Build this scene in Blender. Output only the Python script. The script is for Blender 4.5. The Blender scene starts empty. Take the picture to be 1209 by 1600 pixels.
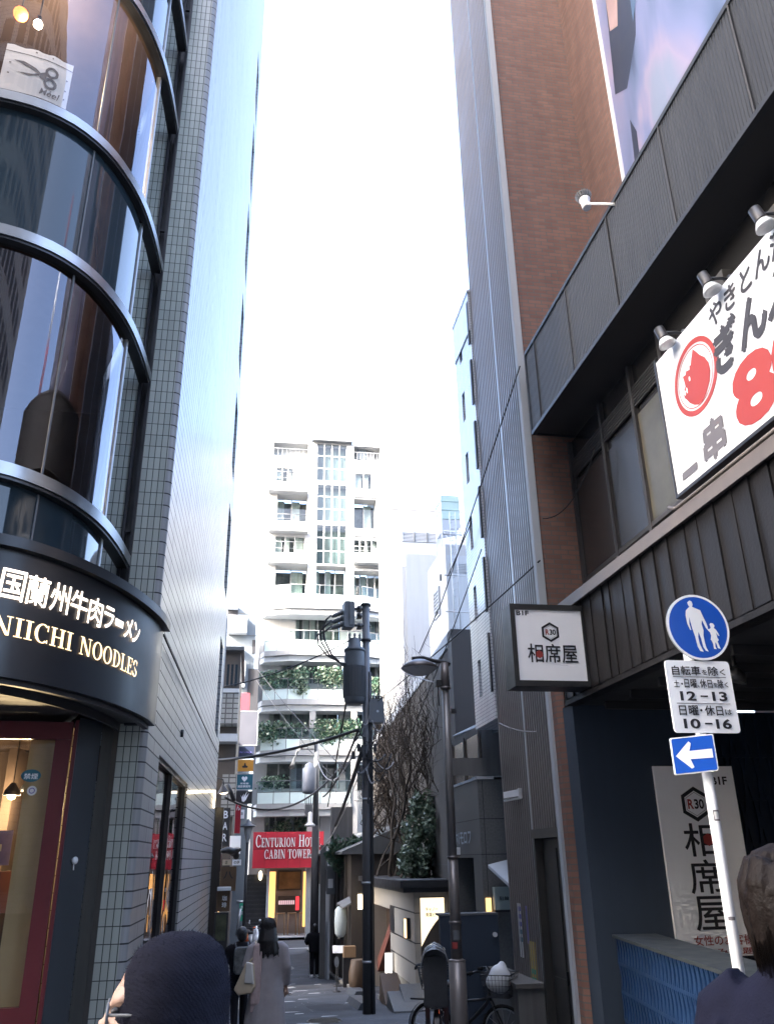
import bpy, bmesh, math, random
from mathutils import Vector, Matrix
random.seed(7)
R = math.radians
SC = bpy.context.scene
COL = SC.collection

# ---------------------------------------------------------------- camera
CAMZ = 1.75
FPX, CX, CY = 1286.0, 604.5, 800.0           # focal length in photo pixels (1209 x 1600)
YAW, PIT, ROL = R(9.28), R(22.85), R(.96)
_h = Vector((math.sin(YAW), math.cos(YAW), 0)); _r = Vector((math.cos(YAW), -math.sin(YAW), 0)); _z = Vector((0, 0, 1))
_f = _h*math.cos(PIT) + _z*math.sin(PIT); _u = _z*math.cos(PIT) - _h*math.sin(PIT)
CR = _r*math.cos(ROL) - _u*math.sin(ROL); CU = _u*math.cos(ROL) + _r*math.sin(ROL)
cd = bpy.data.cameras.new('camera'); cam = bpy.data.objects.new('camera', cd); COL.objects.link(cam)
cam.matrix_world = Matrix(((CR.x, CU.x, -_f.x, 0), (CR.y, CU.y, -_f.y, 0), (CR.z, CU.z, -_f.z, CAMZ), (0, 0, 0, 1)))
cd.sensor_fit = 'VERTICAL'; cd.sensor_height = 36; cd.sensor_width = 27.2; cd.lens = FPX/1600*36
cd.clip_start = .05; cd.clip_end = 3000
SC.camera = cam

# ---------------------------------------------------------------- light
SUN_EL, SUN_AZ = R(33), math.atan2(-.80, -.60)      # azimuth measured from +Y towards +X
w = bpy.data.worlds.new('World'); SC.world = w; w.use_nodes = True
nt = w.node_tree; bg = nt.nodes['Background']
sk = nt.nodes.new('ShaderNodeTexSky'); sk.sky_type = 'NISHITA'; sk.sun_disc = False
sk.sun_elevation = SUN_EL; sk.sun_rotation = SUN_AZ; sk.air_density = .8; sk.dust_density = 5.5; sk.ozone_density = .7
nt.links.new(sk.outputs[0], bg.inputs[0]); bg.inputs[1].default_value = .15
sd = bpy.data.lights.new('sun', 'SUN'); sd.energy = 2.0; sd.angle = R(.5); sd.color = (1, .95, .88)
so = bpy.data.objects.new('sun', sd); COL.objects.link(so)
sv = Vector((math.sin(SUN_AZ)*math.cos(SUN_EL), math.cos(SUN_AZ)*math.cos(SUN_EL), math.sin(SUN_EL)))
so.rotation_euler = sv.to_track_quat('Z', 'Y').to_euler(); so.location = sv*80
SC.view_settings.view_transform = 'Standard'; SC.view_settings.look = 'None'
SC.view_settings.exposure = 3.95; SC.view_settings.gamma = 1.0
SC.cycles.max_bounces = 7; SC.cycles.diffuse_bounces = 4; SC.cycles.glossy_bounces = 4; SC.cycles.transparent_max_bounces = 12
SC.cycles.sample_clamp_indirect = 6

# ---------------------------------------------------------------- helpers
def at(px, py, y=None, x=None, z=None):
    d = _f + CR*((px-CX)/FPX) - CU*((py-CY)/FPX)
    t = y/d.y if y is not None else (x/d.x if x is not None else (z-CAMZ)/d.z)
    return Vector((t*d.x, t*d.y, CAMZ+t*d.z))
def g(y):                                              # height of the alley floor
    ks = [(-40, .0), (2, 0), (32, -1.93), (36, -2.05), (44, -2.12), (400, -2.12)]
    for (a, b), (c, d) in zip(ks, ks[1:]):
        if y <= c: return b+(d-b)*max(0, (y-a))/(c-a)
    return -2.12
def tag(o, label=None, cat=None, group=None, kind=None):
    if label: o['label'] = label
    if cat: o['category'] = cat
    if group: o['group'] = group
    if kind: o['kind'] = kind
    return o
def thing(name, loc, label, cat, group=None):
    o = bpy.data.objects.new(name, None); COL.objects.link(o); o.location = loc; o.empty_display_size = .2
    return tag(o, label, cat, group)
def kids(o): return [c for c in bpy.data.objects if c.parent == o]
def copy_tree(o, parent=None):
    c = o.copy(); COL.objects.link(c)
    if parent: c.parent = parent
    for k in kids(o): copy_tree(k, c)
    return c
def wloc(o):
    v = Vector(o.location)
    while o.parent: o = o.parent; v += Vector(o.location)
    return v

class MB:
    def __init__(s): s.v = []; s.f = []; s.m = []; s.uv = []; s.sm = []
    def face(s, pts, m=0, uv=None, smooth=False):
        i = len(s.v); pts = [Vector(p) for p in pts]; s.v += pts; s.f.append(list(range(i, i+len(pts)))); s.m.append(m); s.sm.append(smooth)
        if uv is None:
            n = Vector((0, 0, 0))
            for k in range(len(pts)):
                a, b = pts[k], pts[(k+1) % len(pts)]
                n += Vector(((a.y-b.y)*(a.z+b.z), (a.z-b.z)*(a.x+b.x), (a.x-b.x)*(a.y+b.y)))
            if n.length > 1e-12: n.normalize()
            if abs(n.z) > .7: uv = [(p.x, p.y) for p in pts]
            else:
                t = Vector((-n.y, n.x, 0)); t.normalize()
                if abs(t.x) > abs(t.y):
                    if t.x < 0: t = -t
                elif t.y < 0: t = -t
                uv = [(p.dot(t), p.z) for p in pts]
        s.uv.append(uv)
    def hexa(s, c, m=0):                               # 8 corners: bottom 4 (ccw), top 4
        for q in ((0, 3, 2, 1), (4, 5, 6, 7), (0, 1, 5, 4), (1, 2, 6, 5), (2, 3, 7, 6), (3, 0, 4, 7)): s.face([c[k] for k in q], m)
    def box(s, x0, x1, y0, y1, z0, z1, m=0):
        if x0 > x1: x0, x1 = x1, x0
        if y0 > y1: y0, y1 = y1, y0
        if z0 > z1: z0, z1 = z1, z0
        s.hexa([(x0, y0, z0), (x1, y0, z0), (x1, y1, z0), (x0, y1, z0), (x0, y0, z1), (x1, y0, z1), (x1, y1, z1), (x0, y1, z1)], m)
        return s
    def fbox(s, F, a0, a1, b0, b1, c0, c1, m=0):      # box in a frame
        s.hexa([F(a0, b0, c0), F(a1, b0, c0), F(a1, b1, c0), F(a0, b1, c0), F(a0, b0, c1), F(a1, b0, c1), F(a1, b1, c1), F(a0, b1, c1)], m)
        return s
    def bevbox(s, F, a0, a1, b0, b1, c0, c1, r, m=0):  # box in a frame whose (a,c) outline is rounded
        pts = rrect(a0, a1, c0, c1, r); s.plate(F, pts, b0, b1, m); return s
    def plate(s, F, pts, b0, b1, m=0, m2=None):        # outline in (a, c), extruded from b0 to b1 (b1 = front)
        s.face([F(a, b1, c) for a, c in pts], m if m2 is None else m2); s.face([F(a, b0, c) for a, c in reversed(pts)], m)
        for k in range(len(pts)):
            a, c = pts[k]; d, e = pts[(k+1) % len(pts)]
            s.face([F(a, b0, c), F(d, b0, e), F(d, b1, e), F(a, b1, c)], m)
        return s
    def tube(s, pts, r, n=8, m=0, cap=True, smooth=True):
        pts = [Vector(p) for p in pts]; rs = r if isinstance(r, (list, tuple)) else [r]*len(pts); rings = []
        ref = None
        for k, p in enumerate(pts):
            d = (pts[min(k+1, len(pts)-1)]-pts[max(k-1, 0)])
            if d.length < 1e-9: d = Vector((0, 0, 1))
            d.normalize()
            if ref is None:
                ref = Vector((1, 0, 0)) if abs(d.x) < .8 else Vector((0, 1, 0))
            a = (ref-d*ref.dot(d)); a = a.normalized() if a.length > 1e-6 else d.orthogonal().normalized(); ref = a; b = d.cross(a)
            rings.append([p+(a*math.cos(2*math.pi*q/n)+b*math.sin(2*math.pi*q/n))*rs[k] for q in range(n)])
        s.rings(rings, m, cap, smooth); return s
    def rings(s, rings, m=0, cap=True, smooth=True, closed=True):
        base = len(s.v); n = len(rings[0])
        for rg in rings: s.v += [Vector(p) for p in rg]
        for k in range(len(rings)-1):
            for q in range(n if closed else n-1):
                a = base+k*n+q; b = base+k*n+(q+1) % n
                s.f.append([a, b, b+n, a+n]); s.m.append(m); s.sm.append(smooth); s.uv.append([(q/n, k), ((q+1)/n, k), ((q+1)/n, k+1), (q/n, k+1)])
        if cap and closed:
            s.f.append([base+q for q in reversed(range(n))]); s.m.append(m); s.sm.append(False); s.uv.append([(0, 0)]*n)
            e = base+(len(rings)-1)*n; s.f.append([e+q for q in range(n)]); s.m.append(m); s.sm.append(False); s.uv.append([(0, 0)]*n)
        return s
    def lathe(s, prof, c, n=16, m=0, axis=(0, 0, 1), smooth=True, cap=True):   # prof: (radius, height)
        ax = Vector(axis).normalized(); a = ax.orthogonal().normalized(); b = ax.cross(a); c = Vector(c)
        s.rings([[c+ax*h+(a*math.cos(2*math.pi*q/n)+b*math.sin(2*math.pi*q/n))*max(r, 1e-4) for q in range(n)] for r, h in prof], m, cap, smooth); return s
    def ell(s, c, rx, ry, rz, n=12, k=8, m=0, M=None):
        c = Vector(c); rg = []
        for i in range(k+1):
            t = math.pi*i/k; rr = max(math.sin(t), .02)
            pts = [Vector((rx*rr*math.cos(2*math.pi*q/n), ry*rr*math.sin(2*math.pi*q/n), -rz*math.cos(t))) for q in range(n)]
            rg.append([c+(M @ p if M else p) for p in pts])
        s.rings(rg, m); return s
    def mesh(s, name, mats):
        me = bpy.data.meshes.new(name); me.from_pydata([tuple(p) for p in s.v], [], s.f)
        for mt in (mats if isinstance(mats, (list, tuple)) else [mats]): me.materials.append(mt)
        ul = me.uv_layers.new(name='UVMap'); k = 0; dat = []
        for u in s.uv:
            for q in u: dat += [q[0], q[1]]
        ul.data.foreach_set('uv', dat)
        me.polygons.foreach_set('material_index', s.m); me.polygons.foreach_set('use_smooth', s.sm); me.update()
        return me
    def build(s, name, mats, parent=None, label=None, cat=None, group=None, kind=None, origin=None, weld=False):
        off = wloc(parent) if parent else Vector(origin or (0, 0, 0))
        if off.length: s.v = [p-off for p in s.v]
        me = s.mesh(name, mats)
        if weld:
            bm = bmesh.new(); bm.from_mesh(me); bmesh.ops.remove_doubles(bm, verts=bm.verts, dist=1e-4); bmesh.ops.recalc_face_normals(bm, faces=bm.faces); bm.to_mesh(me); bm.free()
        o = bpy.data.objects.new(name, me); COL.objects.link(o)
        if parent: o.parent = parent
        elif origin: o.location = origin
        return tag(o, label, cat, group, kind)
    def remesh(s, name, mats, parent=None, voxel=.02, smooth=4, **kw):
        me = s.mesh('tmp', mats); o = bpy.data.objects.new('tmp', me); COL.objects.link(o)
        md = o.modifiers.new('r', 'REMESH'); md.mode = 'VOXEL'; md.voxel_size = voxel
        ms = o.modifiers.new('s', 'SMOOTH'); ms.iterations = smooth; ms.factor = .5
        dg = bpy.context.evaluated_depsgraph_get(); ev = o.evaluated_get(dg); m2 = bpy.data.meshes.new_from_object(ev)
        bpy.data.objects.remove(o); m2.name = name
        for p in m2.polygons: p.use_smooth = True
        off = wloc(parent) if parent else Vector(kw.pop('origin', None) or (0, 0, 0))
        m2.transform(Matrix.Translation(-off))
        if not m2.materials:
            for mt in (mats if isinstance(mats, (list, tuple)) else [mats]): m2.materials.append(mt)
        r = bpy.data.objects.new(name, m2); COL.objects.link(r)
        if parent: r.parent = parent
        else: r.location = off
        return tag(r, kw.get('label'), kw.get('cat'), kw.get('group'), kw.get('kind'))

def frame(o, u, n, w=(0, 0, 1)):                        # F(a,b,c) = o + u*a + n*b + w*c
    o, u, n, w = Vector(o), Vector(u).normalized(), Vector(n).normalized(), Vector(w).normalized()
    return lambda a, b, c: o+u*a+n*b+w*c
def rrect(a0, a1, c0, c1, r, k=4):
    out = []
    for cx, cy, s in ((a1-r, c0+r, -90), (a1-r, c1-r, 0), (a0+r, c1-r, 90), (a0+r, c0+r, 180)):
        for q in range(k+1): t = R(s+90*q/k); out.append((cx+r*math.cos(t), cy+r*math.sin(t)))
    return out
def circ(cx, cy, r, n=32, ry=None): return [(cx+r*math.cos(2*math.pi*k/n), cy+(ry or r)*math.sin(2*math.pi*k/n)) for k in range(n)]
def annulus(mb, F, cx, cy, r0, r1, b, n=36, m=0, a0=0, a1=360):
    for k in range(n):
        t0, t1 = R(a0+(a1-a0)*k/n), R(a0+(a1-a0)*(k+1)/n)
        mb.face([F(cx+r*math.cos(t), b, cy+r*math.sin(t)) for r, t in ((r0, t0), (r1, t0), (r1, t1), (r0, t1))], m)
_tc = {}
def glyphs(txt, bold=0., shear=0., spacing=1.):        # flat triangles of a text at size 1, left-aligned; returns polys, width
    k = (txt, bold, shear, spacing)
    if k in _tc: return _tc[k]
    c = bpy.data.curves.new('t', 'FONT'); c.body = txt; c.size = 1; c.offset = bold; c.shear = shear; c.space_character = spacing; c.resolution_u = 4
    o = bpy.data.objects.new('t', c); COL.objects.link(o); bpy.context.view_layer.update()
    me = o.evaluated_get(bpy.context.evaluated_depsgraph_get()).to_mesh()
    P = [[(me.vertices[i].co.x, me.vertices[i].co.y) for i in p.vertices] for p in me.polygons]
    xs = [q[0] for p in P for q in p] or [0, 1]; ys = [q[1] for p in P for q in p] or [0, 1]
    x0, y0 = min(xs), min(ys)
    P = [[(a-x0, b-y0) for a, b in p] for p in P]; wd, ht = max(xs)-x0, max(ys)-y0
    o.to_mesh_clear(); bpy.data.objects.remove(o); bpy.data.curves.remove(c)
    _tc[k] = (P, wd, ht); return _tc[k]
def text(mb, F, txt, a0, c0, a1, c1, b, m=0, bold=0., shear=0., fit=True, rot=0.):
    """letters filling the rectangle a0..a1 x c0..c1 of a frame at offset b"""
    cjk = any(ord(q) > 0x3000 for q in txt)
    P, wd, ht = glyphs(txt, 0. if cjk else bold, shear)
    if not P: return
    sx, sy = (a1-a0)/wd, (c1-c0)/ht
    off = [(0, 0)]
    if cjk and bold: k = bold*.75; off = [(0, 0), (k, 0), (-k, 0), (0, k), (0, -k)]
    for i, (ox, oy) in enumerate(off):
        for p in P: mb.face([F(a0+(x+ox)*sx, b+.0004*i, c0+(y+oy)*sy) for x, y in p], m)
def catenary(a, b, sag, n=14):
    a, b = Vector(a), Vector(b)
    return [a.lerp(b, t/n)-Vector((0, 0, sag*4*(t/n)*(1-t/n))) for t in range(n+1)]

# ---- a small serif alphabet built from strokes (unit height, thick and thin stems)
def serif_letter(ch):
    q = []; T, t, s = .17, .065, .05
    def rc(x0, x1, y0, y1): q.append([(x0, y0), (x1, y0), (x1, y1), (x0, y1)])
    def sf(x0, x1, y): rc(x0, x1, y, y+s)
    def arc(cx, cy, rx, ry, ix, iy, a0, a1, n=18):
        for k in range(n):
            p0, p1 = R(a0+(a1-a0)*k/n), R(a0+(a1-a0)*(k+1)/n)
            q.append([(cx+ix*math.cos(p0), cy+iy*math.sin(p0)), (cx+rx*math.cos(p0), cy+ry*math.sin(p0)), (cx+rx*math.cos(p1), cy+ry*math.sin(p1)), (cx+ix*math.cos(p1), cy+iy*math.sin(p1))])
    if ch == 'I': rc(.12, .12+T, 0, 1); sf(0, .41, 0); sf(0, .41, 1-s); return q, .41
    if ch == 'N':
        rc(.1, .1+t, 0, 1); rc(.72, .72+t, 0, 1); q.append([(.06, 1), (.06+T*1.2, 1), (.785, 0), (.785-T*.9, 0)]); sf(0, .28, 0); sf(0, .2, 1-s); sf(.6, .9, 1-s); return q, .9
    if ch == 'H': rc(.1, .1+T, 0, 1); rc(.63, .63+T, 0, 1); rc(.2, .7, .48, .54); sf(0, .37, 0); sf(0, .37, 1-s); sf(.53, .9, 0); sf(.53, .9, 1-s); return q, .9
    if ch == 'O': arc(.42, .5, .42, .52, .25, .46, 0, 360, 28); return q, .84
    if ch == 'C': arc(.42, .5, .42, .52, .25, .46, 48, 312, 24); rc(.68, .74, .66, .98); rc(.68, .74, .02, .2); return q, .78
    if ch == 'D': rc(.1, .1+T, 0, 1); arc(.3, .5, .5, .5, .33, .44, -90, 90); rc(.1, .32, 0, .06); rc(.1, .32, .94, 1); sf(0, .2, 0); sf(0, .2, 1-s); return q, .8
    if ch == 'L': rc(.1, .1+T, 0, 1); sf(0, .4, 1-s); rc(0, .66, 0, .06); rc(.6, .66, 0, .28); return q, .66
    if ch == 'E': rc(.1, .1+T, 0, 1); rc(0, .66, 0, .06); rc(0, .64, .94, 1); rc(.2, .52, .48, .54); rc(.6, .66, 0, .26); rc(.58, .64, .74, 1); rc(.48, .53, .38, .64); return q, .68
    if ch == 'S': arc(.3, .74, .28, .28, .15, .2, 20, 200, 14); arc(.3, .26, .3, .28, .15, .2, -160, 20, 14); q.append([(.03, .78), (.14, .62), (.58, .36), (.5, .2)]); rc(.51, .56, .7, .98); rc(.02, .07, .02, .3); return q, .6
    if ch == 'T': rc(.3, .3+T, 0, 1); rc(0, .77, .94, 1); rc(0, .05, .7, 1); rc(.72, .77, .7, 1); sf(.2, .57, 0); return q, .77
    if ch == 'U': rc(.1, .1+T, .3, 1); rc(.7, .7+t, .3, 1); arc(.4325, .32, .3325, .34, .1625, .27, 180, 360, 14); sf(0, .37, 1-s); sf(.6, .87, 1-s); return q, .87
    if ch in 'RB':
        rc(.1, .1+T, 0, 1); arc(.34, .74, .28, .26, .13, .2, -90, 90, 12); rc(.1, .36, .94, 1); rc(.1, .36, .48, .54); sf(0, .2, 0); sf(0, .2, 1-s)
        if ch == 'R': q.append([(.34, .5), (.5, .5), (.86, 0), (.66, 0)]); sf(.2, .37, 0); return q, .84
        arc(.36, .26, .32, .27, .16, .21, -90, 90, 12); rc(.1, .38, 0, .06); return q, .7
    if ch == 'A': q.append([(.1, 0), (.17, 0), (.48, 1), (.4, 1)]); q.append([(.38, 1), (.5, 1), (.82, 0), (.62, 0)]); rc(.2, .66, .3, .36); sf(0, .28, 0); sf(.54, .92, 0); return q, .92
    if ch == 'W':
        for x in (0, .42): q.append([(x+.06, 1), (x+.25, 1), (x+.42, 0), (x+.3, 0)]); q.append([(x+.3, 0), (x+.37, 0), (x+.6, 1), (x+.53, 1)])
        sf(0, .34, 1-s); sf(.42, .7, 1-s); sf(.9, 1.1, 1-s); return q, 1.1
    return [], .45
def serif(mb, F, txt, a0, c0, hgt, width, b, m=0, small=1., thick=0.):
    """serif capitals; with small < 1 only the first letter of a word has the full height"""
    items = []; x = 0; first = True
    for ch in txt:
        if ch == ' ': x += .45; first = True; continue
        k = 1. if first else small; P, wd = serif_letter(ch)
        items.append((P, x, k)); x += wd*k+.1*k; first = False
    sx = width/(x-.1)
    for P, x0, k in items:
        for p in P:
            if thick: mb.plate(F, [(a0+(x0+u*k)*sx, c0+v*k*hgt) for u, v in p], b-thick, b, m)
            else: mb.face([F(a0+(x0+u*k)*sx, b, c0+v*k*hgt) for u, v in p], m)
# ---------------------------------------------------------------- materials
def _n(nt, t, **k):
    n = nt.nodes.new(t)
    for a, b in k.items(): setattr(n, a, b)
    return n
def mat(name, col, rough=.6, metal=0., var=.14, vs=2.5, bump=0., bs=60., streak=0., spec=.5, coat=0., emit=None, es=1.):
    if rough >= .75 and spec == .5: spec = .05
    m = bpy.data.materials.new(name); m.use_nodes = True; nt = m.node_tree; L = nt.links.new
    b = nt.nodes['Principled BSDF']; b.inputs['Roughness'].default_value = rough; b.inputs['Metallic'].default_value = metal
    b.inputs['Specular IOR Level'].default_value = spec; b.inputs['Coat Weight'].default_value = coat; b.inputs['Base Color'].default_value = (*col, 1)
    if emit: b.inputs['Emission Color'].default_value = (*emit, 1); b.inputs['Emission Strength'].default_value = es
    geo = _n(nt, 'ShaderNodeNewGeometry')
    if var:
        no = _n(nt, 'ShaderNodeTexNoise'); no.inputs['Scale'].default_value = vs; no.inputs['Detail'].default_value = 7; no.inputs['Roughness'].default_value = .62
        L(geo.outputs['Position'], no.inputs['Vector'])
        fac = no.outputs[0]
        if streak:
            mp = _n(nt, 'ShaderNodeMapping'); mp.inputs['Scale'].default_value = (7, 7, .35); L(geo.outputs['Position'], mp.inputs[0])
            n2 = _n(nt, 'ShaderNodeTexNoise'); n2.inputs['Scale'].default_value = 1.3; n2.inputs['Detail'].default_value = 5; L(mp.outputs[0], n2.inputs['Vector'])
            mx = _n(nt, 'ShaderNodeMix'); mx.inputs[0].default_value = streak; L(fac, mx.inputs[2]); L(n2.outputs[0], mx.inputs[3]); fac = mx.outputs[0]
        mr = _n(nt, 'ShaderNodeMapRange'); mr.inputs[1].default_value = .25; mr.inputs[2].default_value = .75; mr.inputs[3].default_value = 1-var; mr.inputs[4].default_value = 1+var; L(fac, mr.inputs[0])
        hs = _n(nt, 'ShaderNodeHueSaturation'); hs.inputs['Color'].default_value = (*col, 1); L(mr.outputs[0], hs.inputs['Value']); L(hs.outputs[0], b.inputs['Base Color'])
        r2 = _n(nt, 'ShaderNodeMapRange'); r2.inputs[1].default_value = .3; r2.inputs[2].default_value = .7; r2.inputs[3].default_value = max(.02, rough*.82); r2.inputs[4].default_value = min(1, rough*1.15); L(fac, r2.inputs[0]); L(r2.outputs[0], b.inputs['Roughness'])
    if bump:
        n3 = _n(nt, 'ShaderNodeTexNoise'); n3.inputs['Scale'].default_value = bs; n3.inputs['Detail'].default_value = 4; L(geo.outputs['Position'], n3.inputs['Vector'])
        bp = _n(nt, 'ShaderNodeBump'); bp.inputs['Strength'].default_value = bump; bp.inputs['Distance'].default_value = .01; L(n3.outputs[0], bp.inputs['Height']); L(bp.outputs[0], b.inputs['Normal'])
    return m
def brick(name, c1, c2, mort, bw, rh, ms, rough=.7, offset=.5, var=.12, vs=1.5, spec=.5, bump=.4, streak=True, rough_m=None, coat=0., wav=0.):
    m = bpy.data.materials.new(name); m.use_nodes = True; nt = m.node_tree; L = nt.links.new; b = nt.nodes['Principled BSDF']
    b.inputs['Roughness'].default_value = rough; b.inputs['Specular IOR Level'].default_value = spec; b.inputs['Coat Weight'].default_value = coat
    uv = _n(nt, 'ShaderNodeUVMap'); uv.uv_map = 'UVMap'
    bt = _n(nt, 'ShaderNodeTexBrick'); bt.offset = offset; bt.inputs['Scale'].default_value = 1; bt.inputs['Brick Width'].default_value = bw; bt.inputs['Row Height'].default_value = rh
    bt.inputs['Mortar Size'].default_value = ms; bt.inputs['Mortar Smooth'].default_value = .15; bt.inputs['Color1'].default_value = (*c1, 1); bt.inputs['Color2'].default_value = (*c2, 1); bt.inputs['Mortar'].default_value = (*mort, 1)
    L(uv.outputs[0], bt.inputs['Vector'])
    geo = _n(nt, 'ShaderNodeNewGeometry'); mp = _n(nt, 'ShaderNodeMapping'); mp.inputs['Scale'].default_value = (3, 3, .4) if streak else (1, 1, 1); L(geo.outputs['Position'], mp.inputs[0])
    no = _n(nt, 'ShaderNodeTexNoise'); no.inputs['Scale'].default_value = vs; no.inputs['Detail'].default_value = 7; L(mp.outputs[0], no.inputs['Vector'])
    mr = _n(nt, 'ShaderNodeMapRange'); mr.inputs[1].default_value = .25; mr.inputs[2].default_value = .75; mr.inputs[3].default_value = 1-var; mr.inputs[4].default_value = 1+var; L(no.outputs[0], mr.inputs[0])
    hs = _n(nt, 'ShaderNodeHueSaturation'); L(bt.outputs['Color'], hs.inputs['Color']); L(mr.outputs[0], hs.inputs['Value']); L(hs.outputs[0], b.inputs['Base Color'])
    if rough_m is not None:
        mx = _n(nt, 'ShaderNodeMix'); L(bt.outputs['Fac'], mx.inputs[0]); mx.inputs[2].default_value = rough; mx.inputs[3].default_value = rough_m; L(mx.outputs[0], b.inputs['Roughness'])
    iv = _n(nt, 'ShaderNodeMath', operation='SUBTRACT'); iv.inputs[0].default_value = 1; L(bt.outputs['Fac'], iv.inputs[1]); hgt = iv.outputs[0]
    if wav:
        m2 = _n(nt, 'ShaderNodeMapping'); m2.inputs['Scale'].default_value = (.9, .9, 5); L(geo.outputs['Position'], m2.inputs[0])
        n2 = _n(nt, 'ShaderNodeTexNoise'); n2.inputs['Scale'].default_value = 1.; n2.inputs['Detail'].default_value = 2; L(m2.outputs[0], n2.inputs['Vector'])
        ad = _n(nt, 'ShaderNodeMath', operation='MULTIPLY_ADD'); L(n2.outputs[0], ad.inputs[0]); ad.inputs[1].default_value = wav; L(hgt, ad.inputs[2]); hgt = ad.outputs[0]
    bp = _n(nt, 'ShaderNodeBump'); bp.inputs['Strength'].default_value = bump; bp.inputs['Distance'].default_value = .004; L(hgt, bp.inputs['Height']); L(bp.outputs[0], b.inputs['Normal'])
    return m
def glass(name, tint=(.5, .55, .6), refl=.5, rough=.015, wob=.0, f0=.06, gcol=(.92, .95, 1)):
    m = bpy.data.materials.new(name); m.use_nodes = True; nt = m.node_tree; L = nt.links.new
    for n in list(nt.nodes):
        if n.type != 'OUTPUT_MATERIAL': nt.nodes.remove(n)
    out = nt.nodes['Material Output']; tr = _n(nt, 'ShaderNodeBsdfTransparent'); tr.inputs[0].default_value = (*tint, 1)
    gl = _n(nt, 'ShaderNodeBsdfGlossy'); gl.inputs['Roughness'].default_value = rough; gl.inputs[0].default_value = (*gcol, 1)
    lw = _n(nt, 'ShaderNodeFresnel'); g0 = _n(nt, 'ShaderNodeNewGeometry'); m0 = _n(nt, 'ShaderNodeMix'); m0.inputs[2].default_value = 1.45+f0; m0.inputs[3].default_value = 1/(1.45+f0); L(g0.outputs['Backfacing'], m0.inputs[0]); L(m0.outputs[0], lw.inputs[0])
    mx = _n(nt, 'ShaderNodeMixShader'); L(lw.outputs[0], mx.inputs[0]); L(tr.outputs[0], mx.inputs[1]); L(gl.outputs[0], mx.inputs[2]); L(mx.outputs[0], out.inputs[0])
    if wob:
        geo = _n(nt, 'ShaderNodeNewGeometry'); no = _n(nt, 'ShaderNodeTexNoise'); no.inputs['Scale'].default_value = .8; L(geo.outputs['Position'], no.inputs['Vector'])
        bp = _n(nt, 'ShaderNodeBump'); bp.inputs['Strength'].default_value = wob; bp.inputs['Distance'].default_value = .05; L(no.outputs[0], bp.inputs['Height']); L(bp.outputs[0], gl.inputs['Normal']); L(bp.outputs[0], lw.inputs['Normal'])
    return m
def emis(name, col, s):
    return mat(name, col, .5, var=0, emit=col, es=s)
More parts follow.
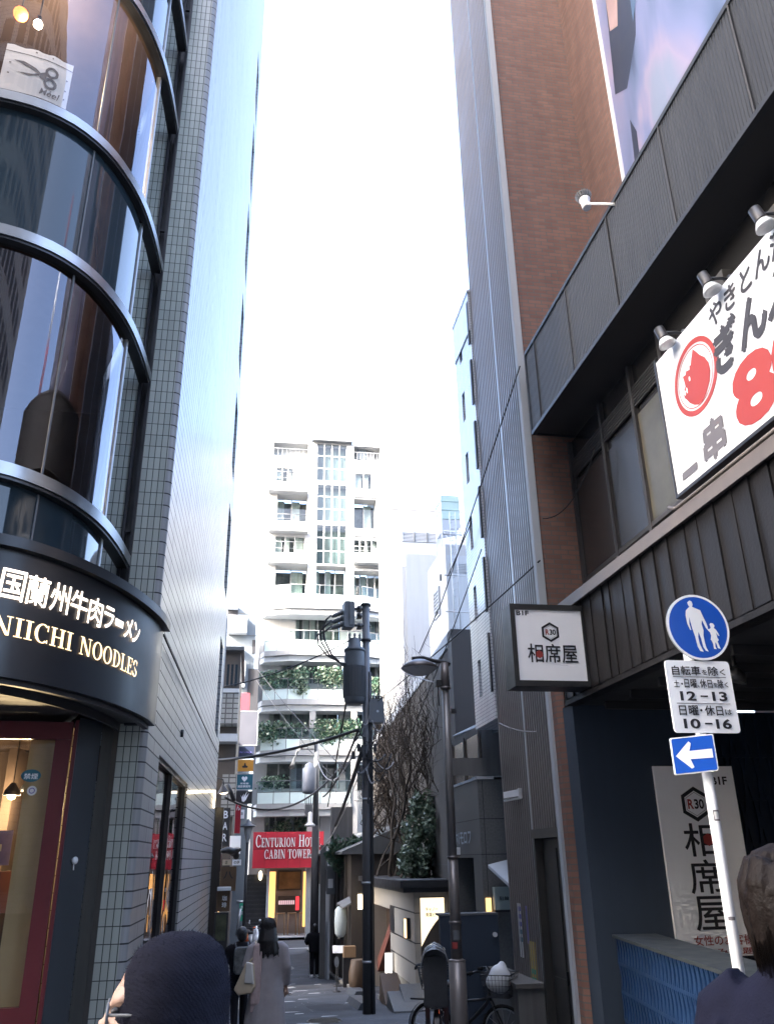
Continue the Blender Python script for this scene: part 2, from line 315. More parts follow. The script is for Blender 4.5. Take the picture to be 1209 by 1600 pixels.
M = dict(
 asphalt=mat('asphalt', (.085, .087, .092), .85, var=.3, vs=1.6, bump=.5, bs=160),
 paving=mat('alley_asphalt', (.1, .104, .112), .8, var=.42, vs=1.4, bump=.4, bs=120),
 line=mat('road_paint', (.62, .62, .6), .7, var=.2, vs=9),
 kerb=mat('kerb_stone', (.22, .22, .21), .8, var=.3, vs=5, bump=.3),
 concrete=mat('concrete', (.125, .118, .11), .85, var=.22, vs=1.2, bump=.3, bs=40, streak=.5),
 conc_dark=mat('dark_concrete', (.14, .138, .135), .85, var=.3, vs=1.0, bump=.3, bs=40, streak=.6),
 granite=mat('grey_granite', (.11, .114, .115), .5, var=.35, vs=30, streak=.12),
 beige=mat('beige_stone', (.42, .385, .33), .65, var=.12, vs=2.2, bump=.15, bs=90, streak=.5),
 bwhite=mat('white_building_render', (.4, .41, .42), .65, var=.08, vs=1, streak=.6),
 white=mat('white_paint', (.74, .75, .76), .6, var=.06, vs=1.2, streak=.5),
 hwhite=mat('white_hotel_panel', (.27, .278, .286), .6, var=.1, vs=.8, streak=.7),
 white2=mat('white_render', (.4, .42, .44), .7, var=.08, vs=1, streak=.6),
 offw=mat('pale_grey_render', (.42, .45, .48), .7, var=.1, vs=1, streak=.6),
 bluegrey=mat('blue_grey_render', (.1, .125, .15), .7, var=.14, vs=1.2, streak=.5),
 brown=mat('brown_wall', (.06, .052, .047), .6, var=.2, vs=2),
 black=mat('black_paint', (.024, .024, .027), .45, var=.25, vs=6),
 blackmat=mat('black_rubber', (.02, .02, .021), .75, var=.2, vs=8),
 navywall=mat('navy_painted_wall', (.036, .053, .082), .6, var=.18, vs=1.5, streak=.5),
 navylat=mat('blue_lattice_paint', (.012, .035, .095), .5, spec=.2, var=.2, vs=5),
 fascia=mat('dark_blue_grey_metal', (.03, .034, .041), .45, metal=.15, var=.22, vs=1.3, streak=.7),
 plank=mat('black_stained_boards', (.0105, .0102, .0115), .55, spec=.25, var=.5, vs=1.6, streak=.85, bump=.25, bs=30),
 soffit=mat('dark_soffit', (.036, .036, .04), .6, var=.25, vs=2),
 ledge=mat('brown_metal_ledge', (.13, .115, .11), .5, metal=.2, var=.2, vs=3, streak=.3),
 ribbed=mat('grey_brown_ribbed_metal', (.2, .185, .185), .38, metal=.7, var=.06, vs=1.2),
 doorbr=mat('brown_grey_metal_door', (.052, .05, .046), .45, metal=.2, var=.18, vs=2, streak=.5),
 steel=mat('brushed_steel', (.33, .335, .345), .33, metal=.95, var=.12, vs=4),
 darksteel=mat('dark_steel', (.06, .062, .068), .4, metal=.7, var=.2, vs=5),
 polegrey=mat('brown_grey_painted_steel', (.14, .128, .124), .38, metal=.35, var=.2, vs=4, streak=.4),
 poledark=mat('dark_concrete_pole', (.042, .042, .045), .7, var=.25, vs=4, streak=.4),
 equip=mat('grey_equipment_paint', (.11, .118, .128), .5, var=.15, vs=3, streak=.4),
 equipd=mat('dark_equipment_paint', (.075, .083, .092), .5, var=.2, vs=3, streak=.4),
 cable=mat('black_cable', (.014, .014, .016), .55, var=0),
 cablew=mat('grey_cable', (.3, .3, .31), .6, var=0),
 galv=mat('galvanised_steel', (.42, .44, .46), .45, metal=.6, var=.15, vs=6),
 signw=mat('white_sign_face', (.82, .85, .89), .35, var=.03, vs=3),
 signpole=mat('white_enamel_pole', (.66, .68, .7), .35, var=.14, vs=7, streak=.5),
 signblue=mat('blue_sign_face', (.008, .085, .48), .35, var=.06, vs=3),
 ink=mat('black_ink', (.012, .013, .018), .5, var=0),
 inkb=mat('dark_brush_ink', (.035, .035, .042), .5, var=0),
 inkg=mat('grey_brush_ink', (.11, .105, .115), .5, var=.1, vs=9),
 red=mat('red_ink', (.29, .038, .034), .5, var=.05, vs=3),
 hotelred=mat('red_sign_panel', (.36, .014, .03), .4, var=.08, vs=1.5),
 redban=mat('red_banner_cloth', (.38, .012, .026), .7, var=.12, vs=1.2),
 doorred=mat('dark_red_paint', (.08, .008, .014), .4, var=.12, vs=3),
 pier=mat('charcoal_panel', (.043, .05, .058), .42, var=.12, vs=2, streak=.4),
 pier2=mat('brown_charcoal_panel', (.045, .043, .04), .45, var=.12, vs=2, streak=.4),
 canopy=mat('black_sign_metal', (.018, .02, .025), .38, metal=.2, var=.12, vs=1.5),
 gold=emis('lit_gold_letter', (1, .7, .36), .17),
 lit=emis('lit_white_letter', (1, .86, .7), .22),
 warm=emis('warm_lamp', (1, .62, .25), .5),
 warmw=emis('warm_white_lamp', (1, .8, .5), .5),
 amber=emis('amber_light_panel', (1, .5, .15), .115),
 white_e=emis('white_lamp', (1, .97, .9), 3.),
 spandrel=mat('dark_spandrel_glass', (.02, .032, .042), .05, var=0, spec=.5),
 interior=mat('dim_interior', (.07, .05, .04), .8, var=.3, vs=1.5),
 intwarm=mat('warm_interior_wall', (.5, .4, .24), .8, var=.12, vs=2),
 intwin=mat('window_interior', (.12, .13, .125), .8, var=.5, vs=1.8),
 curtain=mat('pale_curtain', (.34, .38, .36), .8, var=.35, vs=6, streak=.6),
 tglass=glass('tinted_curved_glass', (.82, .76, .7), .42, .012, .12, .6, (.66, .68, .78)),
 cglass=glass('clear_glass', (.8, .85, .85), .3, .01, 0, .05),
 shopglass=glass('shop_glass', (.62, .62, .6), .3, .01, .1, .07),
 sideglass=glass('dark_side_glass', (.2, .18, .17), .45, .012, .3, .2, (.6, .6, .64)),
 balglass=glass('balcony_glass', (.72, .85, .85), .4, .02, 0, .12),
 leaf=mat('evergreen_leaf', (.06, .095, .055), .32, var=.5, vs=14, spec=.6),
 leafl=mat('light_leaf', (.17, .22, .16), .3, var=.5, vs=14, spec=.6),
 ivy=mat('ivy_leaf', (.035, .09, .055), .5, var=.5, vs=9),
 bark=mat('tree_bark', (.055, .048, .042), .85, var=.35, vs=12, bump=.4),
 twig=mat('thin_twig', (.042, .036, .032), .85, var=.2, vs=12),
 teal=mat('teal_sign', (.02, .12, .17), .5, var=.08),
 orange=mat('orange_sign', (.5, .23, .03), .5, var=.1),
 navysign=mat('navy_sign', (.012, .02, .05), .5, var=.1),
 woodsign=mat('brown_wood_sign', (.1, .06, .032), .55, var=.25, vs=6, streak=.5),
 green=mat('green_banner', (.03, .33, .2), .7, var=.1),
 wood=mat('pale_wood', (.34, .22, .12), .55, var=.2, vs=8, streak=.5),
 bin_=mat('blue_grey_cabinet', (.026, .038, .058), .5, var=.1, vs=2),
 skin=mat('skin', (.38, .24, .175), .55, var=.06, vs=9),
 hair=mat('black_hair', (.011, .01, .011), .42, var=.35, vs=30, streak=.9, bump=.8, bs=70),
 hairb=mat('brown_hair', (.0075, .0042, .003), .6, var=.4, vs=20, streak=.95, bump=.35, bs=90, spec=.15),
 coat=mat('grey_beige_coat', (.31, .29, .3), .85, var=.12, vs=7, bump=.25, bs=120),
 scarf=mat('pinkish_scarf', (.44, .35, .34), .9, var=.12, vs=12, bump=.4, bs=110),
 navycoat=mat('navy_coat', (.0095, .0105, .021), .8, var=.22, vs=9, bump=.35, bs=130),
 darkcloth=mat('black_cloth', (.012, .012, .015), .85, var=.25, vs=9, bump=.2),
 knit=mat('charcoal_knit', (.011, .0115, .018), .98, var=.3, vs=30, bump=.8, bs=190),
 tote=mat('cream_canvas', (.56, .47, .34), .8, var=.1, vs=6),
 totew=mat('white_canvas', (.66, .65, .62), .8, var=.08, vs=6),
 plastic_w=mat('white_plastic', (.62, .64, .66), .4, var=.08, vs=6),
 scoot=mat('white_scooter_paint', (.6, .61, .64), .25, var=.05, coat=.4),
 scooto=mat('orange_paint', (.55, .12, .03), .3, var=.05, coat=.4),
 paper=mat('paper_notice', (.62, .63, .62), .8, var=.1, vs=20),
 papery=mat('yellow_notice', (.5, .38, .1), .8, var=.15, vs=14),
 paperv=mat('violet_notice', (.16, .15, .38), .8, var=.15, vs=14),
 terra=mat('red_brown_beam', (.2, .07, .05), .6, var=.2, vs=3, streak=.4),
 tank=mat('frp_water_tank', (.42, .55, .52), .5, var=.08, vs=2),
 redtail=emis('red_tail_light', (.9, .12, .05), .25),
 # walls with courses
 lamppaint=mat('grey_lamp_paint', (.17, .165, .165), .35, metal=.3, var=.12, vs=5, streak=.4),
 stairglass=mat('dim_stair_interior', (.07, .1, .105), .7, var=.5, vs=1.2, streak=.5),
 tile=brick('grey_green_tiles', (.32, .355, .33), (.38, .415, .385), (.035, .042, .042), .068, .15, .0045, .25, 0., .14, rough_m=.8, spec=.5),
 panelwall=brick('glossy_grey_panels', (.235, .25, .262), (.275, .29, .3), (.03, .032, .036), 2.4, .15, .008, .36, .37, .16, spec=.38, bump=.35, rough_m=.7, coat=0., wav=2.5),
 brickw=brick('red_brown_brick', (.235, .125, .098), (.18, .095, .075), (.13, .115, .105), .23, .075, .009, .8, .5, .12),
 bluetile=brick('white_blue_tiles', (.55, .58, .63), (.6, .63, .68), (.26, .28, .31), .1, .06, .006, .2, 0., .08, spec=.8),
 tilegrey=brick('small_grey_tiles', (.24, .25, .24), (.28, .28, .27), (.07, .07, .07), .22, .16, .02, .5, 0., .15),
)
# ================================================================ SETTING
def strip(name, mt, x0, x1, ys, dz, kind='structure', zf=g, thick=0):
    mb = MB()
    for a, b in zip(ys, ys[1:]):
        X0a, X1a, X0b, X1b = (x0(a), x1(a), x0(b), x1(b)) if callable(x0) else (x0, x1, x0, x1)
        mb.face([(X0a, a, zf(a)+dz), (X1a, a, zf(a)+dz), (X1b, b, zf(b)+dz), (X0b, b, zf(b)+dz)])
    return mb.build(name, mt, kind=kind)
ys = [-200, -40, 2, 8, 14, 20, 26, 32, 36, 40, 44, 60, 400]
strip('ground', M['asphalt'], -300, 300, ys, 0)
strip('alley', M['paving'], -1.4, 5.2, [4.5, 8, 14, 20, 26, 32, 36, 40, 44], .004)
strip('street', M['asphalt'], -60, 60, [44.2, 48.9], .005)
strip('street_line', M['line'], -60, 60, [44.3, 44.46], .010)
rg_ = random.Random(12)
for k, (x, y, w_, l_, a) in enumerate(((.9, 15.2, 1.1, 2.6, .05), (1.9, 20.5, .9, 1.6, -.08), (.2, 22.5, .8, 3.2, .02), (1.6, 27, 1.3, 1.4, .1), (1.2, 36, 1.5, 2.0, 0))):
    q = MB(); n = 14; pts = []
    for t in range(n): 
        th = 2*math.pi*t/n; rx = w_/2*min(1.25, 1/max(abs(math.cos(th)), abs(math.sin(th))))*rg_.uniform(.95, 1.05); ry = l_/2*min(1.25, 1/max(abs(math.cos(th)), abs(math.sin(th))))*rg_.uniform(.95, 1.05)
        px_, py_ = x+rx*math.cos(th)+a*ry*math.sin(th), y+ry*math.sin(th); pts.append((px_, py_, g(py_)+.009))
    q.face(pts); q.build('asphalt_patch', M['asphalt'] if k % 2 else M['kerb'], kind='structure')
for k, (x, y) in enumerate(((1.55, 17.6), (1.0, 24.6))):
    o = thing('manhole_cover', (x, y, g(y)), ['round iron manhole cover in the alley between the woman in grey and the utility pole', 'round iron manhole cover farther down the middle of the alley'][k], 'manhole cover', 'manhole covers'); q = MB(); q.lathe([(.33, .01), (.33, .022), (.3, .024), (.3, .018), (.01, .018)], (x, y, g(y)), 26, cap=False)
    for t in range(-4, 5): q.box(x-.25, x+.25, y+t*.06-.012, y+t*.06+.012, g(y)+.018, g(y)+.028)
    q.build('cover', M['darksteel'], o)
q = MB()
for k in range(46):
    x, y = rg_.uniform(-.6, 2.8), rg_.uniform(14.5, 34); pts = [Vector((x, y, 0))]
    for t in range(6): pts.append(pts[-1]+Vector((rg_.uniform(-.12, .12), rg_.uniform(.05, .3), 0)))
    for p, p2_ in zip(pts, pts[1:]): q.face([(p.x-.006, p.y, g(p.y)+.0075), (p.x+.006, p.y, g(p.y)+.0075), (p2_.x+.006, p2_.y, g(p2_.y)+.0075), (p2_.x-.006, p2_.y, g(p2_.y)+.0075)])
q.build('asphalt_cracks', M['black'], kind='structure')
q = MB()
for k in range(26):
    x, y = rg_.gauss(1.2, .7), rg_.uniform(15, 34); w_ = rg_.uniform(.1, .5); q.face([(x, y, g(y)+.0115), (x+w_, y+.02, g(y)+.0115), (x+w_*.8, y+rg_.uniform(.04, .12), g(y)+.0115), (x+.04, y+.07, g(y)+.0115)])
q.build('worn_paint_marks', M['line'], kind='structure')
MBk = MB()
for y0 in [y*.6 for y in range(34, 72)]:               # edging stones along the right side of the alley
    y1 = y0+.59; x = 2.95+(.25 if y0 < 22 else 0)
    MBk.hexa([(x, y0, g(y0)-.05), (x+.15, y0, g(y0)-.05), (x+.15, y1, g(y1)-.05), (x, y1, g(y1)-.05), (x, y0, g(y0)+.09), (x+.15, y0, g(y0)+.09), (x+.15, y1, g(y1)+.09), (x, y1, g(y1)+.09)])
MBk.build('kerb', M['kerb'], kind='structure')
MBp = MB()
for k in range(2):
    y0, y1 = (48.9, 50.2), (44.2, 44.2)
MBp.box(-40, 40, 48.9, 52, -2.4, -2.0); MBp.build('pavement', M['kerb'], kind='structure')

# ================================================================ CORNER BUILDING (left)
def spline(P, n=10):
    P = [Vector((*p, 0)) for p in P]; P = [P[0]*2-P[1]]+P+[P[-1]*2-P[-2]]; out = []
    for k in range(1, len(P)-2):
        a, b, c, d = P[k-1:k+3]
        for q in range(n):
            t = q/n; out.append(.5*((2*b)+(c-a)*t+(2*a-5*b+4*c-d)*t*t+(3*b-a-3*c+d)*t**3))
    out.append(P[-2]); return out
class Curve:
    def __init__(s, P):
        s.p = spline(P); s.l = [0]
        for a, b in zip(s.p, s.p[1:]): s.l.append(s.l[-1]+(b-a).length)
    def __call__(s, d, off=0.):                          # point at arc length d, moved outward by off
        d = min(max(d, 0), s.l[-1]-1e-6); k = 0
        while s.l[k+1] < d: k += 1
        t = (d-s.l[k])/(s.l[k+1]-s.l[k]); a = max(k-1, 0); b = min(k+2, len(s.p)-1)
        tg = (s.p[b]-s.p[a]).normalized(); n = Vector((-tg.y, tg.x, 0))
        q = s.p[k].lerp(s.p[k+1], t)+n*off; return q
    def F(s, b0=0.): return lambda a, b, c: (lambda q: Vector((q.x, q.y, c)))(s(a, b+b0))
# arc length 0 is the end of the curve by the tiled strip; it runs towards the street on the left, outward is +off
BAY = Curve([(-1.42, 8.95), (-1.46, 8.25), (-1.55, 7.65), (-1.74, 7.12), (-1.98, 6.78), (-2.25, 6.58), (-2.6, 6.46), (-3.3, 6.38), (-4.4, 6.35), (-6.5, 6.34)])
if BAY(1, .1).x < BAY(1).x: pass
SGN = 1 if (BAY(.5, .1).x > BAY(.5).x) else -1
def ribbon(mb, C, d0, d1, off, z0, z1, n=40, m=0, t=None):
    """vertical sheet along a curve; with t an extruded band between off-t and off"""
    ds = [d0+(d1-d0)*k/n for k in range(n+1)]
    P = [C(d, SGN*off) for d in ds]; base = len(mb.v)
    if t is None:
        mb.rings([[Vector((p.x, p.y, z0)) for p in P], [Vector((p.x, p.y, z1)) for p in P]], m, False, True, False); return
    Q = [C(d, SGN*(off-t)) for d in ds]
    for A, B, za, zb in ((P, P, z0, z1), (Q, Q, z1, z0)): mb.rings([[Vector((p.x, p.y, za)) for p in A], [Vector((p.x, p.y, zb)) for p in B]], m, False, True, False)
    mb.rings([[Vector((p.x, p.y, z1)) for p in P], [Vector((p.x, p.y, z1)) for p in Q]], m, False, False, False)
    mb.rings([[Vector((p.x, p.y, z0)) for p in Q], [Vector((p.x, p.y, z0)) for p in P]], m, False, False, False)
    for k, (a, b) in ((0, (P[0], Q[0])), (n, (P[-1], Q[-1]))): mb.face([(a.x, a.y, z0), (b.x, b.y, z0), (b.x, b.y, z1), (a.x, a.y, z1)], m)
H_L = 34.
cb = thing('corner_building', (-3, 9, 0), 'tall corner building with curved tinted glass bay, steel rings and glossy panelled side wall', 'building')
# glossy panelled side wall, with openings near its far end
LA, LB = Vector((-1.07, 9.0, 0)), Vector((-.85, 22.5, 0)); LD = (LB-LA).normalized(); LN = Vector((LD.y, -LD.x, 0))
FL = frame(LA, LD, LN); LL = (LB-LA).length
rec = [(11.3, 12.6, z, z+2.3) for z in (4.6, 8.2, 11.6, 15, 18.4, 21.8, 25.2)]
mb = MB()
def fq(mb, F, a0, a1, c0, c1, b=0, m=0): mb.face([F(a0, b, c0), F(a1, b, c0), F(a1, b, c1), F(a0, b, c1)], m)
def wall_holes(mb, F, a0, a1, c0, c1, holes, b=0, m=0, depth=.35, m2=None):
    """a wall face with rectangular holes and their reveals"""
    xs = sorted({a0, a1, *[h[0] for h in holes], *[h[1] for h in holes]}); zs = sorted({c0, c1, *[h[2] for h in holes], *[h[3] for h in holes]})
    for x, X in zip(xs, xs[1:]):
        for z, Z in zip(zs, zs[1:]):
            if not any(h[0] <= (x+X)/2 <= h[1] and h[2] <= (z+Z)/2 <= h[3] for h in holes): fq(mb, F, x, X, z, Z, b, m)
    k = m if m2 is None else m2
    for h in holes:
        A, B, Cc, D = h
        mb.face([F(A, b, Cc), F(B, b, Cc), F(B, b-depth, Cc), F(A, b-depth, Cc)], k); mb.face([F(A, b, D), F(A, b-depth, D), F(B, b-depth, D), F(B, b, D)], k)
        mb.face([F(A, b, Cc), F(A, b-depth, Cc), F(A, b-depth, D), F(A, b, D)], k); mb.face([F(B, b, Cc), F(B, b, D), F(B, b-depth, D), F(B, b-depth, Cc)], k)
RC = .07                                                  # rounded corner between tiles and side wall
sw = (1.15, 5.15, .3, 2.9)
wall_holes(mb, FL, RC, LL, -2, H_L, [*rec, (sw[0], sw[1], -2, sw[3])], depth=.3)
cn = [LA+LD*RC+LN*0, ]
arc = []
c0 = LA+LD*RC-LN*RC
for k in range(9):
    t = R(90*k/8); arc.append(c0+LN*RC*math.cos(t)-LD*RC*math.sin(t))
for a, b in zip(arc, arc[1:]): mb.face([(a.x, a.y, -1), (b.x, b.y, -1), (b.x, b.y, H_L), (a.x, a.y, H_L)], 0, smooth=True)
e = FL(LL, 0, 0); mb.face([(e.x, e.y, -2), (-9, 22.6, -2), (-9, 22.6, H_L), (e.x, e.y, H_L)])
mb.face([(-1.2, 9.2, H_L), (e.x, e.y, H_L), (-14, 22.6, H_L), (-14, 7, H_L)])
mb.face([(-14, 22.6, -2), (-14, 6.4, -2), (-14, 6.4, H_L), (-14, 22.6, H_L)])
mb.face([(-6.4, 6.45, -1), (-6.4, 6.45, H_L), (-14, 6.45, H_L), (-14, 6.45, -1)])
mb.face([(-1.75, 9.0, H_L), (-6.4, 6.45, H_L), (-14, 6.45, H_L), (-14, 9, H_L)])
mb.build('side_wall', M['panelwall'], cb)
for h in rec:
    f = MB(); f.fbox(FL, h[0], h[1], -.31, -.28, h[2], h[3], 1); f.fbox(FL, h[0], h[0]+.06, -.28, -.2, h[2], h[3]); f.fbox(FL, h[1]-.06, h[1], -.28, -.2, h[2], h[3]); f.fbox(FL, h[0]+.06, h[1]-.06, -.28, -.2, h[3]-.07, h[3])
    f.build('window', [M['darksteel'], M['spandrel']], cb)
# tiled strip facing the street
tz = MB(); tp = [Vector((-1.07-RC, 9.0, 0)), Vector((-1.44, 9.0, 0)), Vector((-1.44, 9.06, 0)), Vector((-1.54, 9.06, 0)), Vector((-1.54, 9.0, 0)), Vector((-1.95, 9.0, 0))]
for a, b in ((0, 1), (4, 5)): tz.face([(tp[b].x, tp[b].y, -1), (tp[a].x, tp[a].y, -1), (tp[a].x, tp[a].y, H_L), (tp[b].x, tp[b].y, H_L)])
tz.build('tile_strip', M['tile'], cb)
ch = MB()
ch.face([(-1.44, 9.0, 3), (-1.44, 9.06, 3), (-1.44, 9.06, H_L), (-1.44, 9.0, H_L)]); ch.face([(-1.54, 9.06, 3), (-1.44, 9.06, 3), (-1.44, 9.06, H_L), (-1.54, 9.06, H_L)]); ch.face([(-1.54, 9.06, 3), (-1.54, 9.0, 3), (-1.54, 9.0, H_L), (-1.54, 9.06, H_L)])
ch.box(-1.46, -1.425, 8.965, 8.998, 3, H_L); ch.box(-1.555, -1.525, 8.965, 8.998, 3, H_L)
for z in (5.2, 9.5, 13.8, 18.1): ch.box(-1.525, -1.46, 8.99, 9.02, z, z+.03)
ch.build('joint_channel', M['darksteel'], cb)
# curved glass bay: rings, vision glass, spandrels
rings = [4.77, 7.14, 8.78, 11.2, 12.84, 15.26, 16.9, 19.32, 20.96, 23.38, 25.0, 27.4, 29.0, 31.4]
for k, z in enumerate(rings):
    mb = MB(); ribbon(mb, BAY, .03, 8.6, 0, z, z+.115, 60, 0, .14); ribbon(mb, BAY, .03, 8.6, -.02, z-.03, z-.003, 60, 1, .12)
    mb.build('ring_band', [M['steel'], M['darksteel']], cb)
levels = [4.12]+[r for r in rings]
gs = .95                                                  # where the glass starts along the curve
for k, (z0, z1) in enumerate(zip(levels, levels[1:])):
    mb = MB(); vis = k % 2 == 1
    ribbon(mb, BAY, gs, 8.6, -.10, z0+(.115 if k else 0), z1-.03, 60, 0)
    if vis:
        mb.build('window', M['tglass'], cb)
    else:
        mb.build('spandrel', M['spandrel'], cb)
for d in (2.12, 4.1, 6.1):
    for z0, z1 in list(zip(levels, levels[1:]))[:8]:
        mu = MB(); ribbon(mu, BAY, d-.009, d+.009, -.09, z0+.12, z1-.035, 2, 0, .012); mu.build('mullion', M['equip'], cb)
en = MB(); ribbon(en, BAY, gs-.05, gs, -.085, 4.12, H_L, 2, 0, .05); en.build('end_mullion', M['galv'], cb)
rt = MB(); p = BAY(gs, -SGN*.1); rt.face([(p.x, p.y, 3), (-1.95, 8.98, 3), (-1.95, 8.98, H_L), (p.x, p.y, H_L)]); rt.build('return_panel', M['darksteel'], cb)
it = MB()
for z in (4.78, 8.79, 12.85, 16.91, 20.97, 25.0):           # each storey inside: floor, ceiling, back wall
    def poly(zz): return [BAY(gs+(8.5-gs)*q/24, -SGN*.14).xy.to_3d()+Vector((0, 0, zz)) for q in range(25)]+[Vector((-6.4, 10, zz)), Vector((-2.1, 10, zz)), Vector((-1.98, 8.95, zz))]
    it.face(poly(z)); it.face(list(reversed(poly(z+2.4))))
    it.face([(-2.1, 9.9, z), (-6.4, 9.9, z), (-6.4, 9.9, z+2.4), (-2.1, 9.9, z+2.4)]); it.face([(-1.98, 8.9, z), (-2.1, 9.9, z), (-2.1, 9.9, z+2.4), (-1.98, 8.9, z+2.4)])
it.build('interior', M['interior'], cb)
# lettered noodle sign: curved black fascia
SG = Curve([(-.99, 8.86), (-1.02, 8.4), (-1.13, 7.85), (-1.28, 7.38), (-1.48, 6.95), (-1.72, 6.6), (-2.0, 6.36), (-2.5, 6.2), (-3.4, 6.1), (-5.2, 6.05)])
ns = thing('shop_sign', (-2, 7.5, 3), 'curved black fascia sign with glowing characters and NIICHI NOODLES above the red shopfront', 'sign')
mb = MB(); ribbon(mb, SG, 0, 6.4, 0, 3.04, 4.02, 60, 0, .12)
e0 = SG(0, 0); mb.box(e0.x-.3, e0.x-.004, 8.82, 8.88, 3.04, 4.0)
mb.build('fascia', M['canopy'], ns)
mb = MB(); ribbon(mb, SG, 0, 6.4, .07, 4.023, 4.11, 60, 0, .55); mb.build('cornice', M['canopy'], ns)
mb = MB(); ribbon(mb, SG, 0, 6.4, -.12, 3.06, 3.1, 60, 0, 1.4); ribbon(mb, SG, .02, 6.4, -.06, 3.0, 3.036, 60, 0, .05); ribbon(mb, SG, .02, 6.4, -.34, 2.98, 3.055, 60, 0, .03); mb.build('soffit', M['soffit'], ns)
def curvetext(C, d_right, w, z0, h, off, put):
    """a frame whose a axis runs left to right when seen from the street"""
    return lambda a, b, c: (lambda q: Vector((q.x, q.y, c)))(C(d_right+w-a, SGN*(off+b)))
F1 = curvetext(SG, .93, 1.86, 0, 0, .012, None)
mb = MB(); x = .045
for chh in '国蘭州牛肉ラーメン':
    wd = .216 if chh not in 'ラーメン' else .182
    P, gw, gh = glyphs(chh, .028, .12); sc = .25; k = .235
    if chh == 'ー': text(mb, F1, chh, x+.015, 3.715, x+.155, 3.76, 0, 0, .03, .1)
    elif chh in 'ラメン': text(mb, F1, chh, x+.01, 3.645, x+.165, 3.835, 0, 0, .022, .1)
    else: text(mb, F1, chh, x, 3.62, x+.2, 3.86, 0, 0, .014, .06)
    x += wd
mb.build('lettering', M['lit'], ns)
mb = MB(); serif(mb, F1, 'NIICHI NOODLES', .04, 3.345, .148, 1.82, 0, 0); mb.build('english_lettering', M['gold'], ns)
def lamp_light(par, p, watts, col):
    ld = bpy.data.lights.new('lamp_light', 'POINT'); ld.energy = watts; ld.color = col; ld.shadow_soft_size = .06
    lo_ = bpy.data.objects.new('lamp_light', ld); COL.objects.link(lo_); lo_.parent = par; lo_.location = Vector(p)-wloc(par)
# shopfront below the sign
pz = MB()
def vq(mb, a, b, z0, z1, m=0): mb.face([(a[0], a[1], z0), (b[0], b[1], z0), (b[0], b[1], z1), (a[0], a[1], z1)], m)
vq(pz, (-1.62, 8.3), (-1.46, 8.6), -.6, 3.03); vq(pz, (-1.455, 8.603), (-1.40, 8.95), -.6, 3.03, 1); pz.face([(-1.40, 8.95, -.6), (-1.36, 8.995, -.6), (-1.36, 8.995, 3.03), (-1.4, 8.95, 3.03)], 1)
pz.build('pier', [M['pier'], M['pier2']], cb)
dr = MB(); DF = frame((-1.62, 8.3, 0), (-.86, -.1, 0), (.1, -.86, 0))
dr.fbox(DF, .0, .035, -.1, .03, -.2, 3.0, 0); dr.fbox(DF, .05, .19, -.06, .02, -.2, 2.82, 0); dr.fbox(DF, .05, 2.4, -.06, .021, 2.822, 2.98, 0); dr.fbox(DF, .19, 2.4, -.058, .018, -.2, .66, 0)
shop = dr.build('shopfront', M['doorred'], cb)
gl_ = MB(); gl_.face([DF(.19, -.02, .66), DF(2.4, -.02, .66), DF(2.4, -.02, 2.822), DF(.19, -.02, 2.822)]); gl_.build('pane', M['shopglass'], shop)
st = MB(); st.plate(DF, circ(.36, 2.5, .085, 20, .055), -.012, -.008, 0); text(st, DF, '禁煙', .42, 2.47, .30, 2.52, -.006, 1, .01); st.plate(DF, circ(.335, 2.37, .042, 18), -.012, -.008, 2); annulus(st, DF, .335, 2.37, .018, .026, -.006, 18, 3)
st.build('sticker', [M['teal'], M['signw'], M['paper'], M['paperv']], shop)
si = MB(); si.face([DF(.05, -2.2, .0), DF(4, -2.2, .0), DF(4, -2.2, 3), DF(.05, -2.2, 3)], 0); si.face([DF(.02, -.1, 0), DF(.02, -2.2, 0), DF(.02, -2.2, 3), DF(.02, -.1, 3)], 0); si.face([DF(.02, -.1, 2.95), DF(.02, -2.2, 2.95), DF(4, -2.2, 2.95), DF(4, -.1, 2.95)], 0)
si.fbox(DF, .2, .42, -.34, -.12, 0, 2.9, 1)
si.build('interior', [M['interior'], M['intwarm']], cb)
for k, (a, b, c) in enumerate(((.62, -.9, 2.42), (.9, -1.4, 2.38), (.55, -1.5, 2.5))):
    o = thing('pendant_lamp', DF(a, b, c), ['warm pendant lamp behind the red shopfront glass, near its cream curtain', 'second warm pendant lamp deeper inside the noodle shop', 'small warm pendant lamp close to the noodle shop ceiling'][k], 'lamp', 'pendant lamps in the noodle shop')
    q = MB(); q.lathe([(.02, .09), (.07, .02), (.085, -.03)], DF(a, b, c), 14, 0); q.tube([DF(a, b, c+.09), DF(a, b, 2.94)], .006, 5, 0); q.build('shade', M['darksteel'], o)
    q = MB(); q.ell(DF(a, b, c-.03), .045, .045, .04, 10, 6); q.build('bulb', M['warmw'], o); lamp_light(o, DF(a, b, c-.12), 7, (1, .74, .42))
o = MB(); o.fbox(DF, .5, 1.1, -.5, -.47, 1.75, 2.05, 0); o.plate(DF, [(.58, 1.87), (.78, 1.87), (.78, 1.82), (.9, 1.9), (.78, 1.98), (.78, 1.93), (.58, 1.93)], -.47, -.465, 1); o.fbox(DF, .45, 1.1, -.5, -.47, 1.35, 1.7, 2)
o.build('menu_poster', [M['paperv'], M['paper'], M['terra']], label='orange and violet menu poster hanging inside the noodle shop window', cat='poster')
o = MB(); o.fbox(DF, .52, 1.0, -.2, -.17, .72, 1.2, 0); o.fbox(DF, .52, 1.0, -.2, -.168, 1.2, 1.27, 1); annulus(o, DF, .66, 1.235, .02, .04, -.16, 14, 0)
o.build('menu_stand', [M['signw'], M['red']], label='pale blue menu board with red top low inside the shop window', cat='menu board')
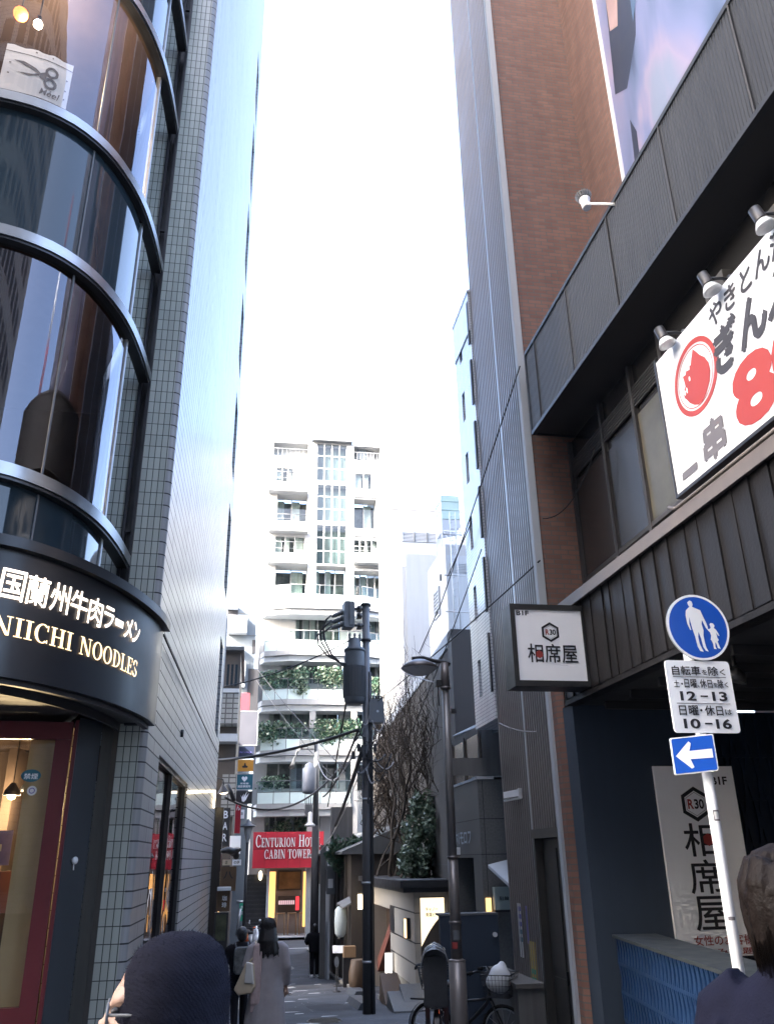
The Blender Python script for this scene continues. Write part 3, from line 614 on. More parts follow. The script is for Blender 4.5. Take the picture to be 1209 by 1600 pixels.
o = MB(); o.lathe([(.001, 0), (.03, .006), (.033, .02), (.02, .034), (.001, .038)], (-1.545, 8.43, 1.78), 14, 0, (.77, -.64, 0)); o.tube([(-1.54, 8.425, 1.75), (-1.535, 8.42, 1.70)], .006, 5)
o.build('door_bell', M['plastic_w'], label='small round white bell on the charcoal pier beside the red shopfront', cat='bell')
# hair salon behind the second-floor glass
FB = lambda a, b, c: (lambda q: Vector((q.x, q.y, c+.13)))(BAY(3.27-a, -SGN*(.2-b)))
o = MB()
edge = [(.0, 8.98), (.75, 8.98), (.76, 9.18), (.74, 9.4), (.73, 9.58), (.6, 9.57), (.5, 9.60), (.4, 9.58), (.3, 9.61), (.18, 9.59), (.08, 9.61), (.01, 9.58), (-.01, 9.3)]
for k in range(12):
    a0, a1 = .76*k/12, .76*(k+1)/12; w0, w1 = .012*math.sin(k*1.7), .012*math.sin((k+1)*1.7)
    o.face([FB(a0, 0, 8.98), FB(a1, 0, 8.98), FB(a1, 0, 9.62+w1), FB(a0, 0, 9.62+w0)], 0); o.face([FB(a0, .004, 9.52), FB(a1, .004, 9.52), FB(a1, .004, 9.53), FB(a0, .004, 9.53)], 1)
def sciss(dy, s):
    o.face([FB(.1, .006, 9.36+dy*1), FB(.2, .006, 9.385+dy*.7), FB(.34, .006, 9.35+dy*.25), FB(.42, .006, 9.30), FB(.40, .006, 9.275), FB(.3, .006, 9.325+dy*.3)], 1)
sciss(.05, 1); o.face([FB(.14, .006, 9.25), FB(.28, .006, 9.24), FB(.4, .006, 9.28), FB(.42, .006, 9.31), FB(.3, .006, 9.27)], 1)
annulus(o, lambda a, b, c: FB(a, b, c), .53, 9.37, .045, .08, .006, 20, 1); annulus(o, lambda a, b, c: FB(a, b, c), .53, 9.21, .045, .08, .007, 20, 1); o.face([FB(.39, .008, 9.26), FB(.47, .008, 9.22), FB(.48, .008, 9.36), FB(.4, .008, 9.32)], 1)
text(o, FB, 'Méel', .42, 9.03, .66, 9.12, .006, 1, .004, .2)
for a, c in ((.06, 9.2), (.06, 9.35), (.3, 9.575), (.5, 9.57), (.7, 9.2), (.7, 9.35), (.7, 9.08)): o.face([FB(a, .006, c), FB(a+.02, .006, c), FB(a+.02, .006, c+.02), FB(a, .006, c+.02)], 1)
o.build('salon_banner', [M['signw'], M['inkg']], label='white banner with scissors drawing and the word Méel behind the upper curved glass', cat='banner')
q = at(33, 22, y=6.95); o = thing('globe_lamp', q, 'orange glowing globe lamp inside the salon behind the curved glass', 'lamp')
b_ = MB(); b_.ell(q, .08, .08, .08, 14, 10); b_.build('globe', emis('orange_globe', (1, .2, .05), .35), o); b_ = MB(); b_.tube([q+Vector((0, 0, .1)), Vector((q.x, q.y, 11.18))], .008, 5); b_.build('cord', M['cable'], o)
q = at(60, 38, y=6.95); o = thing('bulb_lamp', q, 'bright white bulb lamp beside the orange globe in the salon', 'lamp')
b_ = MB(); b_.ell(q, .05, .05, .055, 12, 8); b_.build('bulb', M['white_e'], o); lamp_light(o, q+Vector((0, .1, -.12)), 14, (1, .82, .6)); b_ = MB(); b_.lathe([(.02, .05), (.03, .11)], q, 10); b_.tube([q+Vector((0, 0, .1)), Vector((q.x, q.y, 11.18))], .008, 5); b_.build('holder', M['black'], o)
# side windows of the panelled wall
sf = MB(); A0, A1, C0, C1 = sw[0], sw[1], -1.6, sw[3]
for a0, a1, c0, c1 in ((A0, A1, C1-.05, C1), (A0, A0+.05, C0, C1-.05), (A1-.05, A1, C0, C1-.05), (3.0, 3.06, C0, C1-.05)): sf.fbox(FL, a0, a1, -.12, -.03, c0, c1)
sfo = sf.build('window', M['darksteel'], cb)
q = MB(); q.face([FL(A0, -.08, C0), FL(A1, -.08, C0), FL(A1, -.08, C1), FL(A0, -.08, C1)]); q.build('pane', M['sideglass'], sfo)
q = MB(); q.fbox(FL, A0-.2, A1+.2, -1.6, -1.5, C0, C1+.2, 0); q.fbox(FL, A0, A1, -1.5, -.3, C1+.05, C1+.1, 0)
for k in range(4): q.fbox(FL, 1.4+k*.8, 1.9+k*.8, -1.5, -1.45, .8+.2*(k % 2), 1.9, 1+k % 2)
q.build('interior', [M['interior'], M['terra'], M['brown']], cb)
q = MB(); q.tube([FL(3.4, .02, 3.4), FL(3.4, .02, 3.5)], .02, 6); q.build('vent_pin', M['black'], cb)
# glowing tube painting a reflected line of light, and dark portal at the far end of the wall
q = MB(); q.tube([at(294, 1238, x=-.93), at(336, 1236, x=-.83)], .022, 6); q.tube([at(336, 1236, x=-.83), at(334, 1262, x=-.83)], .022, 6); q.build('glow_strip', M['warmw'], cb)
# ================================================================ RIGHT: brick building with dark fascias
XR = lambda y: 4.0-.0157*(y-11)
RU = Vector((-.0157, 1, 0)).normalized(); RN = Vector((-1, -.0157, 0)).normalized()
FR = frame((4.0+.0157*11, 0, 0), RU, RN)                  # a = along the alley (y), b = out towards the alley, c = height
H_R = 26.
bb = thing('brick_building', (5, 8, 0), 'tall red-brown brick building with dark ribbed fascia bands and a big white restaurant sign', 'building')
mb = MB()
vq(mb, (XR(10.9), 10.9), (5.56, 10.9), 4.85, H_R)          # brick wall facing the street
vq(mb, (5.56, 10.9), (5.60, 6.2), 9.2, H_R)                # set-back side carrying the poster
vq(mb, (4.45, 10.9), (4.45, 12.2), -1.6, H_R)
mb.face([(4.03, 10.9, H_R), (5.56, 10.9, H_R), (9, 10.9, H_R), (9, 12.2, H_R), (4.03, 12.2, H_R)])
vq(mb, (9, 3.4), (9, 14), -1, 9.2); vq(mb, (9, 6.2), (9, 14), 9.2, H_R); vq(mb, (5.60, 6.2), (9, 6.2), 9.2, H_R); mb.face([(4.1, 3.4, 9.15), (9, 3.4, 9.15), (9, 6.2, 9.15), (4.1, 6.2, 9.15)]); vq(mb, (4.2, 3.4), (9, 3.4), -1, 9.2)
mb.face([(5.5, 6.2, H_R), (9, 6.2, H_R), (9, 10.9, H_R), (5.5, 10.9, H_R)])
# narrow brick strip at street level
vq(mb, (4.01, 10.86), (4.08, 10.86), -1.6, 4.85); vq(mb, (4.0, 10.72), (4.0, 10.9), -1.6, 4.85); vq(mb, (4.0, 10.72), (4.09, 10.62), -1.6, 4.85)
mb.build('brick_wall', M['brickw'], bb)
mb = MB(); mb.box(3.96, 4.07, 10.86, 10.97, -1.6, H_R)     # light edge trim of the ribbed cladding
mb.build('edge_trim', M['offw'], bb)
# upper fascia: fine vertical ribs
def ribs(mb, F, a0, a1, c0, c1, pitch, depth, duty=.5, b=0., m=0):
    n = max(1, round((a1-a0)/pitch)); p = (a1-a0)/n
    for k in range(n):
        a = a0+k*p; q = [(a, 0), (a+p*duty*.8, 0), (a+p*duty, depth), (a+p*(1-.1), depth), (a+p, 0)]
        for (x, d), (X, D) in zip(q, q[1:]): mb.face([F(x, b+d, c0), F(X, b+D, c0), F(X, b+D, c1), F(x, b+d, c1)], m)
mb = MB(); ribs(mb, FR, 3.4, 10.62, 7.74, 9.1, .046, .008, .5, -.01)
mb.fbox(FR, 3.4, 10.62, -.06, .012, 9.1, 9.16, 0); mb.fbox(FR, 3.4, 10.62, -.06, .012, 7.68, 7.74, 0); mb.fbox(FR, 10.62, 10.64, -1.5, .012, 7.68, 9.16, 0)
mb.fbox(FR, 3.4, 10.615, -1.5, -.065, 9.08, 9.12, 0)
mb.build('upper_fascia', M['fascia'], bb)
mb = MB()
for a in (4.7, 6.1, 7.5, 8.9, 10.2): mb = MB(); mb.fbox(FR, a, a+.02, .001, .014, 7.74, 9.1); mb.build('panel_joint', M['soffit'], bb)
mb = MB(); mb.fbox(FR, 3.4, 10.6, -.74, -.065, 7.7, 7.73); mb.build('upper_soffit', M['soffit'], bb)
# second floor: recessed dark window wall
XW = 4.70; FW = frame((XW, 0, 0), (0, 1, 0), (-1, 0, 0))
mb = MB(); mb.fbox(FW, 3.4, 10.88, -.1, 0, 4.85, 7.7, 0)
for a in (3.45, 5.2, 7.78, 8.62, 9.6, 10.8): mb.fbox(FW, a, a+.07, .001, .06, 4.95, 7.69, 1)
mb.fbox(FW, 3.5, 10.85, .001, .05, 5.4, 5.46, 1)
for k in range(14): mb.fbox(FW, 7.9, 10.75, .02, .05, 7.32-.055*k*.8, 7.345-.055*k*.8, 1) if k < 7 else None
mb.fbox(FW, 7.86, 8.62, .002, .02, 5.46, 6.95, 2); mb.fbox(FW, 8.7, 9.59, .002, .025, 5.46, 6.9, 0); mb.fbox(FW, 9.68, 10.78, .002, .025, 5.46, 6.9, 0)
mb.build('window_wall', [mat('dark_glazed_panels', (.03, .03, .032), .22, var=.2, vs=1.2, spec=.6), M['soffit'], mat('dim_olive_glass', (.085, .082, .065), .18, var=.25, vs=1.6, spec=.6)], bb)
# lower fascia: black stained boards with a brown ledge
mb = MB(); random.seed(3); a = 3.4
while a < 10.28:
    wd = random.uniform(.17, .36); a2 = min(a+wd, 10.3); t = random.uniform(.0, .014)
    mb.face([FR(a, .012+t, 3.62), FR(a2, t*.3, 3.62), FR(a2, t*.3, 4.72), FR(a, .012+t, 4.72)]); mb.face([FR(a, .012+t, 3.62), FR(a, .012+t, 4.72), FR(a, -.02, 4.72), FR(a, -.02, 3.62)]); a = a2
mb.fbox(FR, 3.4, 10.3, -.12, -.025, 3.60, 4.72); mb.fbox(FR, 3.4, 10.32, -.14, .03, 3.54, 3.60); mb.fbox(FR, 10.3, 10.325, -.7, .015, 3.605, 4.72)
mb.build('lower_fascia', M['plank'], bb)
mb = MB(); mb.fbox(FR, 3.4, 10.36, -.75, .07, 4.73, 4.85); mb.fbox(FR, 3.4, 10.36, .071, .082, 4.70, 4.79); mb.tube([FR(3.4, .07, 4.875), FR(6.9, .07, 4.875), FR(7.0, .08, 4.93)], .018, 6); mb.build('ledge', M['ledge'], bb)
# ground floor recess
mb = MB()
vq(mb, (4.09, 10.35), (5.75, 10.35), -1.6, 3.56, 0); vq(mb, (4.05, 10.6), (4.09, 10.35), -1.6, 3.56, 0)
mb.face([(4.05, 3.4, 3.56), (7.5, 3.4, 3.56), (7.5, 10.6, 3.56), (4.05, 10.6, 3.56)], 1); vq(mb, (7.4, 3.4), (7.4, 10.4), -1.6, 3.56, 1); vq(mb, (5.75, 10.35), (5.75, 10.8), -1.6, 3.56, 1); vq(mb, (5.75, 10.8), (7.4, 10.8), -1.6, 3.56, 1)
for k in range(9): mb.box(4.4, 7.3, 4+k*.75, 4.05+k*.75, 3.46, 3.555, 1)
mb.build('entrance_wall', [M['navywall'], M['soffit']], bb)
# woven lattice: wavy uprights with horizontal rails
def lattice(mb, F, a0, a1, c0, c1, pitch=.062, rows=.28, amp=.02, m=0, hw=.0215):
    n = int((a1-a0)/pitch)
    for k in range(n):
        a = a0+pitch*(k+.5); pts = []
        m_ = max(6, int((c1-c0)/rows*6))
        for q in range(m_+1):
            c = c0+(c1-c0)*q/m_; ph = math.pi*(c-c0)/rows
            pts.append((a+amp*math.sin(ph+(math.pi if k % 2 else 0)), .028+.004*math.cos(ph*2), c))
        for (x, d, z), (X, D, Z) in zip(pts, pts[1:]):
            mb.face([F(x-hw, d, z), F(x+hw, d, z), F(X+hw, D, Z), F(X-hw, D, Z)], m); mb.face([F(x-hw, d, z), F(X-hw, D, Z), F(X-hw, D-.03, Z), F(x-hw, d-.03, z)], m); mb.face([F(x+hw, d, z), F(x+hw, d-.03, z), F(X+hw, D-.03, Z), F(X+hw, D, Z)], m)
    c = c0+rows
    while c < c1-.03: mb.fbox(F, a0, a1, .0, .03, c-.016, c+.016, m); c += rows
mb = MB(); FA = frame((5.85, 10.7, 0), (1, -.05, 0), (-.05, -1, 0)); lattice(mb, FA, 0, 1.6, .2, 3.5, .1, .55, .03); mb.fbox(FA, 0, 1.6, -.04, -.01, .0, 3.54, 0); mb.build('lattice_screen', mat('dark_blue_lattice', (.012, .026, .052), .5, var=.2, vs=5), bb)
# low blue lattice wall beside the basement stairs
lw = thing('lattice_wall', (4.1, 8, 0), 'low blue woven-lattice wall with grey top in front of the wall sign', 'low wall')
PA, PB = Vector((4.14, 9.82, 0)), Vector((3.62, 6.45, 0)); PD = (PB-PA).normalized(); PN = Vector((PD.y, -PD.x, 0)); PN = PN if PN.x < 0 else -PN
FP = frame(PA, PD, PN); LP = (PB-PA).length+1.4
mb = MB(); mb.fbox(FP, 0, LP, -.38, .0, -.9, .898); mb.build('wall', mat('dark_navy_board', (.008, .018, .04), .6), lw)
mb = MB(); lattice(mb, FP, .01, LP, -.7, .895, .056, .27, .015, hw=.0165); mb.build('lattice', M['navylat'], lw)
mb = MB(); mb.fbox(FP, -.03, LP, -.44, .06, .90, .93); mb.build('top', mat('blue_grey_top', (.03, .037, .042), .6, spec=.25, var=.15, vs=4), lw)
# sign on the blue wall
def hexlogo(mb, F, cx, cy, r, b, mi, mr_):
    hx = [(cx+r*math.cos(R(90+60*k)), cy+r*math.sin(R(90+60*k))) for k in range(6)]; ri = r*.76; hi = [(cx+ri*math.cos(R(90+60*k)), cy+ri*math.sin(R(90+60*k))) for k in range(6)]
    for k in range(6):
        j = (k+1) % 6; mb.face([F(p[0], b, p[1]) for p in (hx[k], hx[j], hi[j], hi[k])], mi)
        r2 = r*.68; r3 = r*.655; A = [(cx+q*math.cos(R(90+60*t)), cy+q*math.sin(R(90+60*t))) for q in (r2, r3) for t in (k, j)]; mb.face([F(p[0], b, p[1]) for p in (A[0], A[1], A[3], A[2])], mi)
    text(mb, F, 'R', cx-r*.5, cy-r*.28, cx-r*.12, cy+r*.28, b, mr_, .03); text(mb, F, '30', cx-r*.08, cy-r*.28, cx+r*.54, cy+r*.28, b, mi, .03)
def dot(mb, F, cx, cy, r, b, m): mb.face([F(cx+r*math.cos(R(90+60*k)), b, cy+r*math.sin(R(90+60*k))) for k in range(6)], m)
pw = MB(); FQ = frame((5.07, 10.3, 0), (1, 0, 0), (0, -1, 0))
o = thing('wall_sign', (5.5, 10.3, .7), 'tall white B1F sign with vertical black characters on the navy wall behind the road sign', 'sign')
pw.fbox(FQ, 0, 1.08, -.04, .0, .62, 2.79, 0); pw.build('board', M['signw'], o)
pl = MB(); text(pl, FQ, 'B1F', .76, 2.56, .98, 2.66, .004, 0, .03); hexlogo(pl, FQ, .5, 2.33, .21, .004, 0, 1)
text(pl, FQ, '相', .28, 1.72, .72, 2.1, .004, 0, .012); dot(pl, FQ, .6, 1.91, .075, .007, 1); text(pl, FQ, '席', .28, 1.30, .72, 1.68, .004, 0, .012); text(pl, FQ, '屋', .28, .90, .72, 1.27, .004, 0, .012)
text(pl, FQ, '女性のお客様', .22, .74, .98, .85, .004, 1, .01); text(pl, FQ, '飲み放題', .3, .64, .98, .71, .004, 1, .01)
pl.build('lettering', [M['ink'], M['red']], o)
# hanging illuminated box sign
o = thing('hanging_sign', (3.5, 9.6, 3.7), 'square white B1F box sign in a thick black frame hanging out from the board fascia', 'sign')
FH = frame((3.10, 9.5, 3.70), (1, 0, 0), (0, -1, 0)); q = MB()
q.fbox(FH, -.03, 1.02, -.34, .0, -.07, .0); q.fbox(FH, -.03, 1.02, -.34, .0, .88, .95); q.fbox(FH, -.03, .03, -.34, .0, .0, .88); q.fbox(FH, .89, 1.02, -.34, .0, .0, .88); q.fbox(FH, .03, .89, -.3, -.28, 0, .88); q.build('frame', mat('black_sign_frame', (.022, .024, .026), .42, var=.2, vs=7), o)
q = MB(); q.fbox(FH, .031, .889, -.12, -.012, .001, .879); q.build('face', M['signw'], o)
q = MB(); text(q, FH, 'B1F', .05, .805, .21, .865, -.008, 0, .03); hexlogo(q, FH, .47, .6, .125, -.008, 0, 1); text(q, FH, '相席屋', .16, .22, .79, .45, -.008, 0, .012); dot(q, FH, .305, .32, .05, -.004, 1); q.build('lettering', [M['ink'], M['red']], o)

for z_ in (.7, .15): q = MB(); q.tube([FH(1.02, -.17, z_), FH(1.14, -.17, z_)], .025, 8); q.build('bracket', M['darksteel'], o)
# big white restaurant sign
o = thing('restaurant_sign', (4.1, 5.2, 5), 'large white restaurant sign with red pig emblem, brush characters and big red 80', 'sign')
FY = frame((4.015, 6.85, 5.0), -RU, RN)            # a runs right (towards the street)
q = MB(); q.fbox(FY, 0, 3.4, -.05, .0, .0, 1.52); q.build('board', mat('white_banner_face', (.56, .59, .63), .45, var=.04, vs=2), o)
q = MB(); q.fbox(FY, -.03, -.002, -.07, .012, -.03, 1.55); q.fbox(FY, -.002, 3.4, -.07, .012, -.035, -.002); q.build('frame', M['darksteel'], o)
q = MB(); cx, cy = .64, .96
annulus(q, FY, cx, cy, .33, .385, .004, 44, 0); annulus(q, FY, cx, cy, .30, .31, .004, 44, 0)
pig = [(-.02, -.295), (-.09, -.26), (-.16, -.2), (-.2, -.14), (-.235, -.1), (-.23, -.03), (-.185, 0), (-.19, .06), (-.2, .12), (-.15, .11), (-.13, .14), (-.07, .12), (-.06, .16), (-.04, .15), (0, .22), (.04, .285), (.09, .22), (.14, .15), (.2, .09), (.245, .0), (.25, -.09), (.21, -.18), (.12, -.26), (.05, -.295)]
q.face([FY(cx+x, .004, cy+y) for x, y in pig], 0)
for x, y, rx, ry in ((-.09, .03, .014, .026), (-.205, -.06, .012, .028), (-.165, -.055, .012, .032)): q.face([FY(cx+u, .008, cy+v) for u, v in circ(x, y, rx, 14, ry)], 3)
text(q, FY, 'やきとん酒場', 1.02, 1.22, 2.45, 1.46, .004, 1, .035, .15)
text(q, FY, 'ぎんぶた', 1.0, .74, 2.6, 1.17, .004, 1, .07, .12)
text(q, FY, '80', 1.12, .06, 2.3, .68, .004, 0, .045); text(q, FY, '円', 2.45, .12, 2.8, .4, .004, 0, .03)
text(q, FY, '一', .14, .1, .42, .15, .004, 2, .03, .3); text(q, FY, '串', .56, .05, .92, .42, .004, 2, .06, .1)
q.build('lettering', [M['red'], M['inkb'], M['inkg'], M['signw']], o)
# poster on the set-back wall
q = MB(); FO = frame((5.53, 9.42, 9.25), (.008, -1, 0), (-1, 0, 0)); q.fbox(FO, 0, 3.15, -.03, 0, 0, 14)
o = thing('billboard_poster', (5.5, 7, 9.3), 'tall blue and lilac billboard poster with blurred dark figure shapes above the upper fascia', 'billboard')
pm = bpy.data.materials.new('poster_print'); pm.use_nodes = True; n_ = pm.node_tree; bs_ = n_.nodes['Principled BSDF']; bs_.inputs['Roughness'].default_value = .35
ge = _n(n_, 'ShaderNodeNewGeometry'); mp_ = _n(n_, 'ShaderNodeMapping'); mp_.inputs['Location'].default_value = (0, 1.7, .4); mp_.inputs['Scale'].default_value = (1, .42, .16); n_.links.new(ge.outputs[0], mp_.inputs[0])
no_ = _n(n_, 'ShaderNodeTexNoise'); no_.inputs['Scale'].default_value = 1.5; no_.inputs['Detail'].default_value = 3; no_.inputs['Distortion'].default_value = .8; n_.links.new(mp_.outputs[0], no_.inputs['Vector'])
cr_ = _n(n_, 'ShaderNodeValToRGB'); n_.links.new(no_.outputs[0], cr_.inputs[0]); cr_.color_ramp.elements[0].position = .3; cr_.color_ramp.elements[0].color = (.035, .055, .11, 1); cr_.color_ramp.elements[1].position = .72; cr_.color_ramp.elements[1].color = (.2, .24, .34, 1)
for p_, c_ in ((.42, (.11, .15, .26, 1)), (.52, (.17, .2, .35, 1)), (.62, (.28, .25, .36, 1))): e_ = cr_.color_ramp.elements.new(p_); e_.color = c_
n_.links.new(cr_.outputs[0], bs_.inputs['Base Color']); q.build('print', pm, o)
q = MB(); q.fbox(FO, -.07, -.002, -.03, .03, 0, 14); q.build('edge_strip', M['white'], o)
q = MB()
blob = lambda pts, m: q.face([FO(a, .004, c) for a, c in pts], m)
blob([(.12, 4.3), (.5, 4.0), (1.0, 4.6), (1.25, 5.6), (1.2, 7.5), (.9, 9), (.6, 8), (.35, 6.6)], 0)
q.face([FO(a, .007, c) for a, c in [(.3, 5.6), (.55, 5.4), (.75, 6.2), (.7, 7.4), (.5, 8.2), (.36, 7)]], 1)
q.face([FO(a, .007, c) for a, c in [(1.0, 4.9), (1.2, 5.2), (1.35, 6.4), (1.3, 8), (1.15, 7)]], 2)
blob([(.3, 2.0), (.45, 1.9), (.55, 3.0), (.42, 3.4)], 0)
q.build('figure_print', [mat('poster_navy', (.03, .04, .07), .4, var=.3, vs=1.5), mat('poster_skin', (.36, .26, .26), .4, var=.3, vs=1.5), mat('poster_blue', (.09, .16, .28), .4, var=.3, vs=2)], o)
# lamps
fl = thing('flood_lamp', (3.9, 9.3, 9.2), 'white floodlight on an arm above the upper fascia, in front of the bricks', 'floodlight')
A = at(955, 319, x=4.03); B = at(918, 318, x=4.0); 
q = MB(); q.tube([A, B], .016, 8); q.tube([A, A+Vector((.25, 0, 0))], .016, 8); q.build('arm', M['white'], fl)
T = at(909, 290, x=4.0); dr_ = (T-B).normalized()
q = MB(); q.lathe([(.05, -.04), (.06, 0), (.062, .12), (.075, .14)], B+Vector((0, .05, 0)), 16, 0, dr_); q.build('body', M['white'], fl)
q = MB()
Mx = dr_.to_track_quat('Z', 'Y').to_matrix()
for k in range(18):
    t = 2*math.pi*k/18; d1 = Mx @ Vector((math.cos(t), math.sin(t), 0)); s1 = Mx @ Vector((-math.sin(t), math.cos(t), 0)); base = B+Vector((0, .05, 0))
    q.hexa([base+d1*.05+s1*.006+dr_*.14, base+d1*.05-s1*.006+dr_*.14, base+d1*.085-s1*.006+dr_*.15, base+d1*.085+s1*.006+dr_*.15, base+d1*.04+s1*.006+dr_*.24, base+d1*.04-s1*.006+dr_*.24, base+d1*.11-s1*.006+dr_*.24, base+d1*.11+s1*.006+dr_*.24])
q.lathe([(.03, .14), (.035, .23), (.09, .235), (.09, .242)], B+Vector((0, .05, 0)), 16, 0, dr_); q.build('cooling_fins', M['equip'], fl)
def spot(p):
    o = thing('spotlight', p, 'a', 'spotlight', 'spotlights over the white restaurant sign')
    d = Vector((.25, -.12, -.95)).normalized()
    q = MB(); q.lathe([(.03, -.15), (.05, -.14), (.052, -.02), (.06, .0)], p, 14, 0, d); q.build('housing', M['black'], o)
    q = MB(); q.lathe([(.055, .0), (.085, .06), (.088, .075), (.06, .08), (.01, .07)], p, 16, 0, d); q.build('lens', mat('lamp_lens', (.55, .58, .6), .15, var=.1, vs=20, spec=.8), o)
    q = MB(); q.tube([p-d*.08, p-d*.08+Vector((.14, -.03, .0)), p-d*.08+Vector((.24, -.05, -.02))], .016, 8); q.lathe([(.045, 0), (.045, .03)], p-d*.08+Vector((.2, -.05, -.02)), 12, 0, (1, 0, 0)); q.build('arm', M['darksteel'], o)
    return o
sp = spot(Vector((3.9, 6.42, 6.52)))
sp['label'] = 'black spotlight over the corner of the white sign nearest the pig emblem'
for yy, lb in ((5.57, 'middle of the three spotlights, above the small brush characters of the white sign'), (4.74, 'topmost spotlight, highest along the white sign edge')):
    c = copy_tree(sp); c.location = (3.9+.0157*(6.42-yy), yy, 6.52); c['label'] = lb
for k, (yy, lb) in enumerate(((6.05, 'black round wall vent box just above the spotlight by the pig emblem'), (4.95, 'black round wall vent box below the topmost spotlight'))):
    o = thing('wall_vent', (4.55, yy, 6.75), lb, 'vent', 'vent boxes over the restaurant sign')
    q = MB(); q.box(4.3, 4.695, yy-.17, yy+.17, 6.62, 7.0); q.build('box', mat('vent_box_paint', (.045, .043, .04), .5, var=.2), o)
    q = MB(); annulus(q, frame((4.295, yy, 6.81), (0, 1, 0), (-1, 0, 0)), 0, 0, .0, .11, .002, 20, 0); q.build('opening', M['ink'], o)
o = thing('wall_lamp', (4.2, 6.1, 3.4), 'dark adjustable lamp under the board fascia behind the round road sign', 'lamp')
p = at(1148, 1050, y=7.4); q = MB(); q.tube([p+Vector((0, 0, .3)), p+Vector((0, 0, .1)), p], .02, 8); q.build('arm', M['black'], o); q = MB(); q.lathe([(.03, .05), (.1, 0), (.12, -.09)], p, 16, 0, (.3, -.2, 1)); q.build('shade', M['darksteel'], o)
# ================================================================ ribbed metal building next to it
rb = thing('ribbed_building', (5, 12.2, 0), 'tall narrow building clad in vertical ribbed brown-grey metal with a dark door', 'building')
mb = MB()
def dcl(mb, a0, a1, c0, c1): ribs(mb, FR, a0, a1, c0, c1, .092, .045, .5, -.03)
dcl(mb, 10.98, 12.0, 2.1, 25); dcl(mb, 12.07, 13.28, -1.6, 25)
mb.fbox(FR, 12.005, 12.065, -.05, .012, -1.6, 25, 1); mb.fbox(FR, 13.28, 13.31, -3, .01, -1.6, 25, 0); mb.fbox(FR, 10.98, 13.28, -3, -.04, 24.96, 25, 0); mb.fbox(FR, 10.97, 10.985, -3, -.2, 5, 25, 0)
mb.build('cladding', [M['ribbed'], M['galv']], rb)
mb = MB(); mb.fbox(FR, 10.98, 12.0, -.1, .04, 1.98, 2.1); mb.fbox(FR, 11.93, 12.0, -.1, .03, -1.6, 1.98); mb.fbox(FR, 10.95, 11.02, -.1, .03, -1.6, 1.98); mb.build('door_frame', M['doorbr'], rb)
mb = MB(); mb.fbox(FR, 11.3, 11.92, -.14, -.08, -1.6, 1.97); mb.fbox(FR, 11.38, 11.84, -.078, -.066, .4, 1.85); mb.fbox(FR, 11.38, 11.84, -.078, -.066, -1.0, .3)
d_ = mb.build('door', M['doorbr'], rb); mb = MB(); mb.fbox(FR, 11.33, 11.36, -.078, -.05, .25, .4); mb.build('handle', M['darksteel'], d_)
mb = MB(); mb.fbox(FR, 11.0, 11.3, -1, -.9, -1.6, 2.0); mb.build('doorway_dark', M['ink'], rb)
o = thing('tube_light', FR(12.6, .2, 2.75), 'white fluorescent tube light sticking out of the ribbed metal wall', 'lamp')
A, B = at(814, 1243, x=3.96), at(778, 1250, y=12.95); A = FR(12.35, .01, A.z); B = Vector((B.x, B.y, B.z))
ax = (B-A).normalized(); FT = frame(A, ax, ax.cross(Vector((0, 0, 1))))
q = MB(); q.fbox(FT, 0, .42, -.045, .045, .0, .09); q.fbox(FT, 0, .03, -.06, .06, -.03, .1); q.build('housing', M['white'], o)
q = MB(); q.tube([FT(.03, 0, -.03), FT(.46, 0, -.03)], .018, 10); q.build('tube', mat('tube_glass', (.75, .77, .78), .25, var=0), o)
for a0, a1, c0, c1, mt, lb in ((12.78, 12.95, .42, 1.12, 'paper', 'narrow white notice with coloured blocks pasted on the ribbed metal wall'), (12.5, 12.6, .62, 1.1, 'paperv', 'thin violet notice pasted on the ribbed metal wall'), (12.30, 12.55, .1, .66, 'papery', 'yellow and green notice pasted low on the ribbed metal wall')):
    q = MB(); q.fbox(FR, a0, a1, .004, .012, c0, c1, 0)
    if mt != 'paperv':
        for k in range(5): q.fbox(FR, a0+.03, a1-.03, .012, .014, c1-.1-.1*k, c1-.04-.1*k, 1 if k < 3 else 2)
    q.build('notice', [M[mt], M['paperv'] if mt == 'paper' else mat('notice_ochre', (.42, .33, .14), .8), M['green'] if mt == 'papery' else M['teal']], label=lb, cat='notice', group='notices on the ribbed wall')
q = MB(); F_ = frame((3.60, 12.02, 0), (1, 0, 0), (0, -1, 0))
P0 = [(3.60, 12.03), (4.0, 12.03), (3.97, 13.98), (3.76, 13.98)]
q.hexa([(*p, -1.6) for p in P0]+[(*p, .14) for p in P0]); cp = [(3.57, 12.0), (4.0, 12.0), (3.97, 14.0), (3.74, 14.0)]
o = thing('concrete_planter', (3.8, 13, -.7), 'low concrete block with pale top slab against the ribbed metal wall', 'planter'); q.build('base', M['conc_dark'], o)
q = MB(); q.hexa([(*p, .143) for p in cp]+[(*p, .2) for p in cp]); q.build('top_slab', M['concrete'], o)
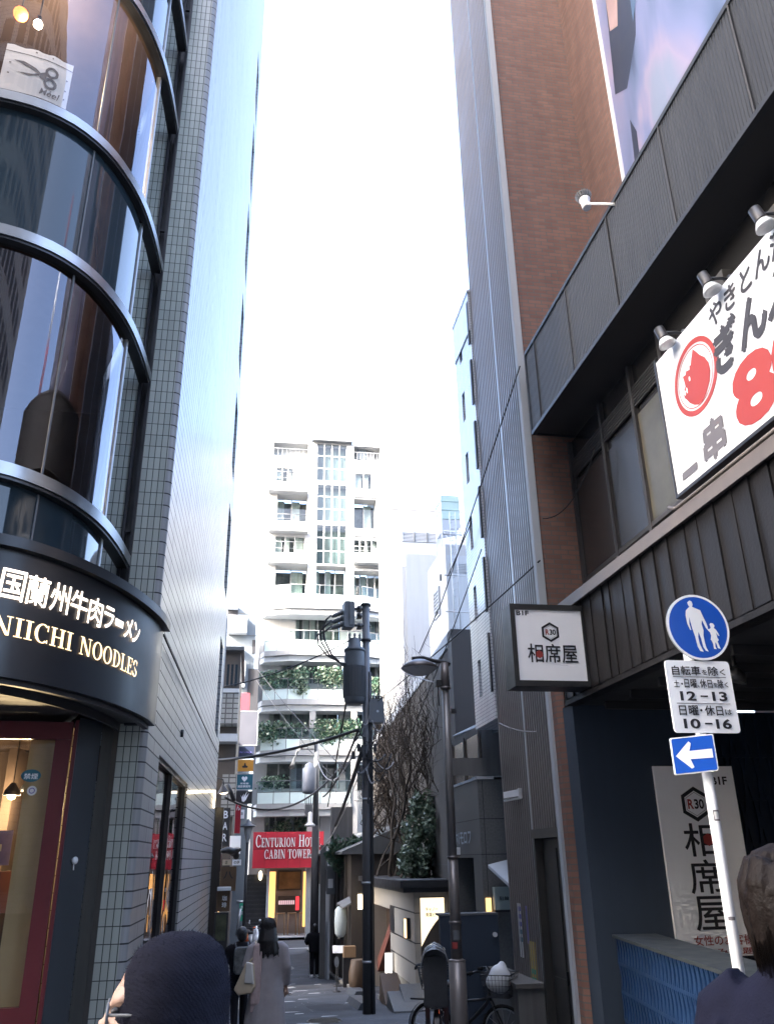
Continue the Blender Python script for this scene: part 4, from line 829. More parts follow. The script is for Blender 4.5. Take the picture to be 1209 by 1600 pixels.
# ================================================================ tiled white-blue building behind
tb = thing('tiled_building', (6, 14, 0), 'pale blue tiled building with narrow slit windows behind the ribbed metal building', 'building')
FTb = frame((3.93, 0, 0), (0, 1, 0), (-1, 0, 0)); mb = MB()
slits = []
for k in range(6):
    slits += [(14.05, 14.25, 4.2+1.38*k+.15, 4.2+1.38*k+.8)]
wall_holes(mb, FTb, 13.32, 14.62, 3.85, 12.4, slits, 0, 0, .2)
vq(mb, (3.93, 13.32), (8, 13.32), 3.85, 12.4); mb.face([(3.93, 14.62, 3.85), (3.93, 14.62, 12.4), (8, 14.62, 12.4), (8, 14.62, 3.85)]); mb.face([(3.93, 13.32, 12.4), (8, 13.32, 12.4), (8, 14.62, 12.4), (3.93, 14.62, 12.4)])
mb.face([(3.93, 13.32, 3.85), (3.93, 14.62, 3.85), (8, 14.62, 3.85), (8, 13.32, 3.85)])
mb.build('tiled_wall', M['bluetile'], tb)
for h in slits:
    q = MB(); q.fbox(FTb, h[0], h[1], -.22, -.2, h[2], h[3]); q.build('window', M['ink'], tb)
q = MB()
for k in range(6): q.fbox(FTb, 13.36, 13.44, .005, .03, 4.3+1.38*k, 5.3+1.38*k)
q.build('dark_slot', M['ink'], tb)
q = MB(); q.fbox(FTb, 13.32, 14.62, .002, .02, 11.5, 12.4); q.fbox(FTb, 13.3, 14.64, -.1, .03, 12.402, 12.46); q.build('parapet', mat('lilac_grey_band', (.7, .7, .76), .25, spec=.8), tb)
# ================================================================ granite building, tiled-roof house
gb = thing('granite_building', (5, 15.5, -1), 'dark grey granite building with white letters over a black doorway', 'building')
GX = 3.95; FGl = frame((GX, 0, 0), (0, 1, 0), (-1, 0, 0)); FGf = frame((0, 14.8, 0), (1, 0, 0), (0, -1, 0))
mb = MB(); dz = at(740, 1340, y=15.3).z
wall_holes(mb, FGl, 14.8, 16.95, -2, 3.02, [(15.35, 16.6, -2, dz)], 0, 0, .8)
fq(mb, FGf, GX, 6, -2, 3.02); mb.face([(GX, 14.8, 3.02), (6, 14.8, 3.02), (6, 16.95, 3.02), (GX, 16.95, 3.02)]); vq(mb, (6, 16.95), (GX, 16.95), -2, 3.02)
mb.fbox(FGl, 15.3, 16.7, -.9, -.8, -2, 2.2)
mb.build('wall', M['granite'], gb)
mb = MB()
for z in (2.36, 1.79, .9, .0): mb.fbox(FGl, 14.8, 16.95 if z > dz else 15.35, -.002, .003, z, z+.012); mb.fbox(FGf, GX, 5, -.002, .003, z, z+.012)
mb.fbox(FGf, GX+.08, GX+.09, -.002, .003, -1, 3.0); mb.build('joint', M['ink'], gb)
mb = MB(); mb.fbox(FGl, 14.78, 16.97, -.3, .02, 3.021, 3.06); mb.fbox(FGf, GX-.02, 6, -.3, .02, 3.062, 3.075); mb.build('coping', M['offw'], gb)
mb = MB(); FGm = frame((GX, 16.75, 0), (0, -1, 0), (-1, 0, 0)); text(mb, FGm, 'ホ1モロフ', .15, 1.98, 1.4, 2.2, .03, 0, .03); mb.build('lettering', mat('pale_blue_letters', (.42, .5, .58), .4, var=.25, vs=20), gb)
mb = MB(); mb.fbox(FGl, 16.3, 16.55, .0, .16, 1.80, 1.93); o = mb.build('entrance_lamp', M['plastic_w'], gb)
mb = MB(); mb.fbox(FGf, GX+.03, GX+.12, .0, .02, .82, 1.12); mb.build('glow_strip', emis('amber_strip', (1, .6, .22), .14), gb)
q = MB(); F_ = frame((4.07, 14.55, .95), (1, 0, 0), (0, -1, 0)); q.fbox(F_, 0, .4, -.12, 0, 0, .34, 0); q.fbox(F_, -.01, .41, -.13, .01, -.03, -.002, 1); text(q, F_, '駐輪', .08, .14, .24, .2, .004, 1, .01)
q.build('box_sign', [mat('pale_green_sign', (.36, .43, .41), .5, var=.05), M['ink']], label='small pale green box sign with two dark characters beside the granite wall', cat='sign')
q = MB(); A, B = at(762, 1351, y=14.6), at(796, 1382, y=13.5); d = Vector((.7, 0, 0)); t = Vector((0, 0, -.05)); q.hexa([A+t, B+t, B+d+t+Vector((0, 0, .15)), A+d+t+Vector((0, 0, .15)), A, B, B+d+Vector((0, 0, .15)), A+d+Vector((0, 0, .15))]); q.build('small_awning', M['offw'], label='small pale sloping awning between the granite and ribbed metal buildings', cat='awning')
hs = thing('tiled_roof_house', (5, 16, 3), 'small house with grey roof tiles and brown window perched above the granite block', 'house')
hx = 4.12
mb = MB(); mb.box(hx, 6, 15.0, 17.4, 3.08, 4.0); mb.build('wall', M['conc_dark'], hs)
mb = MB(); A0_, B0_ = at(772, 1133, y=14.7), at(708, 1156, y=17.6)
A = Vector((A0_.x, 14.7, A0_.z)); B = Vector((B0_.x, 17.6, B0_.z)); n = 16
for k in range(n):
    p = A.lerp(B, (k+.5)/n); mb.tube([p, p+Vector((1.6, 0, .75))], .085, 8, 0)
for k in range(n+1):
    p = A.lerp(B, k/n)+Vector((.04, 0, -.05)); 
mb.hexa([A+Vector((.05, 0, -.12)), A+Vector((1.65, 0, .63)), B+Vector((1.65, 0, .63)), B+Vector((.05, 0, -.12)), A+Vector((.05, 0, -.05)), A+Vector((1.65, 0, .7)), B+Vector((1.65, 0, .7)), B+Vector((.05, 0, -.05))])
mb.build('roof', mat('grey_roof_tile', (.09, .1, .11), .45, var=.25, vs=8), hs)
mb = MB(); FH_ = frame((hx, 17.3, 0), (0, -1, 0), (-1, 0, 0)); mb.fbox(FH_, .2, 1.15, .0, .03, 3.1, 3.85, 0); mb.fbox(FH_, 1.25, 2.25, .0, .03, 3.1, 3.85, 0)
mb.build('window', mat('amber_brown_glass', (.1, .075, .055), .2, var=.5, vs=3, spec=.6), hs)
for a in (.14, 1.16, 2.26): mb = MB(); mb.fbox(FH_, a, a+.05, .03, .06, 3.08, 3.9); mb.build('window_post', M['brown'], hs)
mb = MB(); mb.box(hx-.6, hx+.9, 14.96, 14.99, 3.1, 3.4); mb.build('gable_board', M['conc_dark'], hs)
# ================================================================ long concrete wall with a pale cap
cw = thing('concrete_wall', (4.6, 24, 2), 'tall weathered concrete boundary wall with a pale cap behind the bare trees', 'wall')
CA = Vector((4.43, 18.5, 0)); CDr = Vector((.047, 1, 0)).normalized(); CN = Vector((-CDr.y, CDr.x, 0)); FC = frame(CA, CDr, CN)
mb = MB(); mb.fbox(FC, 0, 19, -.35, 0, -2.5, 6.28); mb.build('wall', M['concrete'], cw)
mb = MB(); mb.fbox(FC, -.02, 19, -.37, .04, 6.283, 6.6); mb.build('cap', M['offw'], cw)
mb = MB(); mb.box(4.4, 5.1, 18.1, 18.46, 3.0, 6.62); mb.build('end_pier', mat('dark_brown_pier', (.045, .04, .038), .7, var=.25), cw)
mb = MB()
for z in (-.2, 1.6, 3.4, 5.2): mb.fbox(FC, .02, 19, .001, .004, z, z+.02)
for a in (3.6, 7.2, 10.8, 14.4): mb.fbox(FC, a, a+.02, .001, .0035, -2, 6.25)
mb.build('joint', M['conc_dark'], cw)
# ================================================================ white blocks behind the concrete wall
wb = thing('white_building', (7, 28, 0), 'white stepped building with louvred windows behind the concrete wall', 'building')
mb = MB()
X1 = 5.78; mb.box(X1, 9, 24, 26.8, -2, 10.98); mb.build('front_block', M['bwhite'], wb)
mb = MB(); x2 = at(633, 865, y=30).x; z2 = at(660, 866, y=30).z; mb.box(x2, 9.5, 30, 32.5, -2, z2); mb.box(x2-.14, x2-.003, 30.05, 32, -2, z2-.5); mb.build('middle_block', M['bwhite'], wb)
mb = MB(); x3 = at(625, 828, y=33).x; z3 = at(650, 828, y=33).z; mb.box(x3, 10, 33, 37, -2, z3); mb.build('rear_block', M['white2'], wb)
mb = MB(); x4 = at(608, 785, y=40).x; z4 = at(650, 788, y=40).z; mb.box(x4, 12, 40, 44, -2, z4); mb.box(x4-.05, 12, 39.94, 39.99, z4-.35, z4-.25); mb.build('tall_block', M['bwhite'], wb)
def louvre(F, a0, a1, c0, c1, n, par, nm='louvre_window', fr='offw'):
    q = MB(); q.fbox(F, a0, a1, .002, .01, c0, c1, 1)
    for k in range(n): z = c0+(c1-c0)*(k+.5)/n; q.fbox(F, a0, a1, .012, .04, z-.3*(c1-c0)/n, z+.15*(c1-c0)/n, 0)
    q.fbox(F, a0-.05, a0, .002, .06, c0, c1, 0); q.fbox(F, a1, a1+.05, .002, .06, c0, c1, 0); q.build(nm, [M[fr], M['equipd']], par)
FW3 = frame((0, 33, 0), (1, 0, 0), (0, -1, 0)); pz0, pz1 = at(650, 847, y=33).z, at(650, 832, y=33).z
for p0, p1 in ((629, 646), (648, 666), (668, 681)): louvre(FW3, at(p0, 840, y=33).x, at(p1, 840, y=33).x, pz0, pz1, 7, wb)
FW1 = frame((X1, 0, 0), (0, 1, 0), (-1, 0, 0)); louvre(FW1, 25.05, 25.75, 8.95, 9.9, 8, wb); q = MB(); q.fbox(FW1, 24.7, 24.78, .0, .05, 10.0, 10.2); q.build('wall_vent', M['equipd'], wb)
FW1f = frame((0, 24, 0), (1, 0, 0), (0, -1, 0)); louvre(FW1f, 5.95, 6.4, at(710, 895, y=24).z, at(710, 880, y=24).z, 6, wb); q = MB(); q.fbox(FW1f, X1+.02, 7, .002, .02, 5, 10.6); q.build('front_panel', M['offw'], wb)
# water tank on a steel frame and a lattice mast on the white building
tk = thing('water_tank', at(699, 800, y=26), 'pale green water tank on a white steel frame on the white building roof', 'water tank')
zt = 10.98; c = at(699, 800, y=25.6); zl, zh = at(700, 822, y=25.6).z, at(700, 782, y=25.6).z; W = .33
q = MB(); q.box(c.x-W, c.x+W, 25.2, 26.0, zl+.1, zh)
for k in (1, 2): q.box(c.x-W-.02, c.x+W+.02, 25.18, 26.02, zl+.1+(zh-zl)*k/3, zl+.14+(zh-zl)*k/3)
q.build('tank', M['tank'], tk); q = MB(); q.hexa([(c.x-W, 25.2, zl-.35), (c.x+W, 25.2, zl-.2), (c.x+W, 26, zl-.2), (c.x-W, 26, zl-.35), (c.x-W, 25.2, zl+.08), (c.x+W, 25.2, zl+.08), (c.x+W, 26, zl+.08), (c.x-W, 26, zl+.08)]); q.build('tank_base', M['offw'], tk)
q = MB()
for dx in (-W, W):
    for yy in (25.2, 26): q.tube([(c.x+dx, yy, zt), (c.x+dx, yy, zh+.15)], .025, 5)
    q.tube([(c.x+dx, 25.2, zt), (c.x-dx, 25.2, zl-.3)], .02, 5)
q.tube([(c.x-W, 25.2, zl-.35), (c.x+W, 25.2, zl-.35)], .03, 5); q.build('frame', M['white'], tk)
q = MB(); lx = at(711, 900, y=23.6).x; lz0, lz1 = at(711, 985, y=23.6).z, at(711, 800, y=23.6).z
for dx in (-.09, .09): q.tube([(lx+dx, 23.6, lz0-1), (lx+dx, 23.6, lz1)], .02, 5)
for k in range(24): z = lz0-1+(lz1-lz0+1)*k/24; q.tube([(lx-.09, 23.6, z), (lx+.09, 23.6, z+.12)], .01, 4)
for z in (.15, .45, .8): q.tube([(lx-.35, 23.6, lz0+(lz1-lz0)*z), (lx+.35, 23.6, lz0+(lz1-lz0)*z)], .022, 5)
q.build('ladder_mast', M['galv'], label='thin grey steel ladder mast standing in front of the white building', cat='mast')
# ================================================================ beige gate building
ga = thing('gate_building', (4, 21, -1), 'low beige stone gate building with dark flat roof and lit sign panels', 'building')
gx, gy, gz = 3.73, 20.0, 1.05
FGa = frame((0, gy, 0), (1, 0, 0), (0, -1, 0)); FGb = frame((gx, 0, 0), (0, 1, 0), (-1, 0, 0))
mb = MB(); mb.box(gx, 4.8, gy, gy+1.1, -.82, gz); mb.box(gx, 4.15, gy+1.1, gy+3.4, -.82, gz); mb.box(gx, 4.15, gy+3.4, gy+7, .55, gz-.001); mb.box(gx+.001, 4.15, gy+6.4, gy+7, -2, .549); mb.build('wall', M['beige'], ga)
mb = MB(); mb.box(gx+.04, 4.8, gy+.03, gy+3.38, -1.3, -.82); mb.build('plinth', M['black'], ga)
mb = MB()
for z in (.62, .02, -.4): mb.fbox(FGb, gy, gy+3.4, -.001, .006, z, z+.03); mb.fbox(FGa, gx, gx+.12, -.001, .006, z, z+.015); mb.fbox(FGa, 4.45, 4.8, -.001, .006, z, z+.015)
mb.fbox(FGb, gy+2.75, gy+3.4, .0, .012, .06, .62); mb.build('joint', M['ink'], ga)
mb = MB(); mb.box(gx-.28, 5.2, gy-.25, gy+1.2, gz+.003, gz+.1); mb.box(gx-.36, 5.2, gy-.33, gy+1.25, gz+.103, gz+.24); mb.box(gx-.28, 4.2, gy+1.2, gy+7.6, gz+.003, gz+.1); mb.box(gx-.36, 4.25, gy+1.25, gy+7.7, gz+.103, gz+.24); mb.build('roof', M['black'], ga)
mb = MB(); mb.box(gx-.33, 5.2, gy-.3, gy+1.22, gz+.243, gz+.26); mb.build('roof_top', M['equip'], ga)
a0, a1 = 3.86, 4.42
mb = MB(); mb.fbox(FGa, a0, a1, .0, .012, -.95, .95, 0); mb.build('sign_panel', M['brown'], ga)
tp_ = [(a0+.01, .93), (a1-.01, .93), (a1-.01, .62)]+[(a1-.02-(a1-a0-.03)*t, .58-.68*t**1.5*.9) for t in [k/8 for k in range(9)]]
mb = MB(); mb.plate(FGa, list(reversed(tp_)), .013, .03); mb.build('lit_panel', emis('lit_cream_panel', (1, .8, .5), .12), ga)
mb = MB(); text(mb, FGa, 'キャノー', a0+.12, .66, a0+.4, .74, .036, 0, .02); text(mb, FGa, '青葉ビル', a0+.12, .55, a0+.42, .63, .036, 0, .02); mb.build('lettering', M['brown'], ga)
mb = MB(); F0 = FGa
for k in range(9): mb.fbox(FGa, a0+.17, a1-.06, .013, .022, -.02-.105*k-.075, -.02-.105*k, 0)
mb.build('lit_directory', emis('lit_directory_strip', (1, .82, .58), .3), ga)
mb = MB(); z_ = .1; mb.fbox(FGb, gy+.5, gy+.68, .01, .09, .08, .5, 0); w0 = mb.build('wall_lamp', M['darksteel'], ga)
mb = MB(); mb.fbox(FGb, gy+.52, gy+.66, .091, .12, .1, .48, 0); mb.build('diffuser', emis('warm_diffuser', (1, .6, .26), .25), w0)
mb = MB(); b0 = Vector((gx+.1, gy+3.5, .35)); mb.hexa([b0+Vector(v) for v in ((0, 0, -.12), (.3, 0, -.12), (.3, 3, -1.6), (0, 3, -1.6), (0, 0, .12), (.3, 0, .12), (.3, 3, -1.25), (0, 3, -1.25))]); mb.build('slanting_beam', M['terra'], ga)
mb = MB(); mb.box(gx+.38, gx+.41, gy+3.4, gy+6.4, -2, .55); mb.build('stair_wall', M['interior'], ga)
q = MB(); p = Vector((3.62, 22.9, 0)); q.box(3.5, 3.68, 22.9, 23.0, g(22.9), g(22.9)+.95, 0); o = q.build('floor_sign', M['black'], label='small glowing white standing sign beside the beige gate building', cat='sign', origin=(3.6, 22.9, g(22.9)))
q = MB(); q.box(3.505, 3.675, 22.88, 22.898, g(22.9)+.08, g(22.9)+.93); text(q, frame((3.505, 22.879, g(22.9)), (1, 0, 0), (0, -1, 0)), 'も', .05, .45, .12, .55, .002, 1, .02); text(q, frame((3.505, 22.879, g(22.9)), (1, 0, 0), (0, -1, 0)), 'み', .05, .28, .12, .38, .002, 1, .02); q.build('lit_face', [emis('lit_white_face', (1, .92, .8), .25), M['ink']], o)
for k, (x, y, w_, h_, tl, lb) in enumerate(((3.28, 18.9, .55, .3, .2, 'pale sloping metal ramp plate nearest the utility pole foot'), (3.58, 19.0, .6, .42, .25, 'larger pale metal ramp plate lying by the beige gate building'), (3.35, 20.6, .5, .55, .75, 'brown sloping timber board leaning at the gate building'))):
    q = MB(); z = g(y); q.hexa([(x-w_/2, y-.35, z), (x+w_/2, y-.35, z), (x+w_/2, y+.6, z), (x-w_/2, y+.6, z), (x-w_/2, y-.35, z+.06), (x+w_/2, y-.35, z+.06), (x+w_/2-.1, y+.5, z+h_), (x-w_/2, y+.5, z+h_)])
    q.build('ramp_plate', M['granite'] if k < 2 else M['woodsign'], label=lb, cat='ramp')
q = MB(); q.box(3.06, 4.0, 14.2, 14.32, -1.3, .9); o = q.build('cabinet', M['bin_'], label='blue-grey metal cabinet standing in front of the granite wall', cat='cabinet'); q = MB(); q.box(3.05, 4.0, 14.19, 14.5, .903, .93); q.build('cabinet_lid', M['equip'], o); q = MB(); q.lathe([(.035, 0), (.035, .05)], (3.93, 14.19, .62), 10, 0, (0, -1, 0)); q.build('lock_plate', M['plastic_w'], o)
# ================================================================ trees and bush
def limb(mb, p, d, L, r, lev, rng, tw):
    n = 4; pts = [p]; q = p.copy(); dd = d.normalized()
    for k in range(n):
        dd = (dd+Vector((rng.uniform(-.34, .34), rng.uniform(-.34, .34), rng.uniform(-.16, .2)))).normalized(); dd.x = abs(dd.x) if q.x < 4.05 else (-abs(dd.x) if q.x > 4.6 else dd.x); q = q+dd*(L/n); pts.append(q.copy())
    mb_ = mb if lev < 3 else tw
    mb_.tube(pts, [r*(1-.42*k/n)*(1 if lev < 2 else .72) for k in range(n+1)], 6 if lev < 2 else 4, 0, cap=False)
    if lev >= 5: return
    for k in range((4, 3, 3, 3, 2)[lev] if lev < 5 else 2):
        t = rng.uniform(.35, 1) if k else 1.0; i = min(n-1, int(t*n)); s = pts[i].lerp(pts[i+1], t*n-i) if i < n else pts[-1]
        nd = (dd+Vector((rng.uniform(-.85, .85), rng.uniform(-.85, .85), rng.uniform(-.3, .65)))).normalized()
        if s.x+nd.x > 4.6: nd.x = -abs(nd.x)*.5
        if s.x+nd.x*L < 3.7: nd.x = abs(nd.x)*.6
        limb(mb, s, nd, L*rng.uniform(.58, .82), r*.58*rng.uniform(.85, 1.1), lev+1, rng, tw)
def bare_tree(x, y, h, seed, label, lean=(0, 0), fork=.3):
    rng = random.Random(seed); z0 = -1.2; o = thing('bare_tree', (x, y, z0), label, 'tree', 'bare trees against the concrete wall')
    t, w_ = MB(), MB()
    limb(t, Vector((x, y, z0)), Vector((lean[0], lean[1], 1)), h*.42, .085, 0, rng, w_)
    limb(t, Vector((x, y, z0+.4)), Vector((lean[0]+.2, .15, 1)), h*.4, .06, 1, rng, w_)
    t.build('trunk', M['bark'], o); w_.build('crown', M['twig'], o)
bare_tree(4.4, 24.6, 8.4, 11, 'second nearest bare leafless tree along the concrete wall', (-.08, .05))
bare_tree(4.45, 26.9, 8.6, 5, 'third bare leafless tree along the concrete wall, spreading towards the utility pole', (.0, 0))
bare_tree(4.5, 22.3, 7.8, 23, 'bare leafless tree close behind the evergreen bush', (-.1, 0))
bare_tree(4.4, 29.2, 8.2, 31, 'farthest bare leafless tree along the concrete wall', (-.12, 0))
def leaves(mb, c, rx, ry, rz, n, size, rng, m=2, hollow=.5, clump=14):
    cl = []
    for k in range(clump):
        v = Vector((rng.gauss(0, 1), rng.gauss(0, 1), rng.gauss(0, 1))).normalized()*rng.uniform(hollow, 1); cl.append((Vector((v.x*rx, v.y*ry, v.z*rz)), rng.uniform(.22, .42)))
    for k in range(n):
        cc, cr = rng.choice(cl); v = Vector((rng.gauss(0, 1), rng.gauss(0, 1), rng.gauss(0, 1))).normalized()*rng.uniform(.3, 1)*cr
        p = Vector(c)+cc+Vector((v.x*rx, v.y*ry, v.z*rz)); a = Vector((rng.gauss(0, 1), rng.gauss(0, 1), rng.gauss(0, .6))).normalized(); b = a.orthogonal().normalized(); b = (Matrix.Rotation(rng.uniform(0, 6.28), 3, a) @ b)
        s = size*rng.uniform(.7, 1.3); w_ = a.cross(b)
        mb.face([p-b*s, p+w_*s*.45-b*.1*s, p+b*s, p-w_*s*.45-b*.1*s], rng.randrange(m))
bu = thing('evergreen_bush', (4.1, 21.3, -.9), 'dense glossy evergreen shrub rising over the beige gate building roof', 'shrub')
rng = random.Random(4); mb = MB(); leaves(mb, (4.22, 21.4, 2.15), .62, .8, 1.25, 5200, .075, rng, 2, .35, 26); leaves(mb, (3.95, 21.6, 1.7), .55, .6, .5, 1400, .07, rng, 2, .4, 12); mb.build('crown', [M['leaf'], M['leafl']], bu)
mb = MB()
for k in range(5): a = rng.uniform(0, 6.28); mb.tube([(4.2, 21.4, -1), (4.2+.1*math.cos(a), 21.4+.1*math.sin(a), .6), (4.2+.4*math.cos(a), 21.4+.4*math.sin(a), 2.0)], [.05, .035, .012], 6)
mb.build('stem', M['bark'], bu)
dt = thing('dark_tree', (3.1, 29.5, -1.9), 'dark bushy evergreen tree hanging over the wooden house behind the utility pole', 'tree'); mb = MB(); rng = random.Random(9)
c = at(548, 1335, y=29.5); leaves(mb, (c.x, 29.5, c.z-.05), .85, .8, 1.0, 3000, .09, rng, 2, .3, 22); mb.build('crown', [M['leaf'], M['ivy']], dt); mb = MB(); mb.tube([(3.1, 29.6, -2), (c.x, 29.6, c.z)], [.08, .04], 6); mb.build('trunk', M['bark'], dt)
# ================================================================ dark wooden house on the right, farther down
wh = thing('wooden_house', (4, 33, -2), 'dark low wooden shop house with clutter along the right side of the alley', 'house')
mb = MB(); mb.box(3.15, 5, 27.2, 42, -2.4, 1.9); mb.build('wall', mat('dark_wood_wall', (.035, .03, .028), .7, var=.35, vs=3, streak=.8), wh)
mb = MB(); mb.hexa([(2.85, 27, 1.9), (5.2, 27, 1.9), (5.2, 42.2, 1.9), (2.85, 42.2, 1.9), (2.85, 27, 1.98), (5.2, 27, 2.9), (5.2, 42.2, 2.9), (2.85, 42.2, 1.98)]); mb.build('roof', M['equipd'], wh)
FWh = frame((3.15, 0, 0), (0, 1, 0), (-1, 0, 0)); mb = MB()
for a in (28.2, 29.3, 30.6, 31.8): mb.fbox(FWh, a, a+.12, .0, .08, -2.2, 1.85)
mb.build('post', M['brown'], wh)
mb = MB(); mb.fbox(FWh, 34, 36.5, .01, .04, -1.9, .6); mb.fbox(FWh, 37.5, 40, .01, .04, -1.5, .8); mb.build('shutter', M['offw'], wh)
mb = MB(); mb.box(3.1, 3.9, 33.1, 33.6, -2.3, 3.6); mb.build('chimney_pier', M['conc_dark'], wh)
# cluster beside it
p = at(526, 1440, y=27.5)
o = thing('paper_lantern', (p.x, 27.5, p.z), 'large pale paper lantern hanging under the small awning', 'lantern'); q = MB(); h_ = .42
q.lathe([(.09, -h_), (.17, -h_+.1), (.19, 0), (.17, h_-.1), (.09, h_)], (p.x+.12, 27.5, p.z), 16); q.build('shade', mat('lantern_paper', (.42, .5, .54), .7, var=.08), o); q = MB(); q.lathe([(.095, h_), (.095, h_+.05)], (p.x+.12, 27.5, p.z), 14); q.lathe([(.095, -h_-.05), (.095, -h_)], (p.x+.12, 27.5, p.z), 14); q.build('cap', M['black'], o)
q = MB(); A, B, Cq, D = at(526, 1411, y=27.6), at(536, 1418, y=27.2), at(552, 1408, y=27.2), at(548, 1399, y=27.6)
q.face([A, B, Cq, D]); q.face([A-Vector((0, 0, .05)), D-Vector((0, 0, .05)), Cq-Vector((0, 0, .05)), B-Vector((0, 0, .05))]); q.face([A-Vector((0, 0, .05)), B-Vector((0, 0, .05)), B, A]); q.face([B-Vector((0, 0, .05)), Cq-Vector((0, 0, .05)), Cq, B]); q.build('small_awning', M['equip'], label='small grey sloping awning over the pale paper lantern', cat='awning')
p = at(563, 1409, y=26.5); o = thing('wall_lamp', p, 'glowing warm lamp on the dark house just behind the utility pole', 'lamp'); q = MB(); q.box(p.x-.06, p.x+.06, 26.5, 26.62, p.z-.2, p.z+.2); q.build('diffuser', M['warmw'], o); q = MB(); q.box(p.x-.07, p.x+.5, 26.54, 26.6, p.z+.2, p.z+.26); q.build('bracket', M['darksteel'], o)
for k, (px, py, w_, h_, y, lb) in enumerate(((517, 1378, .28, .75, 30., 'grey electric meter box with white label on the right of the alley'), (515, 1347, .22, .5, 30.5, 'small grey pipe box above the electric meter box'))):
    p = at(px, py, y=y); q = MB(); q.bevbox(frame((p.x, y, p.z), (1, 0, 0), (0, -1, 0)), -w_/2, w_/2, -.2, 0, -h_/2, h_/2, .03); q.fbox(frame((p.x, y, p.z), (1, 0, 0), (0, -1, 0)), -w_/3, w_/4, .002, .02, -h_/4, h_/8, 1); q.build('meter_box', [M['equip'], M['plastic_w']], label=lb, cat='meter box')
q = MB(); p = at(507, 1330, y=30.8); q.box(p.x-.12, p.x+.06, 30.8, 31, -2.2, p.z+.2); q.build('concrete_post', M['conc_dark'], label='grey square concrete post carrying the meter boxes', cat='post')
q = MB(); A = at(500, 1437, y=33); B = at(513, 1440, y=30.2); q.hexa([(A.x, 33, -2.2), (A.x+.05, 33, -2.2), (B.x+.05, 30.2, -2.1), (B.x, 30.2, -2.1), (A.x, 33, A.z), (A.x+.05, 33, A.z), (B.x+.05, 30.2, B.z), (B.x, 30.2, B.z)]); q.build('fence_panel', M['offw'], label='pale grey fence panel behind the person in black', cat='fence')
p = at(546, 1487, y=26.5); q = MB(); q.box(p.x-.17, p.x+.17, 26.4, 26.7, p.z-.14, p.z+.14, 0); q.box(p.x-.18, p.x+.18, 26.42, 26.72, g(26.5), p.z-.142, 1); q.build('crate', [M['wood'], M['black']], label='wooden box on a black bin at the right edge of the alley', cat='box')
p = at(560, 1525, y=24.5); q = MB(); q.lathe([(.2, 0), (.26, .25), (.26, .45), (.2, .75), (.19, .76)], (p.x, 24.5, g(24.5)), 16); q.build('barrel', M['woodsign'], label='brown wooden barrel next to the utility pole', cat='barrel')
p = at(529, 1484, y=27); q = MB(); q.tube([(p.x, 27, g(27)), (p.x, 27, p.z)], .015, 6, 1); FM = frame((p.x, 27, p.z), (1, -.3, 0), (-.2, -1, .8), (0, .6, 1)); q.fbox(FM, -.18, .18, -.01, .01, -.1, .12, 0); q.lathe([(.14, 0), (.14, .03)], (p.x, 27, g(27)), 12, 1); q.build('menu_stand', [M['plastic_w'], M['black']], label='slanted white menu board on a thin stand by the right edge', cat='menu board')
p = at(526, 1507, y=24.8); q = MB(); q.tube([(p.x, 24.8, g(24.8)), (p.x, 24.8, p.z)], .012, 6, 1); q.plate(frame((p.x, 24.8, p.z), (1, 0, 0), (0, -1, 0)), circ(0, .06, .06, 14, .13), -.01, .01, 0); q.lathe([(.1, 0), (.1, .03)], (p.x, 24.8, g(24.8)), 12, 1); q.build('stand_sign', [M['galv'], M['black']], label='small oval grey sign on a thin post at the alley edge', cat='sign')
for k, (px, y, l_) in enumerate(((556, 20.6, 1.1), (552, 23.6, .8))):
    p = at(px, 1560 if k == 0 else 1530, y=y); q = MB(); q.hexa([(p.x-.1, y-l_, g(y-l_)), (p.x+.25, y-l_, g(y-l_)), (p.x+.25, y+l_, g(y+l_)), (p.x-.1, y+l_, g(y+l_)), (p.x-.02, y-l_, g(y-l_)+.13), (p.x+.25, y-l_, g(y-l_)+.13), (p.x+.25, y+l_, g(y+l_)+.13), (p.x-.02, y+l_, g(y+l_)+.13)]); q.build('kerb_ramp', M['equipd'], label=['dark rubber kerb ramp on the alley just beyond the utility pole', 'dark rubber kerb ramp farther along by the barrel'][k], cat='ramp', group='kerb ramps')
# ================================================================ hotel at the end of the alley
ho = thing('hotel', (4.2, 52, -2.1), 'tall white hotel with planted balconies and glazed stair tower closing the alley', 'hotel')
YH = 50.0; FHo = frame((0, YH, 0), (1, 0, 0), (0, -1, 0))
def hq(p0, p1, q0, q1, y=YH):
    pm = (q0+q1)/2; a, b = at(p0, pm, y=y).x, at(p1, pm, y=y).x; c, d = at((p0+p1)/2, q1, y=y).z, at((p0+p1)/2, q0, y=y).z; return (a, b, c, d)
ZR = at(440, 688, y=YH).z
up = [hq(428, 482, 692, 713), hq(553, 594, 698, 720), hq(432, 459, 731, 757), hq(555, 581, 740, 764), hq(433, 480, 773, 817), hq(553, 588, 780, 826), hq(430, 476, 838, 866), hq(553, 590, 844, 872), hq(430, 480, 884, 931), hq(553, 600, 892, 936), hq(494, 541, 884, 934)]
stair = [hq(495, 542, 694, 752), hq(495, 542, 757, 815), hq(494, 541, 820, 882)]
low = [hq(462, 532, 958, 1000), hq(570, 601, 962, 1000), hq(440, 538, 1030, 1068), hq(562, 602, 1032, 1070), hq(420, 530, 1108, 1150), hq(545, 596, 1112, 1150), hq(416, 530, 1190, 1232), hq(540, 594, 1192, 1235), hq(413, 500, 1272, 1300)]
mb = MB(); xl, xr = .12, 8.2
wall_holes(mb, FHo, xl, xr, -2.2, ZR, up+stair+low+[(1.0, 4.25, -2.1, 1.5)], 0, 0, .95)
